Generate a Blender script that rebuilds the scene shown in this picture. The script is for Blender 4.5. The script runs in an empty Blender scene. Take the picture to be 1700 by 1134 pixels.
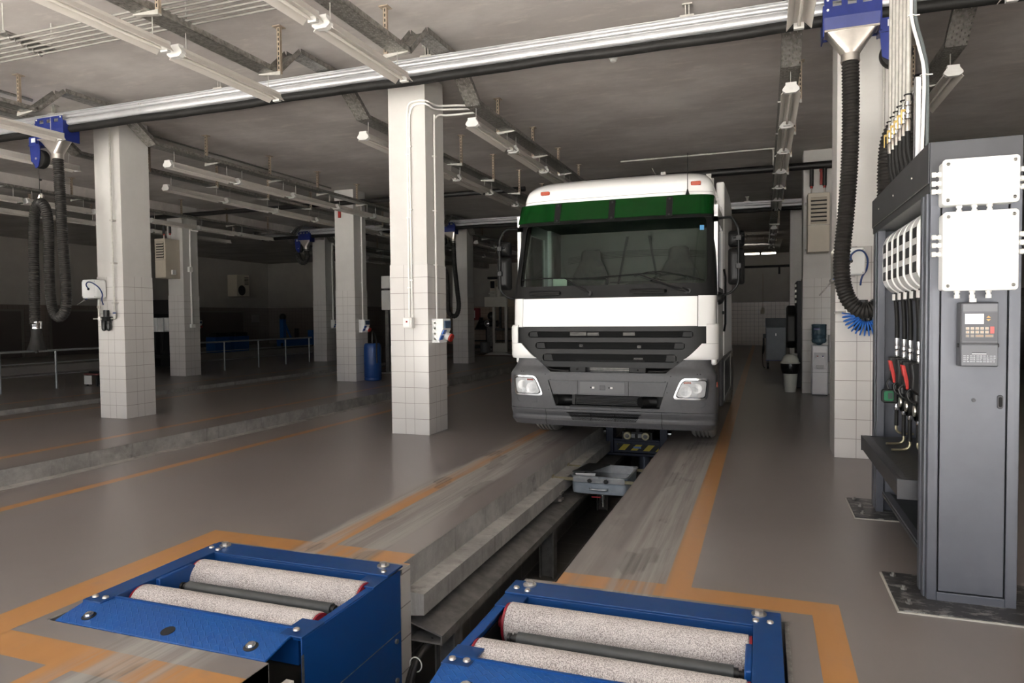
import bpy, bmesh, math, random
from mathutils import Vector, Matrix

random.seed(7)
SC = bpy.context.scene
COL = SC.collection
PI = math.pi

# ---------------------------------------------------------------- camera
CAM_F, CAM_YAW, CAM_PITCH, CAM_ROLL, CAM_H = 1147.8, 0.34855, 0.03405, -0.00985, 1.5
_cy, _sy = math.cos(CAM_YAW), math.sin(CAM_YAW)
_F = Vector((-_sy*math.cos(CAM_PITCH), _cy*math.cos(CAM_PITCH), -math.sin(CAM_PITCH)))
_r = Vector((_cy, _sy, 0)); _u = _r.cross(_F)
_c, _s = math.cos(CAM_ROLL), math.sin(CAM_ROLL)
_R = _c*_r + _s*_u
_U = -_s*_r + _c*_u
cam_data = bpy.data.cameras.new('camera'); cam = bpy.data.objects.new('camera', cam_data); COL.objects.link(cam)
cam_data.sensor_fit = 'HORIZONTAL'; cam_data.sensor_width = 36.0; cam_data.lens = 36.0*CAM_F/1700.0
cam_data.clip_start = 0.05; cam_data.clip_end = 300
cam.matrix_world = Matrix(((_R.x, _U.x, -_F.x, 0), (_R.y, _U.y, -_F.y, 0), (_R.z, _U.z, -_F.z, CAM_H), (0, 0, 0, 1)))
SC.camera = cam

def px(p):
    d = Vector(p) - Vector((0, 0, CAM_H)); z = d.dot(_F)
    if z < 0.1: return (-9999, -9999)
    return (850 + CAM_F*d.dot(_R)/z, 567 - CAM_F*d.dot(_U)/z)

def inview(p, m=60):
    x, y = px(p); return -m < x < 1700+m and -m < y < 1134+m

# ---------------------------------------------------------------- world, light, exposure
SC.view_settings.view_transform = 'Standard'
SC.view_settings.look = 'None'
SC.view_settings.gamma = 1.0
SC.view_settings.exposure = EXPOSURE = -0.30
try: SC.view_settings.use_curve_mapping = False
except Exception: pass
SC.cycles.use_denoising = True
SC.cycles.max_bounces = 10
SC.cycles.diffuse_bounces = 5
SC.cycles.glossy_bounces = 4
SC.cycles.transmission_bounces = 8
SC.cycles.transparent_max_bounces = 16
SC.cycles.sample_clamp_indirect = 25.0
SC.cycles.caustics_reflective = False
SC.cycles.caustics_refractive = False

W = bpy.data.worlds.new('sky'); SC.world = W; W.use_nodes = True
_bg = W.node_tree.nodes['Background']
_bg.inputs['Color'].default_value = (0.93, 0.965, 1.0, 1)
_bg.inputs['Strength'].default_value = 3.4      # hazy bright daylight beyond the open doors

CEIL = 4.62
FRONT_Y = -0.9
OPENINGS = [(-13.6, -10.4), (-9.0, -4.6), (-3.8, 2.0), (3.0, 4.9)]   # the open workshop gates behind the photographer, one per bay
OPEN_H = 4.45
for i, (xa, xb) in enumerate(OPENINGS):
    ld = bpy.data.lights.new('door_daylight', 'AREA'); lo = bpy.data.objects.new('door_daylight', ld); COL.objects.link(lo)
    ld.shape = 'RECTANGLE'; ld.size = xb-xa; ld.size_y = OPEN_H; ld.energy = 1
    ld.cycles.is_portal = True
    lo.location = ((xa+xb)/2, FRONT_Y-0.02, OPEN_H/2); lo.rotation_euler = (PI/2, 0, 0)

sd = bpy.data.lights.new('sun', 'SUN'); so = bpy.data.objects.new('sun', sd); COL.objects.link(so)
sd.energy = 95.0; sd.angle = 0.02; sd.color = (1.0, 0.99, 0.985)
so.rotation_euler = Vector((0.2, -0.22, -1.0)).to_track_quat('-Z', 'Y').to_euler()   # high sun behind the building: it lights the forecourt only
so.location = (0, 10, 20)

# ---------------------------------------------------------------- materials
def lin(c):
    return tuple(((v/255.0)/12.92 if v/255.0 <= 0.04045 else ((v/255.0+0.055)/1.055)**2.4) for v in c[:3]) + (1.0,)

class NT:
    """small helper for building node trees"""
    def __init__(s, name):
        s.m = bpy.data.materials.new(name); s.m.use_nodes = True
        s.t = s.m.node_tree; s.n = s.t.nodes; s.l = s.t.links
        s.out = s.n['Material Output']; s.b = s.n['Principled BSDF']
        s._tc = None
    def set(s, sock, v):
        if hasattr(v, 'is_linked') or isinstance(v, bpy.types.NodeSocket): s.l.new(v, sock)
        else: sock.default_value = v
    def tc(s, which='Object'):
        if s._tc is None: s._tc = s.n.new('ShaderNodeTexCoord')
        return s._tc.outputs[which]
    def xyz(s, which='Object'):
        x = s.n.new('ShaderNodeSeparateXYZ'); s.l.new(s.tc(which), x.inputs[0]); return x.outputs
    def op(s, o, a, b=0.0, c=0.0, clamp=False):
        k = s.n.new('ShaderNodeMath'); k.operation = o; k.use_clamp = clamp
        s.set(k.inputs[0], a); s.set(k.inputs[1], b)
        if len(k.inputs) > 2: s.set(k.inputs[2], c)
        return k.outputs[0]
    def mix(s, f, a, b):
        k = s.n.new('ShaderNodeMix'); k.data_type = 'RGBA'
        s.set(k.inputs[0], f); s.set(k.inputs[6], a); s.set(k.inputs[7], b); return k.outputs[2]
    def noise(s, scale=5.0, detail=4.0, rough=0.55, stretch=None, which='Object', off=None):
        k = s.n.new('ShaderNodeTexNoise')
        if stretch or off:
            mp = s.n.new('ShaderNodeMapping'); s.l.new(s.tc(which), mp.inputs[0])
            if stretch: mp.inputs['Scale'].default_value = stretch
            if off: mp.inputs['Location'].default_value = off
            s.l.new(mp.outputs[0], k.inputs['Vector'])
        else: s.l.new(s.tc(which), k.inputs['Vector'])
        k.inputs['Scale'].default_value = scale; k.inputs['Detail'].default_value = detail; k.inputs['Roughness'].default_value = rough
        return k.outputs['Fac']
    def ramp(s, f, a, b):
        """smooth step of f between a and b -> 0..1"""
        k = s.n.new('ShaderNodeMapRange'); k.interpolation_type = 'SMOOTHSTEP'
        s.set(k.inputs[0], f); k.inputs[1].default_value = a; k.inputs[2].default_value = b
        k.inputs[3].default_value = 0; k.inputs[4].default_value = 1
        return k.outputs[0]
    def bump(s, h, strength=0.3, dist=0.01):
        k = s.n.new('ShaderNodeBump'); k.inputs['Strength'].default_value = strength; k.inputs['Distance'].default_value = dist
        s.l.new(h, k.inputs['Height']); s.l.new(k.outputs[0], s.b.inputs['Normal'])
    def rect(s, X, Y, x0, x1, y0, y1):
        a = s.op('LESS_THAN', s.op('ABSOLUTE', s.op('SUBTRACT', X, (x0+x1)/2)), (x1-x0)/2)
        b = s.op('LESS_THAN', s.op('ABSOLUTE', s.op('SUBTRACT', Y, (y0+y1)/2)), (y1-y0)/2)
        return s.op('MULTIPLY', a, b)

def mat(name, rgb, rough=0.5, metal=0.0, var=0.0, vscale=6.0, spec=0.5, emit=0.0, stretch=None, bump=0.0, bscale=200, coat=0.0):
    t = NT(name); c = lin(rgb)
    if var > 0:
        f = t.ramp(t.noise(vscale, 5, 0.6, stretch), 0.3, 0.7)
        d = tuple(v*(1-var) for v in c[:3]) + (1,); e = tuple(min(1, v*(1+var)) for v in c[:3]) + (1,)
        t.l.new(t.mix(f, d, e), t.b.inputs['Base Color'])
    else: t.b.inputs['Base Color'].default_value = c
    t.b.inputs['Roughness'].default_value = rough; t.b.inputs['Metallic'].default_value = metal
    t.b.inputs['Specular IOR Level'].default_value = spec
    if coat: t.b.inputs['Coat Weight'].default_value = coat; t.b.inputs['Coat Roughness'].default_value = 0.05
    if bump: t.bump(t.noise(bscale, 2, 0.5), bump, 0.002)
    if emit:
        t.b.inputs['Emission Color'].default_value = c; t.b.inputs['Emission Strength'].default_value = emit
    return t.m

# ---------------------------------------------------------------- mesh building
LOC = {}
def vec(p): return Vector(p)

class MB:
    def __init__(s): s.v = []; s.f = []
    def add(s, vs, fs):
        o = len(s.v); s.v += [tuple(v) for v in vs]; s.f += [tuple(i+o for i in f) for f in fs]; return s
    def box(s, x0, x1, y0, y1, z0, z1):
        v = [(x, y, z) for z in (z0, z1) for y in (y0, y1) for x in (x0, x1)]
        return s.add(v, [(0, 2, 3, 1), (4, 5, 7, 6), (0, 1, 5, 4), (2, 6, 7, 3), (0, 4, 6, 2), (1, 3, 7, 5)])
    def cyl(s, p0, p1, r, n=16, r2=None, caps=True):
        return s.tube([p0, p1], r, n, radii=[r, r if r2 is None else r2], caps=caps)
    def tube(s, path, r, n=10, radii=None, caps=True, closed=False):
        P = [Vector(p) for p in path]; k = len(P)
        T = []
        for i in range(k):
            a = P[i-1] if i > 0 else (P[-1] if closed else P[i]); b = P[(i+1) % k] if (i < k-1 or closed) else P[i]
            t = (b-a); T.append(t.normalized() if t.length > 1e-9 else Vector((0, 0, 1)))
        ref = Vector((0, 0, 1)) if abs(T[0].z) < 0.9 else Vector((1, 0, 0))
        nrm = T[0].cross(ref).normalized(); rings = []
        for i in range(k):
            nrm = (nrm - T[i]*nrm.dot(T[i])).normalized(); bn = T[i].cross(nrm)
            rr = radii[i] if radii else r
            rings.append([P[i] + (nrm*math.cos(2*PI*j/n) + bn*math.sin(2*PI*j/n))*rr for j in range(n)])
        vs = [v for q in rings for v in q]; fs = []
        for i in range(k-1 + (1 if closed else 0)):
            a, b = i*n, ((i+1) % k)*n
            for j in range(n): fs.append((a+j, a+(j+1) % n, b+(j+1) % n, b+j))
        if caps and not closed:
            fs.append(tuple(range(n-1, -1, -1))); fs.append(tuple((k-1)*n+j for j in range(n)))
        return s.add(vs, fs)
    def prism(s, poly, axis, a, b):
        """extrude a 2-D polygon along an axis; polygon coords are the two remaining axes in order"""
        def mk(p, t):
            if axis == 'x': return (t, p[0], p[1])
            if axis == 'y': return (p[0], t, p[1])
            return (p[0], p[1], t)
        n = len(poly); vs = [mk(p, a) for p in poly] + [mk(p, b) for p in poly]
        fs = [tuple(range(n)), tuple(range(2*n-1, n-1, -1))] + [(i, (i+1) % n, n+(i+1) % n, n+i) for i in range(n)]
        return s.add(vs, fs)
    def lathe(s, prof, c, axis='z', n=24):
        vs = []; fs = []; k = len(prof)
        for (r, h) in prof:
            for j in range(n):
                a = 2*PI*j/n; u, w = r*math.cos(a), r*math.sin(a)
                p = {'z': (u, w, h), 'y': (u, h, w), 'x': (h, u, w)}[axis]
                vs.append((c[0]+p[0], c[1]+p[1], c[2]+p[2]))
        for i in range(k-1):
            for j in range(n): fs.append((i*n+j, i*n+(j+1) % n, (i+1)*n+(j+1) % n, (i+1)*n+j))
        fs.append(tuple(range(n))); fs.append(tuple((k-1)*n+j for j in range(n)))
        return s.add(vs, fs)
    def ball(s, c, r, sx=1, sy=1, sz=1, n=14, m=9):
        return s.lathe2([(r*math.sin(PI*i/m), -r*math.cos(PI*i/m)) for i in range(m+1)], c, (sx, sy, sz), n)
    def lathe2(s, prof, c, sc, n):
        vs = []; fs = []; k = len(prof)
        for (r, h) in prof:
            r = max(r, 1e-4)
            for j in range(n):
                a = 2*PI*j/n; vs.append((c[0]+r*math.cos(a)*sc[0], c[1]+r*math.sin(a)*sc[1], c[2]+h*sc[2]))
        for i in range(k-1):
            for j in range(n): fs.append((i*n+j, i*n+(j+1) % n, (i+1)*n+(j+1) % n, (i+1)*n+j))
        return s.add(vs, fs)
    def loft(s, rows, closed=False):
        n = len(rows[0]); vs = [p for r in rows for p in r]; fs = []
        for i in range(len(rows)-1):
            for j in range(n-1 + (1 if closed else 0)):
                fs.append((i*n+j, i*n+(j+1) % n, (i+1)*n+(j+1) % n, (i+1)*n+j))
        return s.add(vs, fs)
    def slab(s, rows, d):
        """open surface rows thickened by vector d, closed all round"""
        n = len(rows[0]); k = len(rows)
        D = Vector(d); A = [Vector(p) for r in rows for p in r]; B = [p + D for p in A]; fs = []; o = n*k
        for i in range(k-1):
            for j in range(n-1):
                q = (i*n+j, i*n+j+1, (i+1)*n+j+1, (i+1)*n+j); fs.append(q); fs.append(tuple(o+t for t in reversed(q)))
        for i in range(k-1):
            for j in (0, n-1): fs.append((i*n+j, (i+1)*n+j, o+(i+1)*n+j, o+i*n+j))
        for j in range(n-1):
            for i in (0, k-1): fs.append((i*n+j, i*n+j+1, o+i*n+j+1, o+i*n+j))
        return s.add(A + B, fs)
    def build(s, name, m, parent=None, bevel=0.0, smooth=True, seg=2, angle=35):
        off = LOC.get(parent, Vector((0, 0, 0)))
        me = bpy.data.meshes.new(name); bm = bmesh.new()
        vs = [bm.verts.new(Vector(p)-off) for p in s.v]
        for f in s.f:
            if len(set(f)) < 3: continue
            try: bm.faces.new([vs[i] for i in f])
            except ValueError: pass
        bmesh.ops.remove_doubles(bm, verts=bm.verts, dist=1e-5)
        bmesh.ops.recalc_face_normals(bm, faces=bm.faces)
        bm.to_mesh(me); bm.free()
        if smooth:
            for p in me.polygons: p.use_smooth = True
            me.set_sharp_from_angle(angle=math.radians(angle))
        if m: me.materials.append(m)
        o = bpy.data.objects.new(name, me); COL.objects.link(o)
        if parent is not None:
            o.parent = parent; LOC[o] = LOC.get(parent, Vector((0, 0, 0)))
        if bevel:
            b = o.modifiers.new('bevel', 'BEVEL'); b.width = bevel; b.segments = seg; b.limit_method = 'ANGLE'; b.angle_limit = math.radians(40)
            b.harden_normals = False
        return o

def tag(o, label, cat, group=None, kind=None):
    o['label'] = label; o['category'] = cat
    if group: o['group'] = group
    if kind: o['kind'] = kind
    return o

def thing(name, label, cat, loc, group=None):
    o = bpy.data.objects.new(name, None); COL.objects.link(o); o.empty_display_size = 0.1
    o.location = loc; LOC[o] = Vector(loc)
    return tag(o, label, cat, group)

def solo(name, mb, m, label, cat, group=None, bevel=0.0, **k):
    """a thing that is one mesh; its origin goes to the middle of its underside"""
    xs = [v[0] for v in mb.v]; ys = [v[1] for v in mb.v]; zs = [v[2] for v in mb.v]
    c = Vector(((min(xs)+max(xs))/2, (min(ys)+max(ys))/2, min(zs)))
    mb.v = [tuple(Vector(v)-c) for v in mb.v]
    o = mb.build(name, m, None, bevel, **k); o.location = c; LOC[o] = c
    return tag(o, label, cat, group)

def struct(name, mb, m, **k):
    o = mb.build(name, m, None, **k); o['kind'] = 'structure'; return o

def dup(root, loc, label=None, group=None, parent=None):
    c = root.copy(); COL.objects.link(c)
    if parent is None:
        c.location = loc
        if label: c['label'] = label
        if group: c['group'] = group
    else: c.parent = parent
    for ch in list(root.children): dup(ch, None, parent=c)
    return c

def smooth_path(pts, step=0.02):
    """Catmull-Rom through pts, resampled evenly"""
    P = [Vector(p) for p in pts]; P = [P[0]*2-P[1]] + P + [P[-1]*2-P[-2]]; out = []
    for i in range(1, len(P)-2):
        p0, p1, p2, p3 = P[i-1:i+3]
        for k in range(24):
            t = k/24.0
            out.append(0.5*((2*p1) + (p2-p0)*t + (2*p0-5*p1+4*p2-p3)*t*t + (3*p1-p0-3*p2+p3)*t**3))
    out.append(P[-2]); res = [out[0]]; acc = 0.0
    for a, b in zip(out, out[1:]):
        L = (b-a).length
        while acc + L >= step:
            t = (step-acc)/L; a = a.lerp(b, t); res.append(a.copy()); L = (b-a).length; acc = 0.0
        acc += L
    res.append(out[-1]); return res

def ordinal(i):
    return ['first', 'second', 'third', 'fourth', 'fifth', 'sixth', 'seventh', 'eighth', 'ninth', 'tenth', 'eleventh', 'twelfth', 'thirteenth', 'fourteenth'][i]
# ================================================================ materials of the room
def make_floor_mat():
    t = NT('painted_floor'); X, Y, Z = t.xyz()
    n1 = t.noise(0.8, 6, 0.6); n2 = t.noise(6, 5, 0.65); n3 = t.noise(3, 4, 0.6, (3.5, 0.35, 1)); n4 = t.noise(14, 3, 0.6, (5, 0.25, 1))
    base = t.mix(t.ramp(n1, 0.3, 0.7), lin((120, 113, 110)), lin((128, 121, 118)))
    # fine pale scuffs
    sc = t.ramp(t.noise(9, 8, 0.75, (0.7, 2.2, 1)), 0.66, 0.80)
    base = t.mix(t.op('MULTIPLY', sc, 0.35), base, lin((176, 172, 168)))
    # yellow safety lines painted on the floor
    R = [(-0.51, -0.37, 3.78, 37), (-1.12, 0.37, 3.71, 3.885), (0.235, 0.37, -2, 3.80),
         (-3.69, -2.03, 3.70, 3.885), (-3.69, -3.46, 2.12, 3.8), (-3.69, -2.03, 2.10, 2.29), (-2.83, -2.67, 3.8, 37), (-2.95, -2.80, -2, 2.2),
         (-5.82, -5.70, -2, 37), (-8.03, -7.90, -2, 37), (-11.05, -10.93, -2, 37), (-13.28, -13.16, -2, 37)]
    m = None
    for r in R:
        q = t.rect(X, Y, *r); m = q if m is None else t.op('MAXIMUM', m, q)
    # the two wheel tracks either side of the pit: rubbed, streaked along the pit
    tl = t.op('MULTIPLY', t.ramp(t.op('SUBTRACT', 0.34, t.op('ABSOLUTE', t.op('SUBTRACT', X, -2.60))), 0.0, 0.10), 1.0)
    tr = t.op('MULTIPLY', t.ramp(t.op('SUBTRACT', 0.19, t.op('ABSOLUTE', t.op('SUBTRACT', X, -0.665))), 0.0, 0.06), 1.0)
    tr2 = t.ramp(t.op('SUBTRACT', 0.10, t.op('ABSOLUTE', t.op('SUBTRACT', X, -0.98))), 0.0, 0.05)
    trk = t.op('MAXIMUM', t.op('MAXIMUM', tl, tr), t.op('MULTIPLY', tr2, 0.5))
    trk = t.op('MULTIPLY', trk, t.op('SUBTRACT', 1.0, t.ramp(Y, 7.5, 11.0)))
    trk = t.op('MULTIPLY', trk, t.ramp(Y, 0.5, 2.2))
    light = t.op('MULTIPLY', trk, t.ramp(t.noise(1.0, 5, 0.65, (9, 0.35, 1), off=(3, 1, 0)), 0.36, 0.58))
    # the groove pattern of the tyres, printed as thin parallel stripes
    wv = t.op('SINE', t.op('MULTIPLY', X, 130.0)); grv = t.op('MULTIPLY', t.ramp(wv, 0.35, 0.8), t.ramp(t.noise(1.7, 4, 0.6, (3, 0.8, 1), off=(1, 5, 0)), 0.35, 0.65))
    dark = t.op('MULTIPLY', trk, t.ramp(t.noise(2.0, 3, 0.5, (1.6, 0.75, 1), off=(7, 2, 0)), 0.58, 0.63))
    wear = t.op('MULTIPLY', m, t.op('SUBTRACT', 1.0, t.op('MULTIPLY', light, 0.72)))
    wear = t.op('MULTIPLY', wear, t.op('SUBTRACT', 1.0, t.op('MULTIPLY', t.ramp(n2, 0.55, 0.8), 0.35)))
    ycol = t.mix(n3, lin((172, 120, 66)), lin((182, 132, 80)))
    c = t.mix(t.op('MULTIPLY', light, 0.52), base, lin((170, 168, 162)))
    c = t.mix(t.op('MULTIPLY', wear, 0.92), c, ycol)
    c = t.mix(t.op('MULTIPLY', t.op('MULTIPLY', light, grv), 0.30), c, lin((98, 93, 90)))
    c = t.mix(t.op('MULTIPLY', dark, t.op('MULTIPLY_ADD', grv, 0.30, 0.28)), c, lin((58, 54, 51)))
    # long dark scratches and small stains
    st = t.ramp(t.noise(2.2, 6, 0.7), 0.68, 0.8)
    c = t.mix(t.op('MULTIPLY', st, 0.12), c, lin((84, 79, 76)))
    t.l.new(c, t.b.inputs['Base Color'])
    rg = t.op('ADD', t.op('MULTIPLY_ADD', n1, 0.10, 0.26), t.op('MULTIPLY', trk, 0.25))
    t.l.new(rg, t.b.inputs['Roughness']); t.b.inputs['Specular IOR Level'].default_value = 0.45
    t.bump(t.noise(1.2, 3, 0.5), 0.04, 0.02)
    return t.m

def make_ceiling_mat():
    t = NT('plastered_ceiling')
    a = t.ramp(t.noise(0.7, 7, 0.62, (0.8, 1.3, 1)), 0.35, 0.70); b = t.ramp(t.noise(2.6, 7, 0.72, (0.6, 1.8, 1)), 0.50, 0.74)
    c = t.mix(a, lin((180, 173, 169)), lin((208, 202, 198)))
    c = t.mix(t.op('MULTIPLY', b, 0.5), c, lin((226, 218, 208)))
    t.l.new(c, t.b.inputs['Base Color']); t.b.inputs['Roughness'].default_value = 0.62; t.b.inputs['Specular IOR Level'].default_value = 0.3
    t.bump(t.noise(2.2, 7, 0.65, (0.5, 2, 1)), 0.12, 0.02)
    return t.m

def grid_lines(t, S, period, half, off=0.0):
    k = t.op('ABSOLUTE', t.op('SUBTRACT', t.op('FLOORED_MODULO', t.op('ADD', S, off+period/2), period), period/2))
    return t.op('LESS_THAN', k, half)

def make_pillar_tile():
    t = NT('pillar_tile'); X, Y, Z = t.xyz()
    g = grid_lines(t, Z, 0.2035, 0.0028)
    for S in (X, Y):
        for x0 in (-0.068, 0.062):
            g = t.op('MAXIMUM', g, t.op('LESS_THAN', t.op('ABSOLUTE', t.op('SUBTRACT', S, x0)), 0.0024))
    n = t.noise(3.0, 3, 0.5)
    c = t.mix(n, lin((202, 198, 194)), lin((212, 209, 206)))
    t.l.new(t.mix(g, c, lin((138, 132, 127))), t.b.inputs['Base Color'])
    t.l.new(t.op('MULTIPLY_ADD', g, 0.5, 0.16), t.b.inputs['Roughness'])
    t.bump(t.op('SUBTRACT', 1.0, g), 0.4, 0.004)
    return t.m

def make_tile(name, period, rgb, grout, rough=0.2):
    t = NT(name); X, Y, Z = t.xyz()
    g = t.op('MAXIMUM', t.op('MAXIMUM', grid_lines(t, Z, period, 0.004, 0.03), grid_lines(t, X, period, 0.004, 0.017)), grid_lines(t, Y, period, 0.004, 0.023))
    c = t.mix(t.noise(2.5, 4, 0.6), lin(tuple(v*0.94 for v in rgb)), lin(rgb))
    t.l.new(t.mix(g, c, lin(grout)), t.b.inputs['Base Color']); t.b.inputs['Roughness'].default_value = rough
    return t.m

M = {}
M['floor'] = make_floor_mat()
M['ceiling'] = make_ceiling_mat()
M['pillar_tile'] = make_pillar_tile()
M['paint'] = mat('pillar_paint', (198, 195, 191), 0.5, var=0.03, vscale=3)
M['wall_paint'] = mat('wall_paint', (160, 154, 148), 0.6, var=0.04, vscale=2)
M['wall_tile'] = make_tile('wall_tile', 0.2, (170, 152, 136), (80, 70, 62))
M['wall_tile_grey'] = make_tile('wall_tile_grey', 0.2, (118, 109, 102), (90, 83, 78))
M['pit_tile'] = make_tile('pit_tile', 0.2, (206, 200, 192), (150, 142, 136))
M['pit_floor'] = make_tile('pit_floor_tile', 0.3, (84, 80, 76), (120, 116, 112), 0.4)
M['outside'] = mat('outside_paving', (212, 208, 200), 0.8, var=0.1, vscale=0.8)
def make_concrete():
    t = NT('pit_concrete')
    a = t.ramp(t.noise(3, 7, 0.7), 0.35, 0.72); b = t.ramp(t.noise(9, 4, 0.6, (1, 1, 0.12)), 0.56, 0.74); k = t.ramp(t.noise(2.2, 5, 0.65, off=(4, 4, 4)), 0.62, 0.72)
    c = t.mix(a, lin((150, 147, 143)), lin((186, 183, 178)))
    c = t.mix(t.op('MULTIPLY', b, 0.45), c, lin((86, 81, 77))); c = t.mix(t.op('MULTIPLY', k, 0.5), c, lin((60, 56, 52)))
    t.l.new(c, t.b.inputs['Base Color']); t.b.inputs['Roughness'].default_value = 0.7
    t.bump(t.noise(14, 7, 0.7), 0.35, 0.01); return t.m
M['concrete'] = make_concrete()

# ================================================================ floor with its three service pits
RX0, RX1 = -27.0, 7.0
RY0, RY1 = FRONT_Y, 37.0
PIT_L, PIT_R = -2.08, -1.10
HOLES = [(PIT_L, PIT_R, 3.72, 18.5), (-2.03, -1.28, 0.6, 3.72), (-3.375, -2.03, 2.43, 3.60), (-1.28, 0.10, 2.43, 3.575),
         (-7.32, -6.40, 2.4, 33.0), (-12.28, -11.58, 2.4, 33.0)]
xs = sorted({RX0, RX1} | {h[i] for h in HOLES for i in (0, 1)} | {-24., -20, -16, -14, -10, -8.5, -5, -4, 2, 4})
ys = sorted({RY0, RY1} | {h[i] for h in HOLES for i in (2, 3)} | {6., 10, 14, 22, 26, 31})
mb = MB()
for i in range(len(xs)-1):
    for j in range(len(ys)-1):
        cx, cyy = (xs[i]+xs[i+1])/2, (ys[j]+ys[j+1])/2
        if any(h[0] < cx < h[1] and h[2] < cyy < h[3] for h in HOLES): continue
        mb.add([(xs[i], ys[j], 0), (xs[i+1], ys[j], 0), (xs[i+1], ys[j+1], 0), (xs[i], ys[j+1], 0)], [(0, 1, 2, 3)])
struct('floor', mb, M['floor'], smooth=False)
struct('floor_outside', MB().box(-40, 40, -40, RY0, -0.3, -0.02), M['outside'], smooth=False)

PD = -0.95      # pit bottom
def pit(x0, x1, y0, y1, name, near=None):
    f = MB().box(x0-0.4, x1+0.4, y0-0.1, y1+0.3, PD-0.1, PD); struct('floor_'+name, f, M['pit_floor'], smooth=False)
    w = MB()
    # far-side wall with its stepped ledge, near-side wall, end walls
    w.prism([(x0-0.35, -0.004), (x0, -0.004), (x0, -0.175), (x0+0.14, -0.18), (x0+0.14, -0.31), (x0-0.02, -0.33), (x0-0.02, -0.36), (x0-0.35, -0.36)], 'y', y0, y1)
    struct('wall_'+name+'_right', MB().box(x1, x1+0.3, y0, y1, PD, -0.004), M['concrete'], smooth=False)
    struct('wall_'+name+'_foot', MB().box(x0-0.35, x0-0.02, y0, y1, PD, -0.36), M['pit_floor'], smooth=False)
    struct('wall_'+name+'_end', MB().box(x0-0.3, x1+0.3, y1, y1+0.3, PD, -0.004), M['concrete'], smooth=False)
    struct('wall_'+name+'_left', w, M['concrete'], smooth=False)
pit(PIT_L, PIT_R, 3.72, 18.5, 'pit_main')
pit(-7.32, -6.40, 2.4, 33.0, 'pit_second')
pit(-12.28, -11.58, 2.4, 33.0, 'pit_third')
# tiled recess of the brake tester in front of the pit
w = MB()
w.box(-2.12, -2.031, 3.603, 3.72, PD, -0.004)        # tiled end of the left recess
w.box(-3.5, -2.08, 3.602, 3.72, PD, -0.004)
w.box(-3.5, -3.377, 2.3, 3.6, PD, -0.004); w.box(-3.5, -2.031, 2.2, 2.428, PD, -0.004)
w.box(-2.25, -2.031, 0.5, 2.43, PD, -0.004)
w.box(-1.279, -1.1, 3.577, 3.72, PD, -0.004); w.box(-1.1, 0.25, 3.577, 3.72, PD, -0.004); w.box(0.102, 0.25, 2.3, 3.6, PD, -0.004)
w.box(-1.279, 0.25, 2.2, 2.428, PD, -0.004); w.box(-1.279, -1.1, 0.5, 2.43, PD, -0.004); w.box(-2.2, -1.1, 0.4, 0.6, PD, -0.004)
struct('wall_pit_front', w, M['pit_tile'], smooth=False)
struct('wall_pit_step', MB().box(-1.995, -1.955, 1.2, 2.5, PD, -0.10), M['pit_tile'], smooth=False)
struct('floor_pit_front', MB().box(-3.5, 0.3, 0.4, 3.72, PD-0.1, PD), M['pit_floor'], smooth=False)
# steel edge angle round the brake tester recess
e = MB()
e.box(-3.40, -2.03, 3.595, 3.615, -0.03, 0.003); e.box(-3.395, -3.375, 2.43, 3.6, -0.03, 0.003)
e.box(-1.28, 0.115, 3.57, 3.59, -0.03, 0.003); e.box(0.1, 0.12, 2.43, 3.58, -0.03, 0.003)
M['galv'] = mat('galvanised_steel', (150, 147, 142), 0.42, 0.75, var=0.25, vscale=25)
struct('trim_1', e, M['galv'], smooth=False)

# ================================================================ walls and ceiling
struct('ceiling', MB().box(RX0, RX1, RY0, RY1, CEIL, CEIL+0.2), M['ceiling'], smooth=False)
TH = 2.17
def wall(name, x0, x1, y0, y1, tile='wall_tile_grey'):
    struct(name, MB().box(x0, x1, y0, y1, TH, CEIL), M['wall_paint'], smooth=False)
    struct(name+'_tiles', MB().box(x0-0.01, x1+0.01, y0-0.01, y1+0.01, 0, TH), M[tile], smooth=False)
wall('wall_left', -27.3, -25.8, RY0, RY1)
wall('wall_back', RX0, RX1, 37.0, 37.3, 'wall_tile')
wall('wall_back_left', -25.8, -19.6, 31.5, 37.0)
wall('wall_right', 6.5, 6.8, RY0, RY1)
f = MB(); edges = [RX0-0.3] + [v for o in OPENINGS for v in o] + [RX1+0.3]
for i in range(0, len(edges), 2): f.box(edges[i], edges[i+1], FRONT_Y-0.3, FRONT_Y, 0, CEIL)
for (xa, xb) in OPENINGS: f.box(xa, xb, FRONT_Y-0.3, FRONT_Y, OPEN_H, CEIL)
struct('wall_front', f, M['wall_paint'], smooth=False)
struct('trim_2', MB().box(-15.35, -14.8, 6.0, 37, 4.36, CEIL), M['ceiling'], smooth=False)   # ceiling beam along the left pillar row
struct('trim_3', MB().box(-25.7, -20.2, 2, 31.4, 0, 0.22), M['wall_paint'], smooth=False)   # low platform beyond the left railing

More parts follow.
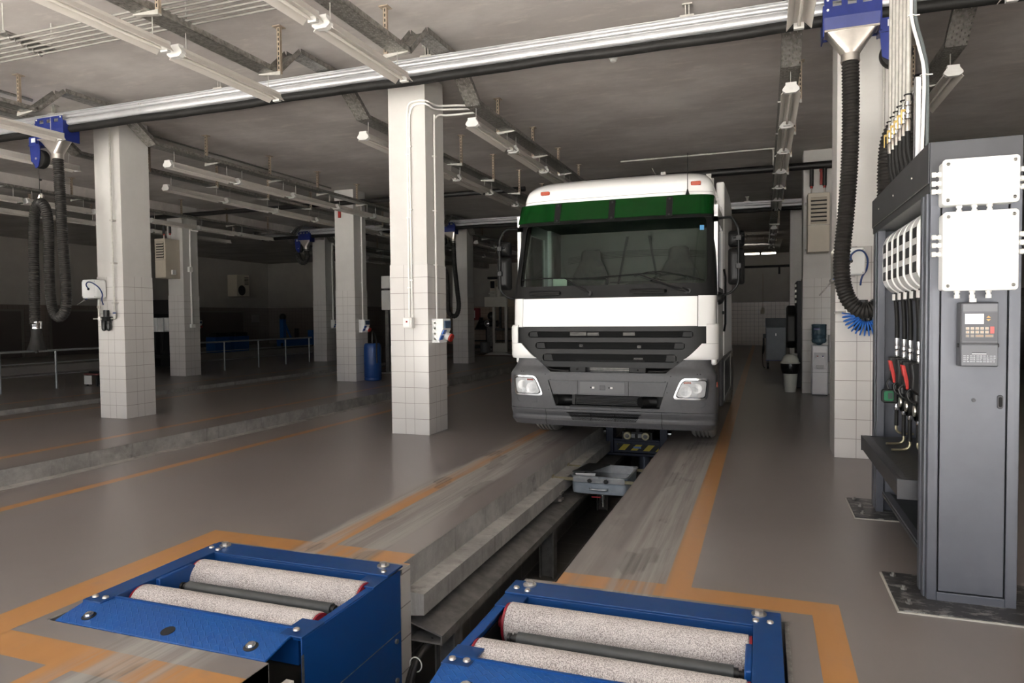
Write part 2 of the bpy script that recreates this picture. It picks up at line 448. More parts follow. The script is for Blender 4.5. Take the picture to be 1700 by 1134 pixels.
# ================================================================ pillars (one object per pillar, its tiled foot a part)
PILLARS = {}
PX = {'a': 0.98, 'b': -4.30, 'c': -9.49, 'd': -15.03}
PY = [8.22, 14.62, 21.36, 28.1, 34.6]
PL = {('b', 0): 'tall white pillar with a tiled foot standing left of the truck, conduits and socket box on it',
      ('c', 0): 'white pillar carrying the square hose reel box at the left edge of the hall',
      ('a', 0): 'white pillar behind the black exhaust hose beside the dark oil console',
      ('c', 1): 'white pillar with the blue barrel at its foot',
      ('d', 1): 'white pillar carrying the beige wall heater beside the left railing',
      ('a', 1): 'white pillar behind the water cooler carrying a beige heater',
      ('d', 2): 'dim white pillar where the far left railing ends',
      ('c', 2): 'dim pillar behind the hanging far exhaust hose',
      ('a', 2): 'dim pillar behind the grey tool cart on the far right'}
for (k, j), lab in PL.items():
    x, y = PX[k], PY[j]; h = 0.265
    if (k, j) == ('d', 1): y = 14.88
    o = MB().box(-h, h, -h, h, 0, CEIL).build('pillar', M['paint'], None, smooth=False, bevel=0.004)
    o.location = (x, y, 0); LOC[o] = Vector((0, 0, 0)); o['kind'] = 'structure'; tag(o, lab, 'pillar')
    q = MB().box(-h-0.008, h+0.008, -h-0.008, h+0.008, 0.0, 2.2).build('tiled_foot', M['pillar_tile'], o, smooth=False, bevel=0.003)
    PILLARS[(k, j)] = o
# ================================================================ materials for services
M['alu'] = mat('extruded_aluminium', (196, 196, 198), 0.38, 0.5, var=0.05, vscale=8)
M['black_rubber'] = mat('black_rubber', (30, 29, 28), 0.55, var=0.25, vscale=9, spec=0.25)
M['hose_black'] = mat('black_hose', (44, 42, 40), 0.5, var=0.12, vscale=6, spec=0.3)
M['blue'] = mat('navy_enamel', (30, 44, 112), 0.4, var=0.08, vscale=8)
M['steel'] = mat('brushed_steel', (205, 198, 190), 0.3, 0.85, var=0.06, vscale=12)
M['chrome'] = mat('polished_steel', (225, 225, 225), 0.15, 1.0)
M['white_plastic'] = mat('white_plastic', (232, 230, 226), 0.35)
M['white_enamel'] = mat('white_enamel', (226, 220, 212), 0.4)
M['beige_slot'] = mat('slotted_channel', (172, 156, 138), 0.45, 0.35, var=0.15, vscale=30)
M['sticker'] = mat('grey_sticker', (205, 208, 212), 0.5)
M['pipe_zinc'] = mat('zinc_pipe', (186, 183, 176), 0.4, 0.45, var=0.1, vscale=20)
M['pipe_black'] = mat('black_pipe', (26, 24, 23), 0.5)
M['red_paint'] = mat('red_paint', (150, 38, 30), 0.45)
M['dark_hole'] = mat('dark_hole', (14, 13, 13), 0.7)

def tray_mat():
    """galvanised sheet with rows of punched slots (real see-through holes)"""
    t = NT('perforated_tray'); X, Y, Z = t.xyz()
    n = t.ramp(t.noise(24, 4, 0.6), 0.3, 0.7)
    t.l.new(t.mix(n, lin((116, 113, 108)), lin((158, 154, 148))), t.b.inputs['Base Color'])
    t.b.inputs['Metallic'].default_value = 0.6; t.b.inputs['Roughness'].default_value = 0.42
    row = t.op('FLOOR', t.op('DIVIDE', X, 0.035))
    yy = t.op('ADD', Y, t.op('MULTIPLY', row, 0.0275))
    a = grid_lines(t, yy, 0.055, 0.011); b = grid_lines(t, X, 0.035, 0.0045, 0.0175)
    h = t.op('MULTIPLY', a, b)
    tr = t.n.new('ShaderNodeBsdfTransparent'); mx = t.n.new('ShaderNodeMixShader')
    t.l.new(h, mx.inputs[0]); t.l.new(t.b.outputs[0], mx.inputs[1]); t.l.new(tr.outputs[0], mx.inputs[2]); t.l.new(mx.outputs[0], t.out.inputs[0])
    return t.m
M['tray'] = tray_mat()

# ================================================================ exhaust extraction rails
RAIL_Y = 7.22
def rail(y, x0, x1, label, brackets, zb=4.30):
    r = thing('exhaust_rail', label, 'rail', ((x0+x1)/2, y, zb), 'exhaust extraction rails')
    p = MB()
    # extruded profile: two rounded tracks above each other with a groove between, thin top flange
    prof = []
    def arc(cy, cz, ry, rz, a0, a1, n=7):
        for i in range(n):
            a = a0+(a1-a0)*i/(n-1); prof.append((cy+ry*math.cos(a), cz+rz*math.sin(a)))
    arc(y-0.055, zb+0.042, 0.025, 0.042, 1.5*PI, 0.5*PI)
    prof.append((y-0.03, zb+0.088)); prof.append((y-0.03, zb+0.098))
    arc(y-0.045, zb+0.122, 0.02, 0.024, 1.5*PI, 0.5*PI)
    prof += [(y-0.02, zb+0.15), (y-0.02, zb+0.175), (y-0.05, zb+0.178), (y-0.05, zb+0.186), (y+0.05, zb+0.186), (y+0.05, zb)]
    p.prism(prof, 'x', x0, x1)
    p.build('profile', M['alu'], r, angle=50)
    d = MB(); n = 60; path = []; rad = []
    for i in range(n+1):
        x = x0+(x1-x0)*i/n; path.append((x, y-0.01, zb-0.048+0.006*math.sin(x*2.1)+0.004*math.sin(x*5.3))); rad.append(0.052)
    d.tube(path, 0.05, 12, radii=rad); d.build('rubber_lip_duct', M['black_rubber'], r)
    for bx in brackets:
        b = MB(); b.box(bx-0.05, bx+0.05, y-0.04, y+0.04, CEIL-0.012, CEIL); b.box(bx-0.022, bx-0.012, y-0.02, y+0.02, zb+0.186, CEIL); b.box(bx+0.012, bx+0.022, y-0.02, y+0.02, zb+0.186, CEIL)
        b.box(bx-0.07, bx+0.07, y-0.055, y+0.055, zb+0.178, zb+0.2)
        b.build('bracket', M['pipe_zinc'], r, smooth=False)
    for jx in [x0+2.6+k*3.0 for k in range(int((x1-x0-3)/3.0))]:
        j = MB()
        for s in (-0.02, 0.02):
            for zz in (0.042, 0.13): j.cyl((jx+s, y-0.084, zb+zz), (jx+s, y-0.07, zb+zz), 0.006, 8)
        j.build('joint_screws', M['steel'], r)
    return r
rail(RAIL_Y, -13.5, 3.2, 'long silver exhaust rail across the hall just in front of the first pillars', [-0.72, -6.6, -3.62, -9.6, 2.2])
rail(19.3, -16, 3.2, 'dim silver exhaust rail crossing the hall far behind the truck', [-0.4, -6.6, -12.5])

def corrugated(mb, pts, r, pitch=0.030, n=18, depth=0.15, r1=None):
    P = smooth_path(pts, pitch/4.0); rad = []
    for i in range(len(P)):
        rr = r if r1 is None else r+(r1-r)*i/len(P)
        rad.append(rr*(1.0 if i % 4 == 0 else (1-depth if i % 4 == 2 else 1-depth*0.62)))
    mb.tube(P, r, n, radii=rad); return mb

def trolley(x0, x1, y, label, hose_pts, hose_r=0.062, zb=4.30, reel_side=-1, funnel_x=None, pitch=0.030, nozzle=None, loops=None, reel_x=None, plate_right=False):
    """blue sliding carriage on the rail with sheet-metal funnel, spring balancer and corrugated hose"""
    t = thing('exhaust_trolley', label, 'exhaust extractor', ((x0+x1)/2, y, zb), 'exhaust extractors on the rail')
    yf = y-0.13
    m = MB()
    # front plate with three windows: built as a frame
    zt, zw1, zw0, zm = zb+0.115, zb+0.085, zb+0.035, zb-0.01
    m.box(x0, x1, yf, yf+0.006, zw1, zt); m.box(x0, x1, yf, yf+0.006, zm-0.05, zw0)
    w = (x1-x0); wx = [x0+w*v for v in (0.0, 0.15, 0.31, 0.42, 0.58, 0.69, 0.85, 1.0)]
    for i in (0, 2, 4, 6): m.box(wx[i], wx[i+1], yf, yf+0.006, zw0, zw1)
    m.prism([(yf, zm-0.05), (yf+0.006, zm-0.05), (yf+0.03, zb-0.18), (yf+0.02, zb-0.18)], 'x', x0, x1)
    m.box(x0-0.012, x0, yf, y+0.12, zb-0.23, zb+0.05); m.box(x1, x1+0.012, yf, y+0.12, zb-0.23, zb+0.05)
    m.box(x0, x1, y+0.10, y+0.106, zb-0.2, zb+0.1)
    m.build('carriage', M['blue'], t, smooth=False)
    b = MB()
    for (bx, bz) in ((x0+0.03, zt-0.02), (x1-0.03, zt-0.02), (x0+0.03, zw0-0.03)): b.cyl((bx, yf-0.008, bz), (bx, yf, bz), 0.011, 10)
    b.build('bolts', M['white_plastic'], t)
    fx = funnel_x if funnel_x is not None else (x0+x1)/2
    fn = MB(); rows = []
    zt2, zb2 = zb-0.18, zb-0.385
    for k in range(9):
        s = k/8.0; z = zt2+(zb2-zt2)*s; e = s**0.85
        hw = (w/2-0.01)*(1-e)+hose_r*1.05*e; hd = 0.09*(1-e)+hose_r*1.05*e; p = 8*(1-e)+2*e; cx = (x0+x1)/2*(1-e)+fx*e; ring = []
        for j in range(32):
            a = 2*PI*j/32; ca, sa = math.cos(a), math.sin(a)
            ring.append((cx+hw*abs(ca)**(2/p)*(1 if ca >= 0 else -1), y-0.02+hd*abs(sa)**(2/p)*(1 if sa >= 0 else -1), z))
        rows.append(ring)
    fn.loft(rows, closed=True); fn.box(x0+0.005, x1-0.005, y-0.115, y+0.08, zt2-0.004, zt2+0.014)
    fn.cyl((fx, y-0.02, zb2+0.005), (fx, y-0.02, zb2-0.07), hose_r*1.04, 24)
    fn.build('funnel', M['steel'], t)
    h = MB(); corrugated(h, hose_pts, hose_r, pitch); ho = h.build('hose', M['hose_black'], t, angle=60)
    c = MB(); p = Vector(hose_pts[0]); c.tube([p+Vector((0, 0, -0.035)), p+Vector((0, 0, -0.047))], hose_r*1.08, 20); c.build('hose_clamp', M['steel'], ho)
    # balancer
    rx = reel_x if reel_x is not None else (x0-0.05 if reel_side < 0 else x1+0.12)
    q = MB(); q.lathe([(0.02, -0.05), (0.125, -0.045), (0.135, -0.03), (0.135, 0.03), (0.125, 0.045), (0.02, 0.05)], (rx+0.03, y-0.02, zb-0.43), 'y', 28)
    br = q.build('balancer_drum', M['black_rubber'], t)
    q = MB(); q.prism([(rx-0.11, zb-0.24), (rx+0.09, zb-0.24), (rx+0.09, zb-0.42), (rx+0.05, zb-0.55), (rx+0.0, zb-0.57), (rx-0.03, zb-0.5), (rx-0.09, zb-0.46)], 'y', y-0.085, y-0.074)
    q.box(rx-0.12, rx+0.1, y-0.1, y+0.06, zb-0.245, zb-0.232); q.box(rx-0.1, rx+0.1, y-0.10, y-0.094, zb-0.232, zb-0.12)
    q.build('balancer_cover', M['blue'], t, smooth=False)
    q = MB(); q.box(rx-0.05, rx+0.06, y-0.104, y-0.1, zb-0.2, zb-0.14); q.build('label_plate', M['sticker'], t, smooth=False)
    q = MB(); q.cyl((rx+0.02, y-0.095, zb-0.43), (rx+0.02, y-0.085, zb-0.43), 0.016, 12); q.build('balancer_axle', M['steel'], t)
    if loops:
        lx, lz = loops
        q = MB(); q.cyl((lx, y-0.02, zb-0.55), (lx, y-0.02, lz+0.14), 0.004, 6); q.ball((lx, y, lz+0.30), 0.018); q.cyl((lx, y, lz+0.16), (lx, y, lz+0.05), 0.012, 8)
        q.build('balancer_rope', M['pipe_black'], t)
        q = MB(); q.tube(smooth_path([(lx-0.10, y, lz-0.10), (lx-0.055, y, lz+0.0), (lx, y, lz+0.085), (lx+0.04, y, lz+0.03)], 0.02), 0.022, 8, radii=None)
        q.build('hose_saddle', M['steel'], t)
    if nozzle:
        nx, nz = nozzle
        q = MB(); q.lathe([(hose_r*1.06, 0.02), (hose_r*1.06, -0.04), (hose_r*1.0, -0.05), (hose_r*1.0, -0.09)], (nx, y, nz), 'z', 22); q.build('nozzle_clamp', M['chrome'], ho)
        q = MB(); q.lathe([(hose_r*0.98, 0.0), (hose_r*0.95, -0.11), (hose_r*1.2, -0.22), (hose_r*1.75, -0.33), (hose_r*1.7, -0.34), (0.02, -0.30)], (nx, y, nz-0.07), 'z', 24)
        q.cyl((nx+0.03, y-0.03, nz-0.37), (nx+0.035, y-0.03, nz-0.45), 0.022, 10); q.build('rubber_nozzle', M['black_rubber'], ho)
    return t

HY = 7.20
HK = HY/7.10
def hung(pts): return [(x*HK, yy, 1.5+(z-1.5)*HK) for x, yy, z in pts]
trolley(0.524, 0.99, RAIL_Y, 'blue exhaust trolley on the rail above the dark oil console, hose looping behind it',
        hung([(0.745, HY, 3.86), (0.752, HY, 3.4), (0.745, HY, 2.9), (0.715, HY, 2.4), (0.685, HY, 2.05), (0.695, HY, 1.80), (0.755, HY, 1.62), (0.87, HY, 1.535), (1.0, HY, 1.60), (1.06, HY, 1.8),
         (1.05, HY, 2.3), (1.045, HY, 2.8), (1.075, HY, 3.10), (1.175, HY, 3.24), (1.28, HY, 3.12), (1.325, HY, 2.8), (1.33, HY, 2.2), (1.33, HY, 1.75)]),
        hose_r=0.078, funnel_x=0.7555, reel_side=1, reel_x=1.10)
hl = [(-9.401, 3.86), (-9.385, 3.5), (-9.372, 3.1), (-9.358, 2.657), (-9.325, 2.144), (-9.32, 1.85), (-9.36, 1.66), (-9.48, 1.575), (-9.59, 1.67), (-9.637, 1.9), (-9.646, 2.3), (-9.63, 2.75),
      (-9.648, 3.02), (-9.70, 3.17), (-9.79, 3.22), (-9.875, 3.15), (-9.92, 2.98), (-9.944, 2.68), (-9.955, 2.16), (-9.974, 1.48)]
trolley(-9.82, -9.28, RAIL_Y, 'blue exhaust trolley at the far left of the rail, its hose hung in long loops',
        hung([(x, HY, z) for x, z in hl]), hose_r=0.074, funnel_x=-9.533, reel_side=-1, loops=(-9.925, 3.285), nozzle=(-10.114, 1.50), reel_x=-9.90)
fy = 19.3
trolley(-9.25, -8.78, fy, 'small dim exhaust trolley far away behind the centre pillar, hose in a U loop',
        [(-8.88, fy, 3.85), (-8.86, fy, 3.2), (-8.78, fy, 2.4), (-8.73, fy, 1.9), (-8.80, fy, 1.62), (-8.95, fy, 1.58), (-9.08, fy, 1.75), (-9.1, fy, 2.3), (-9.12, fy, 2.8), (-9.2, fy, 3.0), (-9.32, fy, 2.95)],
        hose_r=0.075, funnel_x=-8.88, reel_side=-1, reel_x=-9.25, pitch=0.05)
trolley(-14.45, -14.0, fy, 'dark exhaust trolley parked far off beside the dim pillar where the left railing ends',
        [(-14.22, fy, 3.85), (-14.22, fy, 3.55), (-14.35, fy, 3.4), (-14.5, fy, 3.5), (-14.6, fy, 3.75)],
        hose_r=0.09, funnel_x=-14.22, reel_side=-1, pitch=0.05)

# ================================================================ cable trays with slotted hangers
TRAY_Z = 4.15
ROWS = [('right of the truck over the aisle', 1.79, 'A'), ('above the right wheel track of the truck bay', 0.27, 'B'),
        ('running between centre pillar and truck', -3.41, 'A'), ('passing left of the centre pillar', -5.0, 'B'),
        ('passing right of the left-hand pillar', -8.68, 'A'), ('passing left of the left-hand pillar', -10.25, 'B'),
        ('passing right of the heater pillar', -13.9, 'A'), ('furthest left beyond the heater pillar', -15.5, 'B')]
def tray_row(where, x, kind, i):
    t = thing('cable_tray', 'perforated grey cable tray, the run %s' % where, 'cable tray', (x, 10, TRAY_Z), 'cable trays under the ceiling')
    def seg(pts, wd=0.20):
        m = MB(); h = 0.055; hw = wd/2; th = 0.003
        for (a, b) in zip(pts, pts[1:]):
            A, B = Vector((0, a[0], a[1])), Vector((0, b[0], b[1])); d = (B-A).normalized(); up = Vector((0, -d.z, d.y))
            for (u0, u1, v0, v1) in ((-hw, hw, 0, th), (-hw, -hw+th, 0, h), (hw-th, hw, 0, h)):
                vs = [];
                for P in (A, B):
                    for (u, v) in ((u0, v0), (u1, v0), (u1, v1), (u0, v1)): vs.append(Vector((x+u, P.y, P.z))+up*v)
                m.add(vs, [(0, 1, 2, 3), (7, 6, 5, 4), (0, 1, 5, 4), (1, 2, 6, 5), (2, 3, 7, 6), (3, 0, 4, 7)])
        return m
    ze = TRAY_Z
    seg([(0.8, ze), (6.25, ze), (6.62, CEIL-0.12), (7.55, CEIL-0.12), (8.05, ze), (18.2, ze), (18.6, CEIL-0.12), (19.9, CEIL-0.12), (20.3, ze), (27.2, ze)]).build('channel', M['tray'], t, smooth=False)
    sg = 1 if kind == 'A' else -1; px_ = x-0.15*sg
    for yy in [3.0, 4.6, 6.18, 9.3, 10.9, 12.4, 13.9, 15.5, 17.2, 21.5, 23.5, 26, 29]:
        if not inview((px_, yy, 4.4)): continue
        p = MB(); p.box(px_-0.05, px_+0.05, yy-0.05, yy+0.05, CEIL-0.01, CEIL); p.box(px_-0.021, px_+0.021, yy-0.012, yy-0.009, ze-0.03, CEIL-0.01)
        p.box(px_-0.021, px_-0.018, yy-0.012, yy+0.018, ze-0.03, CEIL-0.01); p.box(px_+0.018, px_+0.021, yy-0.012, yy+0.018, ze-0.03, CEIL-0.01)
        po = p.build('hanger_post', M['beige_slot'], t, smooth=False)
        s = MB(); n = 9
        for k in range(n): s.box(px_-0.006, px_+0.006, yy-0.0135, yy-0.0118, ze+0.02+k*0.05, ze+0.05+k*0.05)
        s.build('slots', M['dark_hole'], po, smooth=False)
        a = MB(); a.prism([(px_-0.02*sg, ze-0.045), (px_+0.26*sg, ze-0.012), (px_+0.26*sg, ze-0.002), (px_-0.02*sg, ze-0.002)], 'y', yy-0.02, yy+0.02)
        a.build('bracket_arm', M['pipe_zinc'], po, smooth=False)
    return t
for i, (w, x, k) in enumerate(ROWS): tray_row(w, x, k, i)

# ================================================================ fluorescent battens
LZ = 3.94
M['cap_white'] = mat('lamp_cap_white', (196, 194, 190), 0.4)
M['lamp_glass'] = mat('unlit_tube', (214, 208, 200), 0.2)
M['reflector'] = mat('white_reflector', (200, 194, 187), 0.35)
LROWS = [('above the right aisle', 1.79, 8.14), ('above the truck mirror', 0.275, 8.09), ('between pillar and truck', -3.41, 8.02), ('left of the centre pillar', -5.0, 8.06),
         ('right of the left-hand pillar', -8.68, 8.35), ('left of the left-hand pillar', -10.25, 9.8), ('right of the heater pillar', -13.9, 8.3), ('beyond the heater pillar', -15.5, 8.3)]
def make_batten():
    t = thing('fluorescent_batten', '', 'ceiling light', (0, 0, LZ), 'unlit fluorescent battens')
    L = 1.40
    m = MB(); m.prism([(-0.10, LZ-0.055), (-0.096, LZ-0.058), (-0.045, LZ+0.0), (0.045, LZ+0.0), (0.096, LZ-0.058), (0.10, LZ-0.055), (0.05, LZ+0.01), (0.035, LZ+0.045), (-0.035, LZ+0.045), (-0.05, LZ+0.01)], 'y', 0.02, L-0.02)
    m.build('reflector', M['reflector'], t, smooth=False)
    m = MB(); m.cyl((-0.0, 0.07, LZ-0.035), (0.0, L-0.07, LZ-0.035), 0.014, 10); m.build('tube', M['lamp_glass'], t)
    for y0, y1 in ((-0.02, 0.035), (L-0.035, L+0.005)):
        m = MB(); m.prism([(-0.085, LZ-0.03), (-0.05, LZ-0.055), (0.05, LZ-0.055), (0.085, LZ-0.03), (0.085, LZ-0.01), (0.055, LZ+0.03), (0.055, LZ+0.055), (-0.055, LZ+0.055), (-0.055, LZ+0.03), (-0.085, LZ-0.01)], 'y', y0, y1) if y0 < 0 else m.box(-0.04, 0.04, y0, y1, LZ-0.05, LZ+0.045)
        m.build('end_cap', M['cap_white'], t, smooth=False)
        h = MB(); yc = (y0+y1)/2+0.03; h.cyl((0, y0 if y0 > 0 else 0.0, LZ-0.035), (0, y0+0.09 if y0 < 0 else y0+0.0, LZ-0.035), 0.02, 10); h.build('lamp_holder', M['cap_white'], t)
    for yy in (0.12, L-0.15):
        m = MB(); m.cyl((0, yy, LZ+0.045), (0, yy, TRAY_Z-0.001), 0.004, 6); m.build('suspension_wire', M['pipe_zinc'], t)
    return t
bat = None
for (w, x, y0) in LROWS:
    ys = [(y0-3.13-1.5*k, '%s in front of the rail' % ordinal(k)) for k in (0, 1)] + [(y0+1.5*k, '%s behind the rail' % ordinal(k)) for k in range(6)] + [(20.6+1.5*k, '%s behind the far rail' % ordinal(k)) for k in range(4)]
    for (yy, txt) in ys:
        if not (inview((x, yy+0.1, LZ), 30) or inview((x, yy+1.3, LZ), 30)): continue
        lab = 'white fluorescent batten hung %s, %s' % (w, txt)
        if bat is None:
            bat = make_batten(); bat['label'] = lab; bat.location = (x, yy, LZ)
        else: dup(bat, (x, yy, LZ), lab)

# two lit battens across the far end of the aisle
M['lamp_on'] = mat('lit_tube', (255, 246, 226), 0.4, emit=9.0)
def lit(xa, xb, lab):
    t = thing('lit_batten', lab, 'ceiling light', ((xa+xb)/2, 29, 3.93), 'lit battens at the far end')
    MB().cyl((xa, 29, 3.93), (xb, 29, 3.93), 0.03, 12).build('glowing_tube', M['lamp_on'], t)
    MB().box(xa, xb, 28.95, 29.05, 3.965, 4.0).build('housing', M['reflector'], t, smooth=False)
    for xx in (xa+0.1, xb-0.1): MB().cyl((xx, 29, 4.0), (xx, 29, CEIL), 0.006, 6).build('suspension_wire', M['pipe_zinc'], t)
lit(-1.45, -0.14, 'glowing fluorescent batten at the far end beside the truck mirror')
lit(-0.07, 0.46, 'glowing fluorescent batten at the far end nearer the right pillars')

# ================================================================ conduits, pipes, duct and detector
cy0 = 4.78
for k in range(6):
    y = 4.80+0.082*k
    m = MB(); m.cyl((-14, y, 4.30), (-3.9, y, 4.30), 0.0115, 10)
    t = thing('ceiling_conduit', 'thin grey conduit crossing the top left ceiling, %s of six from the entrance side' % ordinal(k), 'conduit', (-9, y, 4.3), 'parallel conduits crossing the top left')
    m.build('pipe', mat('conduit_grey', (128, 125, 120), 0.45, 0.2) if 'conduit_grey' not in bpy.data.materials else bpy.data.materials['conduit_grey'], t)
    for bx in (-6.95-0.03*k, -5.15-0.02*k, -8.9):
        m = MB(); m.tube([(bx, y+0.02*math.cos(a), 4.30+0.02*math.sin(a)) for a in [i*PI/6 for i in range(12)]], 0.006, 6, closed=True); m.box(bx-0.008, bx+0.008, y-0.03, y+0.03, 4.318, 4.328)
        m.build('clip', M['galv'], t)
for bx, l in ((-6.95, 'steel strut carrying the six thin conduits, over the left ceiling'), (-5.15, 'steel strut carrying the six thin conduits, nearest the truck')):
    t = thing('conduit_strut', l, 'bracket', (bx, 5.0, 4.33), 'struts of the thin conduits')
    MB().box(bx-0.1, bx+0.02, 4.74, 5.27, 4.325, 4.345).build('bar', M['galv'], t, smooth=False)
    for yy in (4.76, 5.25): MB().cyl((bx-0.04, yy, 4.345), (bx-0.04, yy, CEIL), 0.006, 8).build('hanging_rod', M['pipe_zinc'], t)
solo('ceiling_cable', MB().cyl((-9.6, 3, CEIL-0.02), (-9.6, 6.9, CEIL-0.02), 0.02, 8).cyl((-9.6, 7.6, CEIL-0.02), (-9.6, 14, CEIL-0.02), 0.016, 8), M['galv'], 'thin dark pipe clipped under the ceiling, left, running into the depth', 'pipe')

# black heating pipes across the hall at the second pillar row
m = MB(); m.cyl((-15.5, 14.12, 4.26), (-4.8, 14.12, 4.26), 0.055, 14)
solo('heating_pipe', m, M['pipe_black'], 'thick black pipe crossing the hall above the heater pillar on the left', 'pipe')
m = MB(); m.cyl((-3.6, 14.12, 4.28), (1.8, 14.12, 4.28), 0.07, 14)
solo('heating_pipe', m, M['pipe_black'], 'thick black pipe crossing above the heater on the right', 'pipe')
m = MB(); m.cyl((-6, 36.93, 3.95), (3, 36.93, 3.95), 0.06, 10); m.cyl((0.75, 36.93, 3.95), (0.75, 36.93, 3.55), 0.05, 10)
solo('heating_pipe', m, M['pipe_black'], 'black pipe along the back wall at the end of the aisle', 'pipe')
m = MB(); m.tube(smooth_path([(-2.6, 13.4, CEIL-0.12), (-1.0, 13.4, CEIL-0.12), (0.1, 13.4, CEIL-0.12), (0.16, 13.4, CEIL-0.16), (0.17, 13.4, 4.2)], 0.05), 0.018, 8)
solo('conduit_run', m, M['pipe_zinc'], 'thin grey conduit across the ceiling above the truck roof', 'conduit')
t = thing('air_duct', 'round silver air duct hanging across the far end above the lit battens', 'duct', (-0.4, 28, 4.2))
MB().cyl((-3, 28, 4.25), (0.35, 28, 4.2), 0.17, 20).build('duct_tube', M['steel'], t)
MB().cyl((0.35, 28, 4.2), (0.62, 28, 4.12), 0.2, 20, r2=0.3).build('duct_mouth', M['steel'], t)
MB().cyl((-0.6, 28, 4.4), (-0.6, 28, CEIL), 0.01, 8).build('hanger', M['pipe_zinc'], t)
t = thing('smoke_detector', 'small round smoke detector on the ceiling just behind the rail', 'smoke detector', (-1.70, 8.34, CEIL))
MB().lathe([(0.05, 0), (0.05, -0.025), (0.042, -0.03)], (-1.70, 8.34, CEIL), 'z', 20).build('base', M['white_plastic'], t)
MB().lathe([(0.036, -0.03), (0.036, -0.05), (0.024, -0.06), (0.005, -0.06)], (-1.70, 8.34, CEIL), 'z', 20).build('sensor_head', M['white_plastic'], t)
solo('detector_cable', MB().tube(smooth_path([(-1.64, 8.34, CEIL-0.008), (0.2, 8.20, CEIL-0.008), (2.6, 8.0, CEIL-0.008)], 0.1), 0.006, 6), M['pipe_zinc'], 'thin cable leading from the smoke detector along the ceiling', 'cable')
# ================================================================ roller brake tester (two beds)
def enamel_worn(name, rgb, dirt=0.5):
    t = NT(name); n = t.noise(6, 7, 0.7); d = t.ramp(t.noise(18, 6, 0.75), 0.58, 0.78); sc = t.ramp(t.noise(30, 8, 0.8, (0.25, 1, 1)), 0.70, 0.80)
    c = t.mix(n, lin(tuple(v*0.86 for v in rgb)), lin(rgb)); c = t.mix(t.op('MULTIPLY', d, dirt*0.6), c, lin((24, 40, 72))); c = t.mix(t.op('MULTIPLY', sc, 0.5), c, lin((172, 184, 200)))
    t.l.new(c, t.b.inputs['Base Color']); t.l.new(t.op('MULTIPLY_ADD', n, 0.25, 0.28), t.b.inputs['Roughness']); return t.m
M['tester_blue'] = enamel_worn('tester_blue', (12, 72, 140), 0.6)
M['tester_top'] = enamel_worn('tester_blue_top', (14, 64, 122), 1.1)
def checker_plate():
    t = NT('blue_checker_plate'); X, Y, Z = t.xyz()
    u = t.op('MULTIPLY', t.op('ADD', X, Y), 1.0); v = t.op('SUBTRACT', X, Y)
    def tear(px_, py_, ox, oy):
        a = t.op('SUBTRACT', t.op('FLOORED_MODULO', t.op('ADD', X, ox), 0.05), 0.025); b = t.op('SUBTRACT', t.op('FLOORED_MODULO', t.op('ADD', Y, oy), 0.036), 0.018)
        r = t.op('ADD', t.op('POWER', t.op('DIVIDE', t.op('ADD', a, t.op('MULTIPLY', b, px_)), 0.014), 2.0), t.op('POWER', t.op('DIVIDE', t.op('ADD', b, t.op('MULTIPLY', a, py_)), 0.0045), 2.0))
        return t.op('SUBTRACT', 1.0, t.ramp(r, 0.0, 1.3))
    h = t.op('MAXIMUM', tear(0.4, -0.8, 0, 0), tear(0.4, 0.8, 0.025, 0.018))
    n = t.noise(7, 7, 0.7); sc = t.ramp(t.noise(26, 8, 0.8), 0.66, 0.78)
    c = t.mix(n, lin((14, 68, 134)), lin((26, 88, 160))); c = t.mix(t.op('MULTIPLY', sc, 0.3), c, lin((150, 168, 190)))
    t.l.new(c, t.b.inputs['Base Color']); t.b.inputs['Roughness'].default_value = 0.34
    t.bump(h, 0.45, 0.004); return t.m
M['checker'] = checker_plate()
def grit():
    t = NT('roller_grit'); v = t.n.new('ShaderNodeTexNoise'); t.l.new(t.tc(), v.inputs['Vector']); v.inputs['Scale'].default_value = 210; v.inputs['Detail'].default_value = 3; v.inputs['Roughness'].default_value = 0.7
    k = t.ramp(v.outputs['Fac'], 0.36, 0.62); w = t.ramp(t.noise(2.2, 4, 0.6, (1, 3, 3)), 0.3, 0.75)
    c = t.mix(k, lin((112, 100, 97)), lin((212, 204, 200))); c = t.mix(t.op('MULTIPLY', w, 0.25), c, lin((232, 228, 224)))
    t.l.new(c, t.b.inputs['Base Color']); t.b.inputs['Roughness'].default_value = 0.8; t.bump(v.outputs['Fac'], 0.6, 0.003); return t.m
M['grit'] = grit()
M['sensor_grey'] = mat('sensor_roller', (66, 68, 68), 0.45, var=0.12, vscale=10)
M['end_red'] = mat('roller_end_red', (134, 26, 40), 0.45)

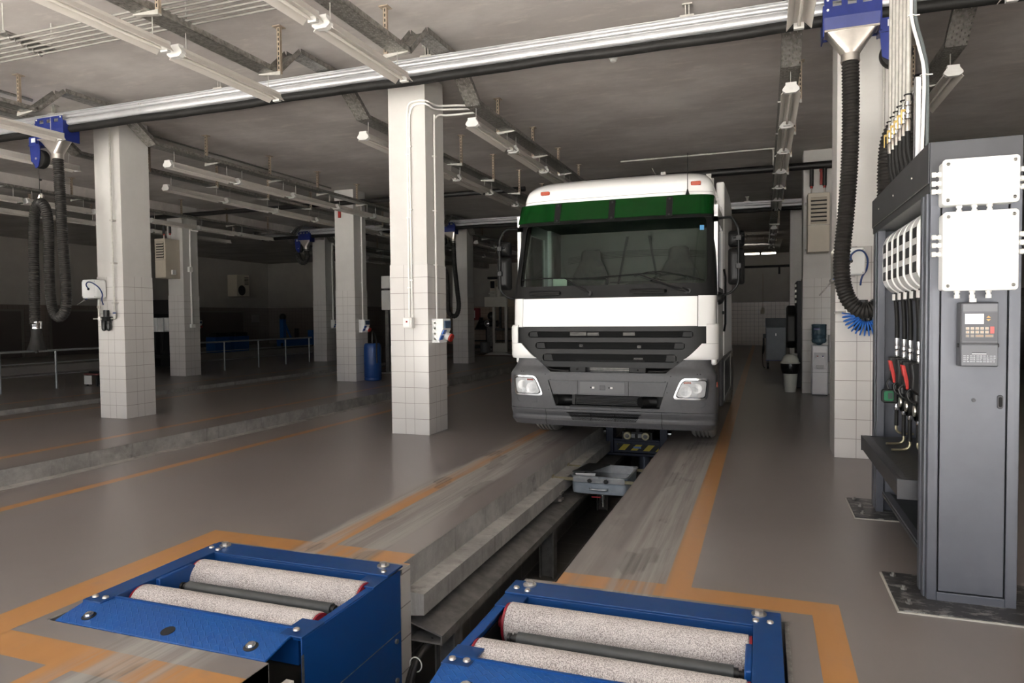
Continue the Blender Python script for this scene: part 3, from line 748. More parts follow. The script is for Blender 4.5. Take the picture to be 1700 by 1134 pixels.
def brake_bed(x0, x1, inner, label):
    """x0..x1 across, y 2.44..3.58; `inner` is the side facing the pit: 'R' or 'L'"""
    t = thing('brake_tester_bed', label, 'brake tester', ((x0+x1)/2, 3.0, 0), 'roller beds of the brake tester')
    zt = 0.045; yb0, yb1 = 3.40, 3.575
    # top beam at the far side
    m = MB(); m.box(x0, x1, yb0, yb1, zt-0.012, zt); m.box(x0+0.01, x1-0.01, yb0, yb0+0.012, -0.10, zt-0.012)
    m.build('rear_beam', M['tester_top'], t, bevel=0.003)
    # side cheeks with rounded notches over the rollers
    for nm, xa, xb in (('L', x0, x0+0.125), ('R', x1-0.125, x1)):
        if (nm == 'R') == (inner == 'R'):
            m = MB(); s = 1 if nm == 'R' else -1; xe = x1 if nm == 'R' else x0
            # pit-side cheek: thin plate going down into the pit, with a folded inner lip
            m.box(min(xe, xe-0.008*s), max(xe, xe-0.008*s), 2.62, yb1-0.03, -0.78, zt-0.02)
            m.box(min(xe-0.008*s, xe-0.05*s), max(xe-0.008*s, xe-0.05*s), 2.62, 3.40, zt-0.03, zt-0.02)
            m.build('pit_side_panel', M['tester_blue'], t, bevel=0.003)
            m = MB(); m.box(min(xe+0.002*s, xe), max(xe+0.002*s, xe), 2.60, yb1-0.04, -0.335, -0.33); m.box(min(xe+0.004*s, xe), max(xe+0.004*s, xe), 2.615, 2.63, -0.7, -0.05)
            for (yy, zz) in ((3.48, -0.37), (3.48, -0.6), (2.72, -0.37)): m.cyl((xe, yy, zz), (xe+0.012*s, yy, zz), 0.014, 10)
            m.build('panel_seams', M['galv'], t)
            for (ya, yb_, lab) in ((2.62, 2.80, 0), (3.25, 3.42, 1)):
                q = MB(); q.box(min(xe, xe-0.13*s), max(xe, xe-0.13*s), ya, yb_, zt-0.022, zt-0.012); q.build('corner_plate', M['tester_top'], t, bevel=0.002)
        else:
            m = MB(); m.prism([(2.60, -0.10), (2.60, zt-0.004), (yb1-0.04, zt+0.004), (yb1-0.04, -0.1)], 'x', xa, xb); m.build('side_cheek', M['tester_top'], t, bevel=0.004)
            s = 1 if nm == 'L' else -1; xi = xb if nm == 'L' else xa
            q = MB(); q.prism([(2.95, zt-0.005), (3.02, zt-0.004), (3.20, zt-0.004), (3.24, zt-0.03), (3.24, -0.16), (2.95, -0.16)], 'x', min(xi, xi+0.03*s), max(xi, xi+0.03*s)); q.build('bearing_guard', M['tester_blue'], t, bevel=0.006)
    # sloping chequered ramp on the near side
    yr0, yr1 = 2.44, 2.60
    m = MB(); m.prism([(yr0, -0.012), (yr0, 0.0), (yr1, zt-0.012), (yr1+0.10, zt-0.013), (yr1+0.10, zt-0.025), (yr1, zt-0.024)], 'x', x0+0.01, x1-(0.0 if inner == 'L' else 0.06))
    rp = m.build('ramp_plate', M['checker'], t, bevel=0.003)
    w = x1-x0
    for fx in (0.12, 0.5, 0.86):
        xx = x0+w*fx; yy = 2.505; zz = 0.0+(zt-0.012)*(yy-yr0)/(yr1-yr0); n = Vector((0, -0.20, 0.98)).normalized()
        q = MB(); c = Vector((xx, yy, zz)); q.cyl(c+n*0.0005, c+n*0.0025, 0.034, 20); q.build('countersink', M['dark_hole'], rp)
        if fx != 0.5:
            q = MB(); q.cyl(c+n*0.002, c+n*0.012, 0.024, 16); q.cyl(c+n*0.012, c+n*0.02, 0.016, 6); q.build('anchor_bolt', M['chrome'], rp)
    # front lip under the ramp
    MB().box(x0+0.01, x1-0.07, yr1+0.085, yr1+0.1, -0.14, zt-0.006).build('front_beam', M['tester_blue'], t)
    # rollers
    rx0, rx1 = (x0+0.14, x1-0.075) if inner == 'R' else (x0+0.075, x1-0.14)
    for nm, yy in (('front_roller', 2.845), ('rear_roller', 3.265)):
        m = MB(); m.lathe([(0.092, rx0), (0.10, rx0+0.006), (0.10, rx1-0.006), (0.092, rx1)], (0, yy, -0.055), 'x', 40); r = m.build(nm, M['grit'], t)
        for xe, d in ((rx0, -1), (rx1, 1)):
            q = MB(); q.lathe([(0.096, xe), (0.096, xe+0.012*d), (0.03, xe+0.016*d), (0.03, xe+0.05*d)], (0, yy, -0.055), 'x', 32); q.build('end_disc', M['end_red'], r)
    m = MB(); m.cyl((rx0+0.12, 3.055, -0.03), (rx1-0.06, 3.055, -0.03), 0.033, 20); s = m.build('sensor_roller', M['sensor_grey'], t)
    for xe, d in ((rx0+0.12, -1), (rx1-0.06, 1)):
        q = MB(); q.cyl((xe, 3.055, -0.03), (xe+0.02*d, 3.055, -0.03), 0.024, 16); q.cyl((xe+0.02*d, 3.055, -0.03), (xe+0.05*d, 3.055, -0.03), 0.014, 12); q.cyl((xe+0.035*d, 3.055, -0.03), (xe+0.05*d, 3.055, -0.03), 0.022, 16); q.build('sensor_bearing', M['pipe_black'], s)
    # dark tub below
    m = MB(); m.box(x0+0.02, x1-0.02, 2.62, 3.56, -0.5, -0.47); m.box(x0+0.01, x0+0.02, 2.62, 3.56, -0.5, -0.05); m.build('tub', M['dark_hole'], t, smooth=False)
    # bolts
    bolts = [(x0+0.10, 3.52, 1), (x1-0.10, 3.52, 1)]
    bolts += [(x0+0.045, 3.46, 0), (x0+0.115, 3.44, 0), (x0+0.045, 2.64, 0), (x0+0.11, 2.645, 0), (x1-0.05, 3.44, 0), (x1-0.055, 2.655, 0)]
    if inner == 'L': bolts += [(x1-0.115, 3.44, 0)]
    for (bx, by, big) in bolts:
        q = MB(); z = zt+0.004
        if big: q.cyl((bx, by, z-0.01), (bx, by, z+0.004), 0.036, 20); q.cyl((bx, by, z+0.004), (bx, by, z+0.02), 0.022, 6)
        else: q.lathe2([(0.017, 0), (0.015, 0.008), (0.008, 0.012), (0.0, 0.013)], (bx, by, z-0.002), (1, 1, 1), 14)
        q.build('bolt', M['steel'], t)
    return t
brake_bed(-3.365, -2.0, 'R', 'blue roller brake tester bed left of the pit, nearest the photographer on the left')
brake_bed(-1.29, 0.085, 'L', 'blue roller brake tester bed right of the pit, cut off by the bottom edge')
# cable hose at the tiled pit end
t = thing('pit_cable', 'dark cable conduit with tie, beside the blue panel in the pit', 'cable', (-1.99, 3.65, -0.5))
MB().tube(smooth_path([(-2.01, 3.58, -0.85), (-2.0, 3.60, -0.72), (-1.985, 3.66, -0.60), (-1.95, 3.76, -0.52), (-1.92, 3.86, -0.50)], 0.04), 0.02, 12).build('conduit', M['hose_black'], t)
MB().tube(smooth_path([(-1.99, 3.57, -0.84), (-1.975, 3.60, -0.68), (-1.96, 3.68, -0.56), (-1.92, 3.80, -0.49)], 0.04), 0.018, 12).build('conduit', M['hose_black'], t)
MB().tube([(-1.97+0.04*math.cos(a), 3.66, -0.59+0.045*math.sin(a)) for a in [i*PI/10 for i in range(20)]], 0.004, 6, closed=True).build('cable_tie', M['white_plastic'], t)

# ================================================================ steel guide beams in the pits (channel on posts)
M['old_steel'] = mat('worn_grey_steel', (112, 109, 106), 0.5, 0.15, var=0.25, vscale=10)
def guide(x, y0, y1, label, posts):
    t = thing('guide_beam', label, 'beam', (x+0.05, (y0+y1)/2, -0.4), 'steel beams in the pits')
    m = MB(); m.prism([(x+0.0, -0.36), (x+0.25, -0.43), (x+0.25, -0.48), (x+0.24, -0.48), (x+0.24, -0.438), (x, -0.37)], 'y', y0, y1)
    m.box(x, x+0.008, y0, y1, -0.55, -0.36); m.box(x+0.02, x+0.25, y0, y1, -0.488, -0.478)
    m.build('channel', M['old_steel'], t, smooth=False)
    for yy in posts:
        q = MB(); q.box(x+0.10, x+0.24, yy-0.006, yy+0.006, PD, -0.488); q.box(x+0.10, x+0.112, yy-0.06, yy+0.06, PD, -0.478); q.box(x+0.228, x+0.24, yy-0.06, yy+0.06, PD, -0.488)
        q.build('post', M['old_steel'], t, smooth=False)
guide(PIT_L, 3.74, 18.3, 'worn steel beam under the ledge in the truck pit', [4.0, 6.2, 8.6, 11, 13.5])

# ================================================================ sliding oil drip tray in the pit
M['tray_grey'] = mat('tray_blue_grey', (156, 166, 176), 0.4, 0.3, var=0.06, vscale=10)
M['tray_in'] = mat('tray_inner_steel', (158, 160, 162), 0.35, 0.6, var=0.15, vscale=12)
M['oil'] = mat('dark_oil', (38, 30, 20), 0.12, var=0.2)
M['brass'] = mat('yellow_passivated', (158, 150, 124), 0.35, 0.8, var=0.2, vscale=20)
M['black_plastic'] = mat('black_plastic', (28, 28, 28), 0.4)
TX0, TX1, TY0, TY1, TZ = -1.87, -1.29, 6.92, 7.50, -0.135
t = thing('drip_tray', 'grey sliding oil drip tray with red drain tap, spanning the pit', 'drip tray', ((TX0+TX1)/2, (TY0+TY1)/2, TZ-0.2))
def rrect(x0, x1, y0, y1, r, n=5):
    out = []
    for (cx, cyy, a0) in ((x1-r, y1-r, 0), (x0+r, y1-r, PI/2), (x0+r, y0+r, PI), (x1-r, y0+r, 1.5*PI)):
        for k in range(n+1): a = a0+PI/2*k/n; out.append((cx+r*math.cos(a), cyy+r*math.sin(a)))
    return out
m = MB(); rows = []
for (ins, z) in ((-0.018, TZ-0.006), (-0.018, TZ), (0.004, TZ), (0.006, TZ-0.17), (0.02, TZ-0.175)):
    rows.append([(x, y, z) for x, y in rrect(TX0+ins, TX1-ins, TY0+ins, TY1-ins, 0.05)])
m.loft(rows, closed=True); k = len(rows[-1]); m.add(rows[-1], [tuple(range(k))])
m.build('inner_liner', M['tray_in'], t)
m = MB(); rows = [[(x, y, z) for x, y in rrect(TX0+i, TX1-i, TY0+i, TY1-i, 0.055)] for (i, z) in ((-0.004, TZ-0.007), (0.0, TZ-0.16), (0.006, TZ-0.185), (0.03, TZ-0.195))]
m.loft(rows, closed=True); m.add(rows[-1], [tuple(range(len(rows[-1])))]); m.build('pan', M['tray_grey'], t)
m = MB(); m.add([(x, y, TZ-0.085) for x, y in rrect(TX0+0.01, TX1-0.01, TY0+0.01, TY1-0.01, 0.04)], [tuple(range(24))]); m.build('oil', M['oil'], t)
m = MB(); m.box(TX0+0.02, TX1-0.02, TY0-0.022, TY0-0.004, TZ-0.068, TZ-0.012); m.box(TX0+0.02, TX1-0.02, TY1+0.004, TY1+0.022, TZ-0.068, TZ-0.012); m.build('slide_sleeves', M['tray_in'], t, smooth=False, bevel=0.002)
for yy in (TY0-0.013, TY1+0.013):
    m = MB(); m.box(-2.045, TX0+0.06, yy-0.008, yy+0.008, TZ-0.056, TZ-0.026); m.box(TX1-0.06, -1.14, yy-0.008, yy+0.008, TZ-0.056, TZ-0.026); a = m.build('telescopic_arm', M['brass'], t, smooth=False)
    for xx, d in ((-2.045, -1), (-1.14, 1)):
        q = MB(); q.lathe([(0.012, xx), (0.012, xx+0.012*d), (0.034, xx+0.012*d), (0.034, xx+0.02*d), (0.026, xx+0.02*d), (0.026, xx+0.03*d), (0.01, xx+0.032*d)], (0, yy, TZ-0.04), 'x', 18); q.build('roller_wheel', M['brass'], a)
for xx in (TX0+0.20, TX0+0.37):
    m = MB(); n = 14; m.cyl((xx, TY0-0.022, TZ-0.04), (xx, TY0-0.04, TZ-0.04), 0.01, 8)
    pr = [(xx+(0.024 if i % 2 else 0.019)*math.cos(2*PI*i/n), TZ-0.04+(0.024 if i % 2 else 0.019)*math.sin(2*PI*i/n)) for i in range(n)]
    m.prism(pr, 'y', TY0-0.055, TY0-0.036); m.build('star_knob', M['black_plastic'], t, bevel=0.002)
m = MB(); cxx = (TX0+TX1)/2; m.tube(smooth_path([(cxx-0.09, TY0+0.002, TZ-0.125), (cxx-0.085, TY0-0.03, TZ-0.13), (cxx-0.06, TY0-0.04, TZ-0.13), (cxx+0.06, TY0-0.04, TZ-0.13), (cxx+0.085, TY0-0.03, TZ-0.13), (cxx+0.09, TY0+0.002, TZ-0.125)], 0.01), 0.009, 10); m.build('pull_handle', M['tray_in'], t)
m = MB(); vx, vy = cxx+0.01, TY0+0.12; m.cyl((vx, vy, TZ-0.19), (vx, vy, TZ-0.33), 0.014, 12); m.cyl((vx, vy, TZ-0.22), (vx, vy, TZ-0.27), 0.022, 12); m.cyl((vx, vy, TZ-0.30), (vx, vy, TZ-0.345), 0.017, 12); v = m.build('drain_tap', M['chrome'], t)
MB().box(vx-0.11, vx-0.015, vy-0.03, vy-0.018, TZ-0.248, TZ-0.235).build('tap_lever', mat('red_grip', (176, 48, 56), 0.4), v, bevel=0.003)
m = MB(); m.add([(TX0-0.01, TY0+0.06, TZ+0.01), (TX0+0.05, TY0+0.03, TZ+0.0), (TX0+0.33, TY0+0.14, TZ+0.01), (TX0+0.40, TY1-0.12, TZ+0.05), (TX0+0.14, TY1-0.05, TZ+0.09)], [(0, 1, 2, 3, 4)])
m2 = MB(); q = [(TX0-0.012, TY0+0.08), (TX0+0.17, TY0+0.13), (TX0+0.30, TY1-0.06), (TX0+0.06, TY1-0.05)]
m2.prism(q, 'z', TZ+0.012, TZ+0.02); m2.build('splash_board', M['black_plastic'], t, smooth=False)
MB().prism([(TX0+0.02, TZ-0.06), (TX0+0.22, TZ-0.04), (TX0+0.235, TZ+0.008), (TX0+0.02, TZ+0.0)], 'y', TY0+0.09, TY0+0.096).build('strainer_plate', M['alu'], t, smooth=False)
t = thing('pit_lamp', 'round metal bulkhead lamp fixed low on the left pit wall beside the drip tray', 'lamp', (-1.98, 6.72, -0.4))
MB().lathe([(0.08, -2.075), (0.085, -1.99), (0.07, -1.95), (0.03, -1.93)], (0, 6.75, -0.32), 'x', 20).build('housing', M['old_steel'], t)
MB().box(-1.955, -1.92, 6.70, 6.80, -0.30, -0.275).box(-1.955, -1.92, 6.70, 6.80, -0.37, -0.345).build('clips', M['steel'], t, smooth=False)

# ================================================================ pit jack under the truck
M['jack_blue'] = mat('jack_navy', (26, 32, 52), 0.4, var=0.1)
def hazard():
    t = NT('hazard_stripes'); X, Y, Z = t.xyz()
    k = t.op('LESS_THAN', t.op('FLOORED_MODULO', t.op('ADD', X, t.op('MULTIPLY', Z, -0.9)), 0.165), 0.085)
    t.l.new(t.mix(k, lin((16, 16, 16)), lin((196, 176, 62))), t.b.inputs['Base Color']); t.b.inputs['Roughness'].default_value = 0.45; return t.m
M['hazard'] = hazard()
JY = 9.3
t = thing('pit_jack', 'dark blue pit jack with yellow and black stripes under the truck front', 'pit jack', (-1.6, JY, -0.4))
m = MB(); m.box(-2.0, -1.9, JY-0.1, JY+0.1, -0.36, 0.02); m.box(-1.28, -1.18, JY-0.1, JY+0.1, -0.36, 0.02); m.box(-1.9, -1.28, JY-0.06, JY+0.06, -0.33, -0.14); m.box(-2.0, -1.18, JY-0.13, JY+0.1, -0.36, -0.33)
m.box(-1.9, -1.28, JY-0.09, JY-0.06, -0.17, -0.14)
m.build('carriage', M['jack_blue'], t, smooth=False, bevel=0.006)
MB().box(-1.85, -1.30, JY-0.075, JY-0.062, -0.295, -0.215).build('stripe_plate', M['hazard'], t, smooth=False)
MB().box(-1.63, -1.53, JY-0.08, JY-0.0755, -0.265, -0.24).build('maker_plate', mat('pale_blue_plate', (108, 142, 196), 0.4), t, smooth=False)
MB().cyl((-1.5, JY+0.02, -0.36), (-1.5, JY+0.02, PD+0.02), 0.075, 24).build('ram_cylinder', mat('ram_steel', (120, 126, 140), 0.3, 0.7), t)
for xx in (-1.70, -1.46):
    m = MB(); m.lathe([(0.05, -0.16), (0.055, -0.15), (0.055, -0.10), (0.03, -0.09)], (xx, JY, -0.085), 'y', 20); m.build('roller', M['brass'], t)
    m = MB(); m.cyl((xx, JY-0.175, -0.085), (xx, JY-0.16, -0.085), 0.028, 16); s = 1 if xx < -1.6 else -1; m.box(min(xx+0.05*s, xx+0.1*s), max(xx+0.05*s, xx+0.1*s), JY-0.15, JY-0.1, -0.11, -0.06); m.build('roller_hub', M['chrome'], t)
MB().box(-1.78, -1.38, JY-0.09, JY+0.09, -0.14, -0.045).cyl((-1.58, JY, -0.045), (-1.58, JY, 0.02), 0.05, 16).build('lifting_head', M['pipe_black'], t, smooth=False)
for xx, a, b in ((-1.99, -2.05, -1.99), (-1.15, -1.18, -1.135)):
    m = MB(); m.cyl((a, JY, -0.06), (b, JY, -0.06), 0.05, 18); m.cyl((a-0.0, JY, -0.06), (b+0.12 if xx < -1.5 else b, JY, -0.06), 0.015, 10); m.build('guide_wheel', M['chrome'], t)
# ================================================================ the truck (local frame: x across, y backwards from the bumper, z up)
M['truck_white'] = mat('truck_white', (250, 249, 247), 0.22, var=0.015, vscale=2, coat=0.5)
M['bumper_grey'] = mat('bumper_grey', (90, 90, 92), 0.42, var=0.05, vscale=30, bump=0.08, bscale=350, spec=0.35)
M['truck_black'] = mat('truck_black', (24, 24, 24), 0.42, var=0.06, spec=0.25)
M['grille_slat'] = mat('grille_slat', (38, 38, 38), 0.42, var=0.05, spec=0.25)
M['gap'] = mat('panel_gap', (8, 8, 8), 0.8)
M['tyre'] = mat('tyre_rubber', (150, 147, 143), 0.75, var=0.15, vscale=14)
M['tyre_groove'] = mat('tyre_groove', (20, 20, 20), 0.85)
M['rim'] = mat('wheel_rim', (176, 174, 170), 0.35, 0.7)
M['orange_lens'] = mat('orange_lens', (168, 62, 34), 0.25)
M['interior'] = mat('cab_lining', (104, 101, 97), 0.8, var=0.05)
M['seat_cloth'] = mat('seat_cloth', (56, 54, 51), 0.85, var=0.35, vscale=14)
M['dash'] = mat('dashboard', (46, 44, 42), 0.6)
def glass(name, tint, gl=0.06, dens=1.0):
    t = NT(name); t.n.remove(t.b)
    tr = t.n.new('ShaderNodeBsdfTransparent'); tr.inputs[0].default_value = tint
    g = t.n.new('ShaderNodeBsdfGlossy'); g.inputs['Roughness'].default_value = 0.02
    f = t.n.new('ShaderNodeFresnel'); f.inputs['IOR'].default_value = 1.5
    mx = t.n.new('ShaderNodeMixShader'); t.l.new(f.outputs[0], mx.inputs[0]); t.l.new(tr.outputs[0], mx.inputs[1]); t.l.new(g.outputs[0], mx.inputs[2]); t.l.new(mx.outputs[0], t.out.inputs[0]); return t.m
M['windscreen'] = glass('windscreen_glass', (0.70, 0.77, 0.74, 1))
M['side_glass'] = glass('side_glass', (0.6, 0.68, 0.66, 1))
def visor_mat():
    t = NT('green_visor'); t.n.remove(t.b)
    tr = t.n.new('ShaderNodeBsdfTransparent'); tr.inputs[0].default_value = (0.04, 0.20, 0.05, 1)
    d = t.n.new('ShaderNodeBsdfPrincipled'); d.inputs['Base Color'].default_value = lin((18, 74, 28)); d.inputs['Roughness'].default_value = 0.12
    mx = t.n.new('ShaderNodeMixShader'); mx.inputs[0].default_value = 0.45
    t.l.new(tr.outputs[0], mx.inputs[1]); t.l.new(d.outputs[0], mx.inputs[2]); t.l.new(mx.outputs[0], t.out.inputs[0]); return t.m
M['visor'] = visor_mat()
def mesh_grille():
    t = NT('grille_mesh'); X, Y, Z = t.xyz()
    r = t.op('FLOOR', t.op('DIVIDE', Z, 0.011)); xx = t.op('ADD', X, t.op('MULTIPLY', r, 0.0085))
    a = t.op('SUBTRACT', t.op('FLOORED_MODULO', xx, 0.017), 0.0085); b = t.op('SUBTRACT', t.op('FLOORED_MODULO', Z, 0.011), 0.0055)
    q = t.op('ADD', t.op('POWER', t.op('DIVIDE', a, 0.0068), 2.0), t.op('POWER', t.op('DIVIDE', b, 0.0043), 2.0))
    h = t.op('LESS_THAN', q, 1.0)
    t.b.inputs['Base Color'].default_value = lin((14, 14, 14)); t.b.inputs['Roughness'].default_value = 0.5; t.b.inputs['Specular IOR Level'].default_value = 0.15
    tr = t.n.new('ShaderNodeBsdfTransparent'); mx = t.n.new('ShaderNodeMixShader')
    t.l.new(h, mx.inputs[0]); t.l.new(t.b.outputs[0], mx.inputs[1]); t.l.new(tr.outputs[0], mx.inputs[2]); t.l.new(mx.outputs[0], t.out.inputs[0]); return t.m
M['mesh'] = mesh_grille()
def lens_mat():
    t = NT('headlight_reflector'); v = t.n.new('ShaderNodeTexVoronoi'); t.l.new(t.tc(), v.inputs['Vector']); v.inputs['Scale'].default_value = 16
    n = t.noise(20, 3, 0.6); t.b.inputs['Base Color'].default_value = lin((254, 254, 254)); t.b.inputs['Metallic'].default_value = 0.0; t.b.inputs['Roughness'].default_value = 0.15
    t.bump(t.op('ADD', v.outputs['Distance'], t.op('MULTIPLY', n, 0.6)), 0.6, 0.02); return t.m
M['reflector_cup'] = lens_mat()
M['clear'] = glass('clear_lens', (0.95, 0.95, 0.95, 1))

TRK = (-1.672, 7.70, 0.0)
truck = thing('truck', 'large white cab-over truck with grey bumper and green sun visor parked over the pit', 'truck', TRK)
LOC[truck] = Vector((0, 0, 0))

def interp(tab, z):
    if z <= tab[0][0]: return tab[0][1]
    for (a, va), (b, vb) in zip(tab, tab[1:]):
        if z <= b: return va+(vb-va)*(z-a)/(b-a)
    return tab[-1][1]
CAB_Y = [(0.25, 0.05), (0.9, 0.07), (1.0, 0.08), (1.4, 0.07), (1.73, 0.10), (1.87, 0.13), (2.63, 0.36), (2.80, 0.375), (2.93, 0.385), (3.05, 0.43), (3.13, 0.55), (3.20, 0.75), (3.24, 1.05), (3.265, 1.5)]
CAB_W = [(0.25, 1.15), (1.0, 1.185), (1.73, 1.19), (2.63, 1.165), (2.86, 1.15), (3.0, 1.135), (3.09, 1.10), (3.16, 1.05), (3.215, 0.96), (3.245, 0.85), (3.265, 0.70)]
BUM_Y = [(0.245, 0.06), (0.28, 0.03), (0.31, 0.012), (0.33, 0.03), (0.355, 0.035), (0.385, 0.015), (0.42, 0.0), (0.436, 0.0), (0.44, 0.012), (0.60, 0.0), (0.85, 0.0), (0.89, 0.015), (0.93, 0.05), (1.03, 0.075)]
BUM_W = [(0.24, 1.165), (0.30, 1.19), (0.44, 1.20), (0.84, 1.20), (0.90, 1.165), (0.97, 1.13), (1.03, 1.12)]
def fpt(x, z, Yt, Wt, d=0.30, off=0.0):
    hw = interp(Wt, z); u = min(1.0, abs(x)/hw)
    return (x, interp(Yt, z)+d*(1-(max(0.0, 1-u**4))**0.25)+off, z)
def xs_between(a, b, hw, n):
    T = lambda x: math.copysign(math.asin(min(1.0, (x/hw)**2)), x)
    ta, tb = T(a), T(b); out = []
    for i in range(n+1):
        t = ta+(tb-ta)*i/n; out.append(math.copysign(hw*math.sqrt(abs(math.sin(t))), t))
    out[0] = a; out[-1] = b; return out
def patch(mb, zs, xl, xr, off=0.0, th=0.02, n=16, Yt=CAB_Y, Wt=CAB_W, d=0.30):
    rows = []
    for z in zs:
        hw = interp(Wt, z); a = max(-hw, xl(z) if callable(xl) else xl); b = min(hw, xr(z) if callable(xr) else xr)
        o = off(z) if callable(off) else off
        rows.append([fpt(x, z, Yt, Wt, d, o) for x in xs_between(a, b, hw, n)])
    return mb.slab(rows, (0, th, 0))
def lerpz(z0, v0, z1, v1): return lambda z: v0+(v1-v0)*(z-z0)/(z1-z0)
def zr(a, b, n): return [a+(b-a)*i/n for i in range(n+1)]
HWF = 1.3
BD = 0.24
def bpatch(mb, zs, xl, xr, off=0.0, th=0.02, n=16): return patch(mb, zs, xl, xr, off, th, n, BUM_Y, BUM_W, BD)

# ---- bumper
m = MB()
for s in (-1, 1):
    inner = lerpz(0.472, 0.595, 0.775, 0.690)
    zs = zr(0.44, 0.472, 2)+zr(0.472, 0.775, 8)[1:]+zr(0.775, 0.87, 4)[1:]
    f = lambda z: 0.0 if (z < 0.4721 or z > 0.7749) else inner(z)
    # side fields with the recessed centre left open
    zz = zr(0.472, 0.775, 8)
    if s > 0: bpatch(m, zz, inner, HWF)
    else: bpatch(m, zz, lambda z: -HWF, lambda z: -inner(z))
    g = lerpz(0.87, 0.66, 1.03, 0.87)
    zz = zr(0.87, 1.03, 8)
    if s > 0: bpatch(m, zz, g, HWF)
    else: bpatch(m, zz, lambda z: -HWF, lambda z: -g(z))
bpatch(m, zr(0.44, 0.472, 2), -HWF, HWF, n=32); bpatch(m, zr(0.775, 0.87, 6), -HWF, HWF, n=32)
bump = m.build('bumper', M['bumper_grey'], truck, angle=50)
m = MB(); bpatch(m, zr(0.24, 0.436, 20), -HWF, HWF, n=40); val = m.build('lower_valance', M['bumper_grey'], truck, angle=60)
m = MB()
for x in (-0.72, 0.62): bpatch(m, zr(0.245, 0.436, 12), x-0.003, x+0.003, off=-0.0015, th=0.002, n=1)
m.build('valance_seams', M['gap'], val, smooth=False)
# lower air slot with two bars
lo = lambda z: -0.455+0.055*((0.40-z)/0.08); hi = lambda z: 0.385-0.05*((0.40-z)/0.08)
m = MB(); bpatch(m, zr(0.318, 0.402, 6), lo, hi, off=-0.004, th=0.01, n=12); m.build('lower_air_slot', M['mesh'], val)
m = MB(); bpatch(m, zr(0.318, 0.402, 6), lo, hi, off=0.012, th=0.004, n=12); m.build('slot_backing', mat('slot_dust', (96, 96, 98), 0.8), val)
m = MB()
for z in (0.357, 0.371): bpatch(m, [z-0.003, z+0.003], lo, hi, off=-0.012, th=0.012, n=12)
for x in (-0.18, 0.10): bpatch(m, zr(0.318, 0.402, 4), x-0.006, x+0.006, off=-0.012, th=0.01, n=1)
bpatch(m, [0.400, 0.408], lambda z: lo(0.402)-0.008, lambda z: hi(0.402)+0.008, off=-0.01, th=0.01, n=12)
m.build('slot_bars', M['truck_black'], val, smooth=False)
# recessed centre of the bumper
m = MB(); li = lambda z: -lerpz(0.472, 0.595, 0.775, 0.690)(z); ri = lambda z: lerpz(0.472, 0.595, 0.775, 0.690)(z)
bpatch(m, zr(0.61, 0.772, 4), lambda z: li(z)+0.006, lambda z: ri(z)-0.006, off=0.018, th=0.02, n=24); rc = m.build('number_plate_panel', M['bumper_grey'], truck)
m = MB()
for x in (-0.335, 0.252): bpatch(m, zr(0.612, 0.80, 6), x-0.002, x+0.002, off=0.0145 if True else 0, th=0.003, n=1)
m.build('panel_seams', M['gap'], rc, smooth=False)
m = MB(); bpatch(m, zr(0.628, 0.762, 4), -0.305, 0.215, off=0.012, th=0.005, n=10); pl = m.build('number_plate_base', mat('plate_base', (98, 98, 100), 0.4), rc)
for x in (-0.15, 0.06):
    q = MB(); q.box(x-0.014, x+0.014, 0.004, 0.014, 0.685, 0.707); q.build('plate_clip', M['white_plastic'], pl, smooth=False)
    q = MB(); q.box(x-0.034, x-0.016, 0.008, 0.014, 0.690, 0.704); q.build('clip_slot', M['gap'], pl, smooth=False)
q = MB(); q.box(-0.078, -0.012, 0.008, 0.014, 0.672, 0.722); q.build('screw_boss', mat('boss_grey', (82, 82, 84), 0.4), pl, bevel=0.008)
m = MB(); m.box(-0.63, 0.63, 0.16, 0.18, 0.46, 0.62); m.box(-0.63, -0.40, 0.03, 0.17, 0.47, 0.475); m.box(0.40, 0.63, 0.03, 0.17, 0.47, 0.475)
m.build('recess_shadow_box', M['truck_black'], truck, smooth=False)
for x0, x1 in ((-0.60, -0.42), (0.38, 0.55)):
    m = MB(); m.tube(smooth_path([(x0, 0.03, 0.54), (x0+0.04, 0.07, 0.54), ((x0+x1)/2, 0.10, 0.54), (x1, 0.12, 0.54)], 0.02), 0.058, 14); m.build('recess_cheek', M['truck_black'], truck)
m = MB()
for k in range(7): m.box(-0.375, 0.365, 0.075, 0.12, 0.498+k*0.0145, 0.506+k*0.0145)
m.box(-0.41, -0.375, 0.06, 0.12, 0.49, 0.605); m.box(0.365, 0.40, 0.06, 0.12, 0.49, 0.605)
m.build('cooler_slats', M['grille_slat'], truck, smooth=False)
m = MB(); m.box(-0.42, 0.40, -0.002, 0.08, 0.472, 0.487); st = m.build('bumper_step', M['truck_black'], truck, smooth=False)
m = MB()
for k in range(40): m.box(-0.405+k*0.02, -0.395+k*0.02, 0.0, 0.075, 0.487, 0.492)
m.build('step_ribs', M['truck_black'], st, smooth=False)
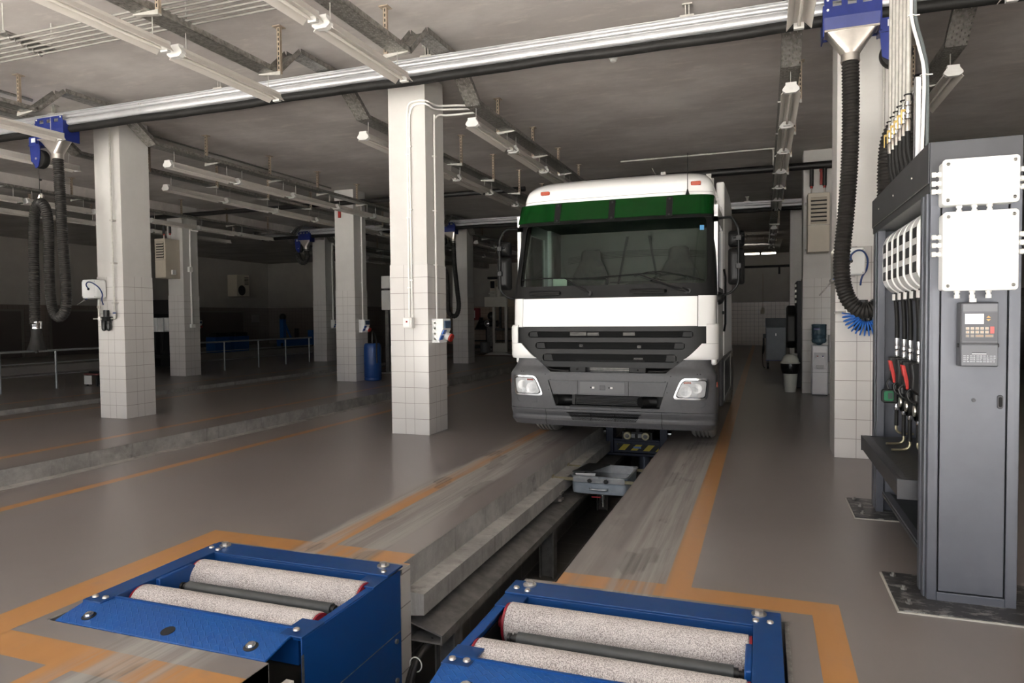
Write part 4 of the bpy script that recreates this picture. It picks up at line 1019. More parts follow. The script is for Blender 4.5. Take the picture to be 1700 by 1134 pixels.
# embossed fog light blanks and screw holes
for s in (-1, 1):
    c = 0.96*s
    m = MB(); path = [fpt(c+dx*s, z, BUM_Y, BUM_W, BD, -0.001) for dx, z in [(-0.13, 0.505), (-0.13, 0.585), (0.10, 0.585), (0.125, 0.56), (0.125, 0.53), (0.10, 0.505)]]
    m.tube(path, 0.003, 6, closed=True); m.build('blank_outline', mat('outline_grey', (84, 84, 86), 0.5), bump)
    m = MB()
    for (x, z) in ((0.72, 0.84), (1.03, 0.865), (1.0, 0.865), (0.68, 0.66), (0.66, 0.78)):
        p = Vector(fpt(x*s, z, BUM_Y, BUM_W, BD, -0.001)); m.cyl(p, p+Vector((0, 0.004, 0)), 0.006, 8)
    m.build('screw_holes', M['gap'], bump)
    p = fpt(1.195*s, 0.745, BUM_Y, BUM_W, BD)
    m = MB(); m.box(min(1.185*s, 1.205*s), max(1.185*s, 1.205*s), 0.16, 0.25, 0.715, 0.775); m.build('side_marker', M['orange_lens'], bump, bevel=0.006)
# ---- headlights
def rounded(zc, h, f, e=5):
    """bound function whose ends curl in to give rounded corners"""
    def g(z):
        v = min(1.0, abs((z-zc)/h)); return f(z), (1-v**e)**(1/e)
    return g
for s in (-1, 1):
    zc, h = 0.705, 0.118
    xo = lerpz(0.59, 1.105, 0.82, 1.13); xi = lerpz(0.59, 0.735, 0.82, 0.835)
    def bounds(shr, k):
        def inn(z):
            v = min(1.0, abs((z-zc)/(h-shr))); r = 1-(max(0, 1-v**5))**0.2; return xi(z)+shr+r*(xo(z)-xi(z))*0.32
        def out(z):
            v = min(1.0, abs((z-zc)/(h-shr))); r = 1-(max(0, 1-v**6))**(1/6); return xo(z)-shr-r*(xo(z)-xi(z))*0.22
        return (inn, out) if s > 0 else ((lambda z: -out(z)), (lambda z: -inn(z)))
    hl = thing  # noqa
    a, b = bounds(0.0, s); m = MB(); bpatch(m, [zc+h*math.sin(-PI/2+PI*i/22) for i in range(23)], a, b, off=-0.022, th=0.03, n=14); ring = m.build('headlight', M['chrome'], truck, angle=50)
    a, b = bounds(0.020, s); m = MB(); bpatch(m, [zc+(h-0.02)*math.sin(-PI/2+PI*i/22) for i in range(23)], a, b, off=-0.0245, th=0.012, n=16); m.build('headlight_gasket', M['gap'], ring)
    a, b = bounds(0.028, s); m = MB(); bpatch(m, [zc+(h-0.028)*math.sin(-PI/2+PI*i/22) for i in range(23)], a, b, off=-0.028, th=0.012, n=16); m.build('headlight_reflector', M['reflector_cup'], ring)
    a, b = bounds(0.026, s); m = MB(); bpatch(m, [zc+(h-0.026)*math.sin(-PI/2+PI*i/22) for i in range(23)], a, b, off=-0.036, th=0.003, n=16); m.build('headlight_lens', M['clear'], ring)
    cx = (0.88 if s < 0 else 0.87)*s
    m = MB(); p = Vector(fpt(0.88*s, 0.68, BUM_Y, BUM_W, BD, -0.034)); m.lathe([(0.062, 0.0), (0.066, -0.006), (0.058, -0.004), (0.03, 0.004), (0.005, 0.006)], (p.x, p.y, p.z), 'y', 24); m.build('main_beam_cup', M['reflector_cup'], ring)
    m = MB(); p = Vector(fpt(1.0*s, 0.715, BUM_Y, BUM_W, BD, -0.034)); m.lathe([(0.05, 0.0), (0.054, -0.006), (0.046, -0.004), (0.02, 0.004), (0.005, 0.006)], (p.x, p.y, p.z), 'y', 24); m.build('dipped_beam_cup', M['reflector_cup'], ring)
    x0, x1 = (0.86, 0.94) if s > 0 else (-0.94, -0.86)
    m = MB(); bpatch(m, zr(0.765, 0.785, 2), x0, x1, off=-0.031, th=0.003, n=4); m.build('indicator', M['orange_lens'], ring)
# ---- grille
gx = lambda z: 0.735+(1.10-0.735)*min(1, max(0, (z-0.92)/(1.21-0.92)))**0.9 if z < 1.21 else 1.10
m = MB()
bars = [(1.338, 1.388), (1.212, 1.265), (1.078, 1.132), (0.925, 0.988)]
for (a, b) in bars: patch(m, zr(a, b, 3), lambda z: -gx(z), lambda z: gx(z), off=-0.012, th=0.045, n=28)
slots = [(1.265, 1.338, 0.955), (1.132, 1.212, 0.865), (0.988, 1.078, 0.775)]
for (a, b, w) in slots:
    for s in (-1, 1):
        zz = zr(a, b, 8)
        ins = lambda z: w-0.035*(1-math.sqrt(max(0, 1-((z-(a+b)/2)/((b-a)/2))**2)))
        if s > 0: patch(m, zz, ins, lambda z: gx(z), off=-0.010, th=0.045, n=6)
        else: patch(m, zz, lambda z: -gx(z), lambda z: -ins(z), off=-0.010, th=0.045, n=6)
gr = m.build('grille', M['grille_slat'], truck, angle=45)
m = MB()
for (a, b, w) in slots: patch(m, zr(a, b, 2), -w+0.09, w-0.09, off=0.022, th=0.004, n=24)
m.build('grille_mesh', M['mesh'], gr)
for (a, b, w) in slots:
    for s in (-1, 1):
        m = MB(); zz = zr(a+0.004, b-0.004, 6); f1 = lambda z: w-0.13+0.02*(z-a)/(b-a); f2 = lambda z: w-0.008
        if s > 0: patch(m, zz, f1, f2, off=lambda z: 0.008, th=0.03, n=4)
        else: patch(m, zz, lambda z: -f2(z), lambda z: -f1(z), off=0.008, th=0.03, n=4)
        m.build('slot_end', mat('slot_end', (30, 30, 30), 0.45, spec=0.25) if 'slot_end' not in bpy.data.materials else bpy.data.materials['slot_end'], gr, bevel=0.006)
m = MB(); m.box(-0.95, 0.95, 0.30, 0.32, 0.80, 1.38); m.build('engine_bay', M['gap'], truck, smooth=False)
m = MB(); M['radiator'] = mat('radiator', (66, 66, 66), 0.5, 0.4, var=0.3, vscale=30)
m.box(-0.40, 0.40, 0.17, 0.2, 0.80, 1.0); rd = m.build('radiator', M['radiator'], truck, smooth=False)
m = MB()
for k in range(5): m.box(-0.22, 0.25, 0.162, 0.17, 0.845+k*0.02, 0.850+k*0.02)
m.build('radiator_fins', M['galv'], rd, smooth=False)
for (x0, x1, z0, z1) in ((-0.47, -0.28, 1.285, 1.325), (-0.26, -0.13, 1.285, 1.322), (0.16, 0.29, 1.285, 1.322), (-0.36, -0.32, 1.15, 1.18), (0.32, 0.36, 1.14, 1.17), (0.28, 0.38, 1.01, 1.03)):
    MB().box(x0, x1, 0.20, 0.23, z0, z1).build('engine_fitting', M['pipe_zinc'], truck, smooth=False)
for s in (-1, 1):
    m = MB(); m.box(min(0.44*s, 0.25*s) if s > 0 else -0.44, max(0.44*s, 0.25*s) if s > 0 else -0.25, 0.07, 0.10, 0.862, 0.935); b = m.build('towing_cover', M['truck_black'], truck, bevel=0.006)
    MB().lathe([(0.016, 0.0), (0.016, -0.004), (0.011, -0.004), (0.011, 0.0)], (0.35*s, 0.07, 0.90), 'y', 14).build('cover_screw', M['grille_slat'], b)
    m = MB(); m.tube(smooth_path([(s*0.79, 0.10, 1.0), (s*0.74, 0.10, 0.93), (s*0.66, 0.10, 0.885), (s*0.46, 0.11, 0.872)], 0.02), 0.02, 8); m.build('grille_seal', M['truck_black'], truck)
# ---- white front flap, corner panels, flares
m = MB(); patch(m, zr(1.392, 1.722, 8), -1.032, 0.996, off=-0.006, th=0.02, n=32); m.build('front_flap', M['truck_white'], truck, bevel=0.003)
for s, a in ((-1, 1.038), (1, 1.002)):
    m = MB(); zz = zr(1.05, 1.75, 14)
    if s > 0: patch(m, zz, a, HWF, th=0.02, n=14)
    else: patch(m, zz, lambda z: -HWF, lambda z: -a, th=0.02, n=14)
    m.build('corner_panel', M['truck_white'], truck)
    FW = [(0.9, 1.20), (1.06, 1.215), (1.38, 1.215), (1.5, 1.2)]
    m = MB()
    top = lambda z: 1.085-0.04*max(0, (z-1.36)/0.05)
    z1 = zr(1.20, 1.415, 8)
    fo = lambda z: -0.035+0.03*max(0, (z-1.385)/0.03)**2
    def P(zz, il, off):
        if s > 0: patch(m, zz, il, HWF, off=off, th=0.05, n=14, Wt=FW)
        else: patch(m, zz, lambda z: -HWF, lambda z: -il(z), off=off, th=0.05, n=14, Wt=FW)
    P(z1, lambda z: 1.09, fo)
    lowin = lambda z: (0.845+0.20*min(1, ((z-1.02)/0.18))**0.8)
    P(zr(1.02, 1.20, 10), lowin, lambda z: -0.035+0.02*max(0, (1.06-z)/0.04)**2)
    fl = m.build('headland_fairing' if False else 'wheel_flare', M['truck_white'], truck, angle=50)
    m = MB(); P(zr(1.196, 1.199, 1), lambda z: 1.09, lambda z: -0.036); m.build('flare_joint', mat('joint_grey', (150, 148, 146), 0.5), fl)
    # cab side below the door line + side wall
    m = MB(); m.box(min(s*1.10, s*1.185), max(s*1.10, s*1.185), 0.30, 2.15, 0.95, 1.75); m.build('cab_side', M['truck_white'], truck, bevel=0.02)
    m = MB(); m.box(min(s*1.0, s*1.13), max(s*1.0, s*1.13), 0.25, 1.75, 0.55, 1.03); m.build('entry_steps', M['bumper_grey'], truck, bevel=0.01)
    # door with window
    m = MB()
    for (ya, yb, za, zb) in ((0.42, 1.55, 1.30, 1.82), (0.42, 0.60, 1.82, 2.62), (1.42, 1.55, 1.82, 2.62), (0.42, 1.55, 2.56, 2.75)):
        m.box(min(s*1.15, s*1.192), max(s*1.15, s*1.192), ya, yb, za, zb)
    dr = m.build('door', M['truck_white'], truck, smooth=False)
    MB().box(min(s*1.165, s*1.172), max(s*1.165, s*1.172), 0.58, 1.44, 1.80, 2.58).build('door_window', M['side_glass'], dr, smooth=False)
    m = MB(); m.box(min(s*1.186, s*1.198), max(s*1.186, s*1.198), 0.56, 0.60, 1.8, 2.58); m.box(min(s*1.186, s*1.198), max(s*1.186, s*1.198), 0.56, 1.46, 1.79, 1.83); m.build('window_seal', M['truck_black'], dr, smooth=False)
    MB().box(min(s*1.19, s*1.215), max(s*1.19, s*1.215), 1.30, 1.44, 1.52, 1.56).build('door_handle', M['truck_black'], dr, bevel=0.006)
    m = MB(); m.tube([(s*1.20, 1.60, 1.3), (s*1.215, 1.62, 1.4), (s*1.215, 1.62, 2.0), (s*1.20, 1.60, 2.1)], 0.014, 8); m.build('grab_rail', M['truck_black'], truck)
    m = MB(); m.box(min(s*1.10, s*1.175), max(s*1.10, s*1.175), 1.55, 2.2, 1.75, 2.9); m.build('cab_rear_side', M['truck_white'], truck, bevel=0.03)
    # tall side deflector behind the cab
    m = MB(); a_ = [(1.62, 0.98), (2.95, 0.98), (2.95, 3.02), (2.55, 3.18), (1.62, 3.22)]; m.prism(a_, 'x', s*1.10, s*1.20); m.v = [(v[0]+s*0.04*(v[1]-1.62)/1.33 if abs(v[0]) > 1.15 else v[0], v[1], v[2]) for v in m.v]; m.build('side_deflector', M['truck_white'], truck, bevel=0.02)
    # skirt behind the front wheel
    m = MB(); m.box(min(s*1.10, s*1.17), max(s*1.10, s*1.17), 1.95, 4.15, 0.28, 0.98); sk = m.build('side_skirt', M['bumper_grey'], truck, bevel=0.03)
    m = MB(); m.tube([(s*1.172, 2.1, 0.36), (s*1.172, 4.0, 0.36), (s*1.172, 4.0, 0.88), (s*1.172, 2.1, 0.88)], 0.012, 8, closed=True); m.build('skirt_bead', mat('skirt_light', (150, 150, 150), 0.4), sk)
    m = MB(); m.tube(smooth_path([(s*1.0, 0.5, 0.75), (s*1.0, 0.62, 1.02), (s*1.0, 1.15, 1.12), (s*1.0, 1.68, 1.02), (s*1.0, 1.8, 0.6)], 0.06), 0.05, 8); m.build('wheel_arch', M['truck_black'], truck)
    # wheels
    def wheel(yc, xo, w, name):
        R = 0.50; m = MB(); prof = [(0.28, xo-w*0.98), (0.42, xo-w), (R-0.03, xo-w+0.01), (R-0.004, xo-w+0.04)]
        ng = 4
        for g in range(ng):
            c = xo-w+0.04+(w-0.08)*(g+0.75)/(ng+0.5)
            prof += [(R, c-0.012), (R-0.022, c-0.009), (R-0.022, c+0.009), (R, c+0.012)]
        prof += [(R-0.004, xo-0.04), (R-0.03, xo-0.01), (0.42, xo), (0.28, xo-0.01)]
        m.lathe([(r, s*h) for r, h in prof], (0, yc, R), 'x', 56); o = m.build(name, M['tyre'], truck, angle=30)
        q = MB(); q.lathe([(0.285, s*(xo-0.02)), (0.29, s*(xo+0.005)), (0.26, s*(xo-0.01)), (0.20, s*(xo-0.10)), (0.13, s*(xo-0.10)), (0.12, s*(xo-0.02)), (0.02, s*(xo-0.015))], (0, yc, R), 'x', 32); r = q.build('wheel_rim', M['rim'], o)
        q = MB()
        for k in range(10): a = 2*PI*k/10; q.cyl((s*(xo-0.10), yc+0.165*math.cos(a), R+0.165*math.sin(a)), (s*(xo-0.065), yc+0.165*math.cos(a), R+0.165*math.sin(a)), 0.014, 6)
        q.build('wheel_nuts', M['chrome'], r)
    wheel(1.15, 1.135, 0.29, 'front_wheel'); wheel(4.85, 1.17, 0.28, 'rear_wheel'); wheel(4.85, 0.86, 0.28, 'rear_wheel')
    m = MB(); m.tube(smooth_path([(s*1.02, 4.2, 0.8), (s*1.02, 4.35, 1.02), (s*1.02, 4.85, 1.14), (s*1.02, 5.35, 1.02), (s*1.02, 5.5, 0.8)], 0.06), 0.03, 8); m.build('rear_mudguard', M['truck_black'], truck)
m = MB(); m.box(-0.45, -0.35, 0.4, 6.2, 0.7, 0.95); m.box(0.35, 0.45, 0.4, 6.2, 0.7, 0.95); m.box(-0.6, 0.6, 4.4, 5.3, 0.9, 1.05); m.box(-0.5, 0.5, 0.9, 1.3, 0.42, 0.52); m.build('chassis', M['truck_black'], truck, smooth=False)
m = MB(); m.box(-0.35, 0.35, 0.35, 1.8, 0.5, 1.2); m.build('engine', M['truck_black'], truck, bevel=0.05)
# ---- windscreen surround, glass
GZ0, GZ1 = 1.868, 2.615
gl = lambda z: 1.092-0.02*(z-GZ0)/(GZ1-GZ0)
def gxr(z):
    """half width of the glass with rounded corners"""
    v = (z-(GZ0+GZ1)/2)/((GZ1-GZ0)/2); return gl(z)-0.10*(1-(max(0, 1-abs(v)**9))**(1/9))
m = MB()
patch(m, zr(1.728, GZ0, 6), -HWF, HWF, off=-0.004, th=0.02, n=36); patch(m, zr(GZ1, 2.70, 4), -HWF, HWF, off=-0.004, th=0.02, n=36)
zz = [(GZ0+GZ1)/2+(GZ1-GZ0)/2*math.sin(-PI/2+PI*i/26) for i in range(27)]
patch(m, zz, gxr, HWF, off=-0.004, th=0.02, n=10); patch(m, zz, lambda z: -HWF, lambda z: -gxr(z), off=-0.004, th=0.02, n=10)
fr = m.build('windscreen_surround', M['truck_black'], truck, angle=50)
m = MB(); patch(m, zz, lambda z: -gxr(z)-0.01, lambda z: gxr(z)+0.01, off=0.004, th=0.005, n=40); ws = m.build('windscreen', M['windscreen'], truck, angle=60)
m = MB(); patch(m, zr(2.47, 2.525, 1), 1.0, 1.045, off=0.0005, th=0.002, n=2); m.build('blue_sticker', mat('sticker_blue', (92, 156, 204), 0.5), ws)
for x, w in ((-0.745, 0.34), (0.46, 0.37)):
    m = MB(); z = 1.785; y = fpt(x, 1.79, CAB_Y, CAB_W, 0.3, -0.05)[1]
    m.tube(smooth_path([(x-w/2, y+0.05, z), (x-w/2+0.02, y, z), (x, y-0.005, z), (x+w/2-0.02, y, z), (x+w/2, y+0.05, z)], 0.02), 0.026, 10)
    m.box(x-w*0.3, x+w*0.3, y, y+0.05, z-0.02, z+0.02); m.build('grab_handle', M['truck_black'], fr)
def wiper(pv, el, tip, label):
    a = Vector(fpt(pv[0], pv[1], CAB_Y, CAB_W, 0.3, -0.03)); b = Vector(fpt(el[0], el[1], CAB_Y, CAB_W, 0.3, -0.035))
    m = MB(); m.tube([a, a.lerp(b, 0.35)+Vector((0, -0.02, 0)), b], 0.011, 8, radii=[0.016, 0.013, 0.008]); m.cyl(a+Vector((0, 0.03, 0)), a+Vector((0, -0.01, 0)), 0.028, 14); w = m.build('wiper_arm', M['truck_black'], truck)
    m = MB(); m.tube([Vector(fpt(x, z, CAB_Y, CAB_W, 0.3, -0.012)) for x, z in tip], 0.007, 6); m.build('wiper_blade', M['truck_black'], w)
wiper((-0.205, 1.775), (-0.50, 1.955), [(-1.07, 1.955), (-0.8, 1.965), (-0.5, 1.957), (-0.3, 1.95), (-0.02, 1.94)], '')
wiper((0.87, 1.775), (0.36, 1.975), [(-0.30, 1.955), (0.0, 1.965), (0.36, 1.985), (0.60, 1.98)], '')
wiper((0.90, 1.78), (0.84, 1.82), [(0.30, 1.96), (0.45, 2.0), (0.62, 2.005), (0.86, 1.955), (1.06, 1.895)], '')
# ---- visor
m = MB(); VO = -0.13
def vis(zs, a, b, off, th, n): patch(m, zs, a, b, off=off, th=th, n=n, d=0.27)
vo = lambda z: -0.10-0.07*(2.86-z)/0.24
vis(zr(2.635, 2.862, 6), lambda z: -1.15, lambda z: 1.15, vo, 0.006, 40); vz = m.build('sun_visor', M['visor'], truck, angle=60)
m = MB(); vis(zr(2.60, 2.668, 3), lambda z: -1.13, lambda z: 1.13, lambda z: vo(z)+0.02, 0.012, 40); m.build('visor_lower_band', M['truck_black'], vz, angle=60)
for x in (-0.62, 0.03, 0.68):
    m = MB(); vis(zr(2.62, 2.85, 5), x-0.035, x+0.035, lambda z: vo(z)-0.006, 0.012, 4); b = m.build('visor_bracket', M['truck_black'], vz)
    m = MB()
    for z in (2.64, 2.825): p = Vector(fpt(x, z, CAB_Y, CAB_W, 0.27, vo(z)-0.007)); m.lathe([(0.012, 0), (0.010, -0.006), (0.002, -0.008)], p, 'y', 12)
    m.build('bracket_screws', M['grille_slat'], b)
# ---- roof: front and sides in one shell
rows = []
for z in [2.66, 2.70, 2.76, 2.82, 2.88, 2.94, 2.98, 3.02, 3.06, 3.10, 3.13, 3.16, 3.19, 3.215, 3.235, 3.25, 3.26, 3.265]:
    hw = interp(CAB_W, z); xs_ = xs_between(-hw, hw, hw, 40); f = [fpt(x, z, CAB_Y, CAB_W, 0.34) for x in xs_]
    yb = 2.2
    rows.append([(-hw, yb, z), (-hw, (yb+f[0][1])/2, z)]+f+[(hw, (yb+f[-1][1])/2, z), (hw, yb, z)])
m = MB(); m.loft(rows); top = rows[-1]; m.add(top, [tuple(range(len(top)))])
m.add([(-1.165, 2.2, 1.0), (1.165, 2.2, 1.0), (1.165, 2.2, 2.66), (-1.165, 2.2, 2.66)], [(0, 1, 2, 3)]); m.add([(r[0]) for r in rows]+[(r[-1]) for r in reversed(rows)], [tuple(range(2*len(rows)))])
rf = m.build('cab_roof', M['truck_white'], truck, angle=60)
m = MB(); m.tube([fpt(x, 2.915, CAB_Y, CAB_W, 0.34, -0.0005) for x in xs_between(-1.13, 1.13, 1.14, 40)], 0.0025, 5); m.build('roof_seam', mat('seam_grey', (150, 146, 144), 0.5), rf)
for s in (-0.83, 0.95):
    m = MB(); p = Vector(fpt(s, 3.01, CAB_Y, CAB_W, 0.34)); n = Vector((0, -0.7, 0.7)); t1 = Vector((1, 0, 0)); t2 = Vector((0, 0.7, 0.7))
    m.prism(rrect(p.x-0.055, p.x+0.055, p.z-0.022, p.z+0.022, 0.012), 'y', p.y-0.035, p.y+0.03); l = m.build('roof_marker_lamp', M['orange_lens'], rf, bevel=0.005)
m = MB(); p = Vector(fpt(0.865, 2.86, CAB_Y, CAB_W, 0.34)); m.lathe2([(0.026, 0), (0.03, 0.02), (0.016, 0.06), (0.008, 0.09), (0.0035, 0.10), (0.003, 0.5)], (p.x, p.y-0.03, p.z-0.02), (1, 1, 1), 14); m.build('antenna', M['truck_black'], rf)
m = MB(); m.prism(rrect(-0.30, 0.40, 1.3, 2.0, 0.06), 'z', 3.262, 3.28); m.build('roof_hatch', M['truck_white'], rf, bevel=0.01)
for x in (1.03,):
    m = MB(); m.box(x-0.03, x+0.03, 1.3, 1.34, 3.1, 3.27); m.box(x-0.03, x+0.05, 1.5, 1.54, 3.1, 3.25); q = m.build('spoiler_bracket', M['galv'], rf, smooth=False)
m = MB(); m.box(0.40, 0.46, 1.6, 1.68, 3.26, 3.40); m.box(0.36, 0.5, 1.58, 1.7, 3.26, 3.29); m.tube([(0.36, 1.66, 3.32), (0.28, 1.66, 3.47)], 0.006, 6); m.build('roof_fitting', M['galv'], rf, smooth=False)
# ---- mirrors
for s in (-1, 1):
    m = MB(); m.tube(smooth_path([(s*1.16, 0.50, 2.60), (s*1.30, 0.42, 2.60), (s*1.35, 0.40, 2.58), (s*1.405, 0.38, 2.48), (s*1.415, 0.38, 2.40), (s*1.415, 0.38, 2.1), (s*1.415, 0.38, 1.92), (s*1.40, 0.38, 1.84), (s*1.34, 0.40, 1.77), (s*1.27, 0.42, 1.74), (s*1.19, 0.46, 1.735)], 0.02), 0.0145, 10); arm = m.build('mirror_arm', M['truck_black'], truck)
    m = MB(); m.ball((s*1.20, 0.47, 1.70), 0.075, 0.8, 0.9, 1.0); m.build('mirror_foot', M['truck_black'], arm)
    for (z0, z1, nm) in ((1.85, 2.255, 'main_mirror'), (2.275, 2.45, 'wide_angle_mirror')):
        rows = []
        ins = [(0.0, 0.0), (0.0, 0.045), (0.012, 0.075), (0.05, 0.105), (0.075, 0.11)]
        for (i, dy) in ins:
            xa, xb = (1.30, 1.475) if s > 0 else (-1.475, -1.30)
            rows.append([(x, 0.50-dy, z) for x, z in rrect(xa+i*0.8, xb-i*0.8, z0+i, z1-i, max(0.008, 0.032-i*0.2))])
        m = MB(); m.loft(rows, closed=True); m.add(rows[-1], [tuple(range(len(rows[-1])))]); m.add(rows[0], [tuple(range(len(rows[0])))]); q = m.build(nm, M['truck_black'], arm, angle=50)
        zc = (z0+z1)/2; m = MB(); m.box(s*1.415-0.03, s*1.415+0.03, 0.36, 0.44, zc-0.03, zc+0.03); m.build('mirror_clamp', M['grille_slat'], arm, bevel=0.006)
# ---- interior
m = MB(); m.box(-1.14, 1.14, 0.32, 2.15, 1.02, 1.10); m.box(-1.1, 1.1, 2.05, 2.15, 1.1, 2.7); m.box(-1.14, 1.14, 0.5, 2.15, 2.70, 2.72); m.build('cab_lining', M['interior'], truck, smooth=False)
m = MB(); m.box(-1.05, 1.05, 1.93, 2.0, 1.75, 1.79); m.box(-0.36, 0.32, 1.98, 1.99, 1.98, 1.995)
m.prism([(-0.30, 1.75), (-0.27, 1.75), (-0.10, 2.62), (-0.13, 2.62)], 'y', 1.97, 1.985); m.prism([(0.33, 1.75), (0.36, 1.75), (0.20, 2.62), (0.17, 2.62)], 'y', 1.97, 1.985); m.build('bunk_frame', M['dash'], truck, smooth=False)
m = MB(); m.prism([(0.30, 1.15), (0.30, 1.80), (0.46, 1.86), (0.85, 1.84), (0.92, 1.70), (0.80, 1.15)], 'x', -1.08, 1.08); ds = m.build('dashboard', M['dash'], truck, bevel=0.03)
m = MB(); m.prism([(0.45, 1.83), (0.62, 1.92), (0.88, 1.90), (0.9, 1.80)], 'x', 0.1, 0.98); m.build('instrument_hood', M['dash'], ds, bevel=0.05)
m = MB(); c = Vector((0.58, 1.02, 1.93)); ax = Vector((0, -0.5, 0.866)); e1 = Vector((1, 0, 0)); e2 = ax.cross(e1)
m.tube([c+e1*0.225*math.cos(a)+e2*0.225*math.sin(a) for a in [i*PI/20 for i in range(40)]], 0.017, 8, closed=True)
for a in (0.5, 2.64, 4.71): m.tube([c, c+e1*0.22*math.cos(a)+e2*0.22*math.sin(a)], 0.014, 6)
m.build('steering_wheel', M['truck_black'], truck)
for xc in (-0.58, 0.62):
    m = MB(); m.box(xc-0.25, xc+0.25, 1.20, 1.65, 1.45, 1.60); m.build('seat_cushion', M['seat_cloth'], truck, bevel=0.06)
    rows = []
    for (z, w, y) in ((1.58, 0.24, 1.60), (1.75, 0.26, 1.64), (2.05, 0.25, 1.70), (2.2, 0.19, 1.73), (2.28, 0.14, 1.74), (2.40, 0.13, 1.755), (2.43, 0.10, 1.76)):
        rows.append([(xc+x, y+yy, z) for x, yy in rrect(-w, w, -0.07, 0.07, 0.06)])
    m = MB(); m.loft(rows, closed=True); m.add(rows[-1], [tuple(range(len(rows[-1])))]); m.build('seat_backrest', M['seat_cloth'], truck, angle=60)
m = MB(); m.box(-0.72, -0.55, 0.36, 0.375, 1.875, 1.965); q = m.build('paper_note', mat('note_paper', (214, 222, 206), 0.6), truck, smooth=False)
for k in range(5):
    z = 2.40-k*0.02
    m = MB(); m.tube(smooth_path([(-0.95, 1.9, z-0.06), (-0.4, 1.88, z), (0.4, 1.88, z+0.01), (0.95, 1.9, z-0.03)], 0.06), 0.004, 5); m.build('curtain_cord', M['dash'], truck)
# ================================================================ fluid dispensing console on the right
M['console'] = mat('console_grey', (96, 98, 105), 0.36, 0.25, var=0.07, vscale=3)
M['console_dark'] = mat('console_dark', (66, 66, 69), 0.42, 0.2, var=0.08, vscale=4)
M['console_back'] = mat('console_back_panel', (160, 160, 164), 0.45, 0.1, var=0.04, vscale=4)
M['abs_white'] = mat('enclosure_white', (236, 236, 234), 0.38)
M['reel_white'] = mat('reel_white', (232, 232, 230), 0.3)
M['dark_vent'] = mat('reel_vent_black', (40, 40, 42), 0.5)
def base_plate_mat():
    t = NT('scuffed_base_plate'); n = t.ramp(t.noise(9, 8, 0.75, (1, 2, 1)), 0.50, 0.62); k = t.noise(4, 5, 0.6)
    t.l.new(t.mix(n, lin((60, 59, 60)), lin((136, 134, 131))), t.b.inputs['Base Color']); t.b.inputs['Roughness'].default_value = 0.45; t.b.inputs['Metallic'].default_value = 0.3; return t.m
M['base_plate'] = base_plate_mat()
CX0, CX1, CYF, CYB = 0.805, 1.20, 4.08, 6.03
con = thing('oil_console', 'tall dark grey oil dispensing console with white boxes and hose reels, right foreground', 'dispensing console', ((CX0+CX1)/2, 5.05, 0))
# front column: cabinet with a recessed door
m = MB()
m.box(CX0, CX0+0.045, CYF, CYF+0.22, 0.012, 2.12); m.box(CX1-0.05, CX1, CYF, CYF+0.22, 0.012, 2.12)
m.box(CX0+0.045, CX1-0.05, CYF, CYF+0.02, 0.012, 0.055); m.box(CX0+0.045, CX1-0.05, CYF+0.19, CYF+0.22, 0.012, 2.12)
m.box(CX0-0.012, CX0, CYF+0.035, CYF+0.085, 0.012, 2.12); m.box(CX0-0.012, CX0, CYF+0.13, CYF+0.18, 0.012, 2.12)
m.build('front_column', M['console'], con, smooth=False, bevel=0.003)
m = MB(); m.box(CX0+0.052, CX1-0.057, CYF+0.003, CYF+0.02, 0.062, 2.115); door = m.build('door', M['console'], con, bevel=0.002)
MB().box(CX0+0.045, CX1-0.05, CYF+0.02, CYF+0.03, 0.05, 2.12).build('door_gap', M['gap'], con, smooth=False)
m = MB(); m.prism(rrect(1.105, 1.13, 1.02, 1.09, 0.012), 'y', CYF-0.006, CYF+0.004); lk = m.build('door_latch', M['console_dark'], door, bevel=0.002)
m = MB(); m.prism(rrect(1.110, 1.125, 1.03, 1.08, 0.007), 'y', CYF-0.008, CYF-0.004); m.build('latch_insert', M['gap'], lk)
m = MB(); m.lathe([(0.010, 0), (0.009, -0.004), (0.002, -0.004)], (1.005, CYF+0.003, 1.06), 'y', 14); m.build('door_screw', M['console_dark'], door)
# rear column
m = MB(); m.box(CX0, CX0+0.05, 5.80, 5.88, 0.012, 2.12); m.box(CX0, CX0+0.03, 5.92, 6.03, 0.012, 2.12); m.box(CX0+0.01, CX1, 5.86, 5.94, 0.012, 2.12); m.box(CX1-0.05, CX1, 5.8, 6.03, 0.012, 2.12)
m.build('rear_column', M['console'], con, smooth=False, bevel=0.003)
# header
m = MB(); m.box(CX0-0.005, CX1, CYF, CYB, 2.12, 2.375); m.box(CX0-0.012, CX0-0.005, CYF+0.003, CYB-0.003, 2.165, 2.375); hd = m.build('header', M['console_dark'], con, smooth=False, bevel=0.003)
MB().box(CX0-0.0125, CX0-0.012, CYF+0.01, CYB-0.01, 2.165, 2.172).build('header_edge', M['galv'], hd, smooth=False)
m = MB()
for yy in (4.5, 5.1, 5.7): m.lathe([(0.007, CX0-0.012), (0.006, CX0-0.016), (0.001, CX0-0.016)], (0, yy, 2.27), 'x', 10)
m.build('header_rivets', M['steel'], hd)
# back panel and roof of the bay
MB().box(CX1-0.06, CX1-0.05, CYF+0.22, 5.88, 0.16, 2.12).build('back_panel', M['console_back'], con, smooth=False)
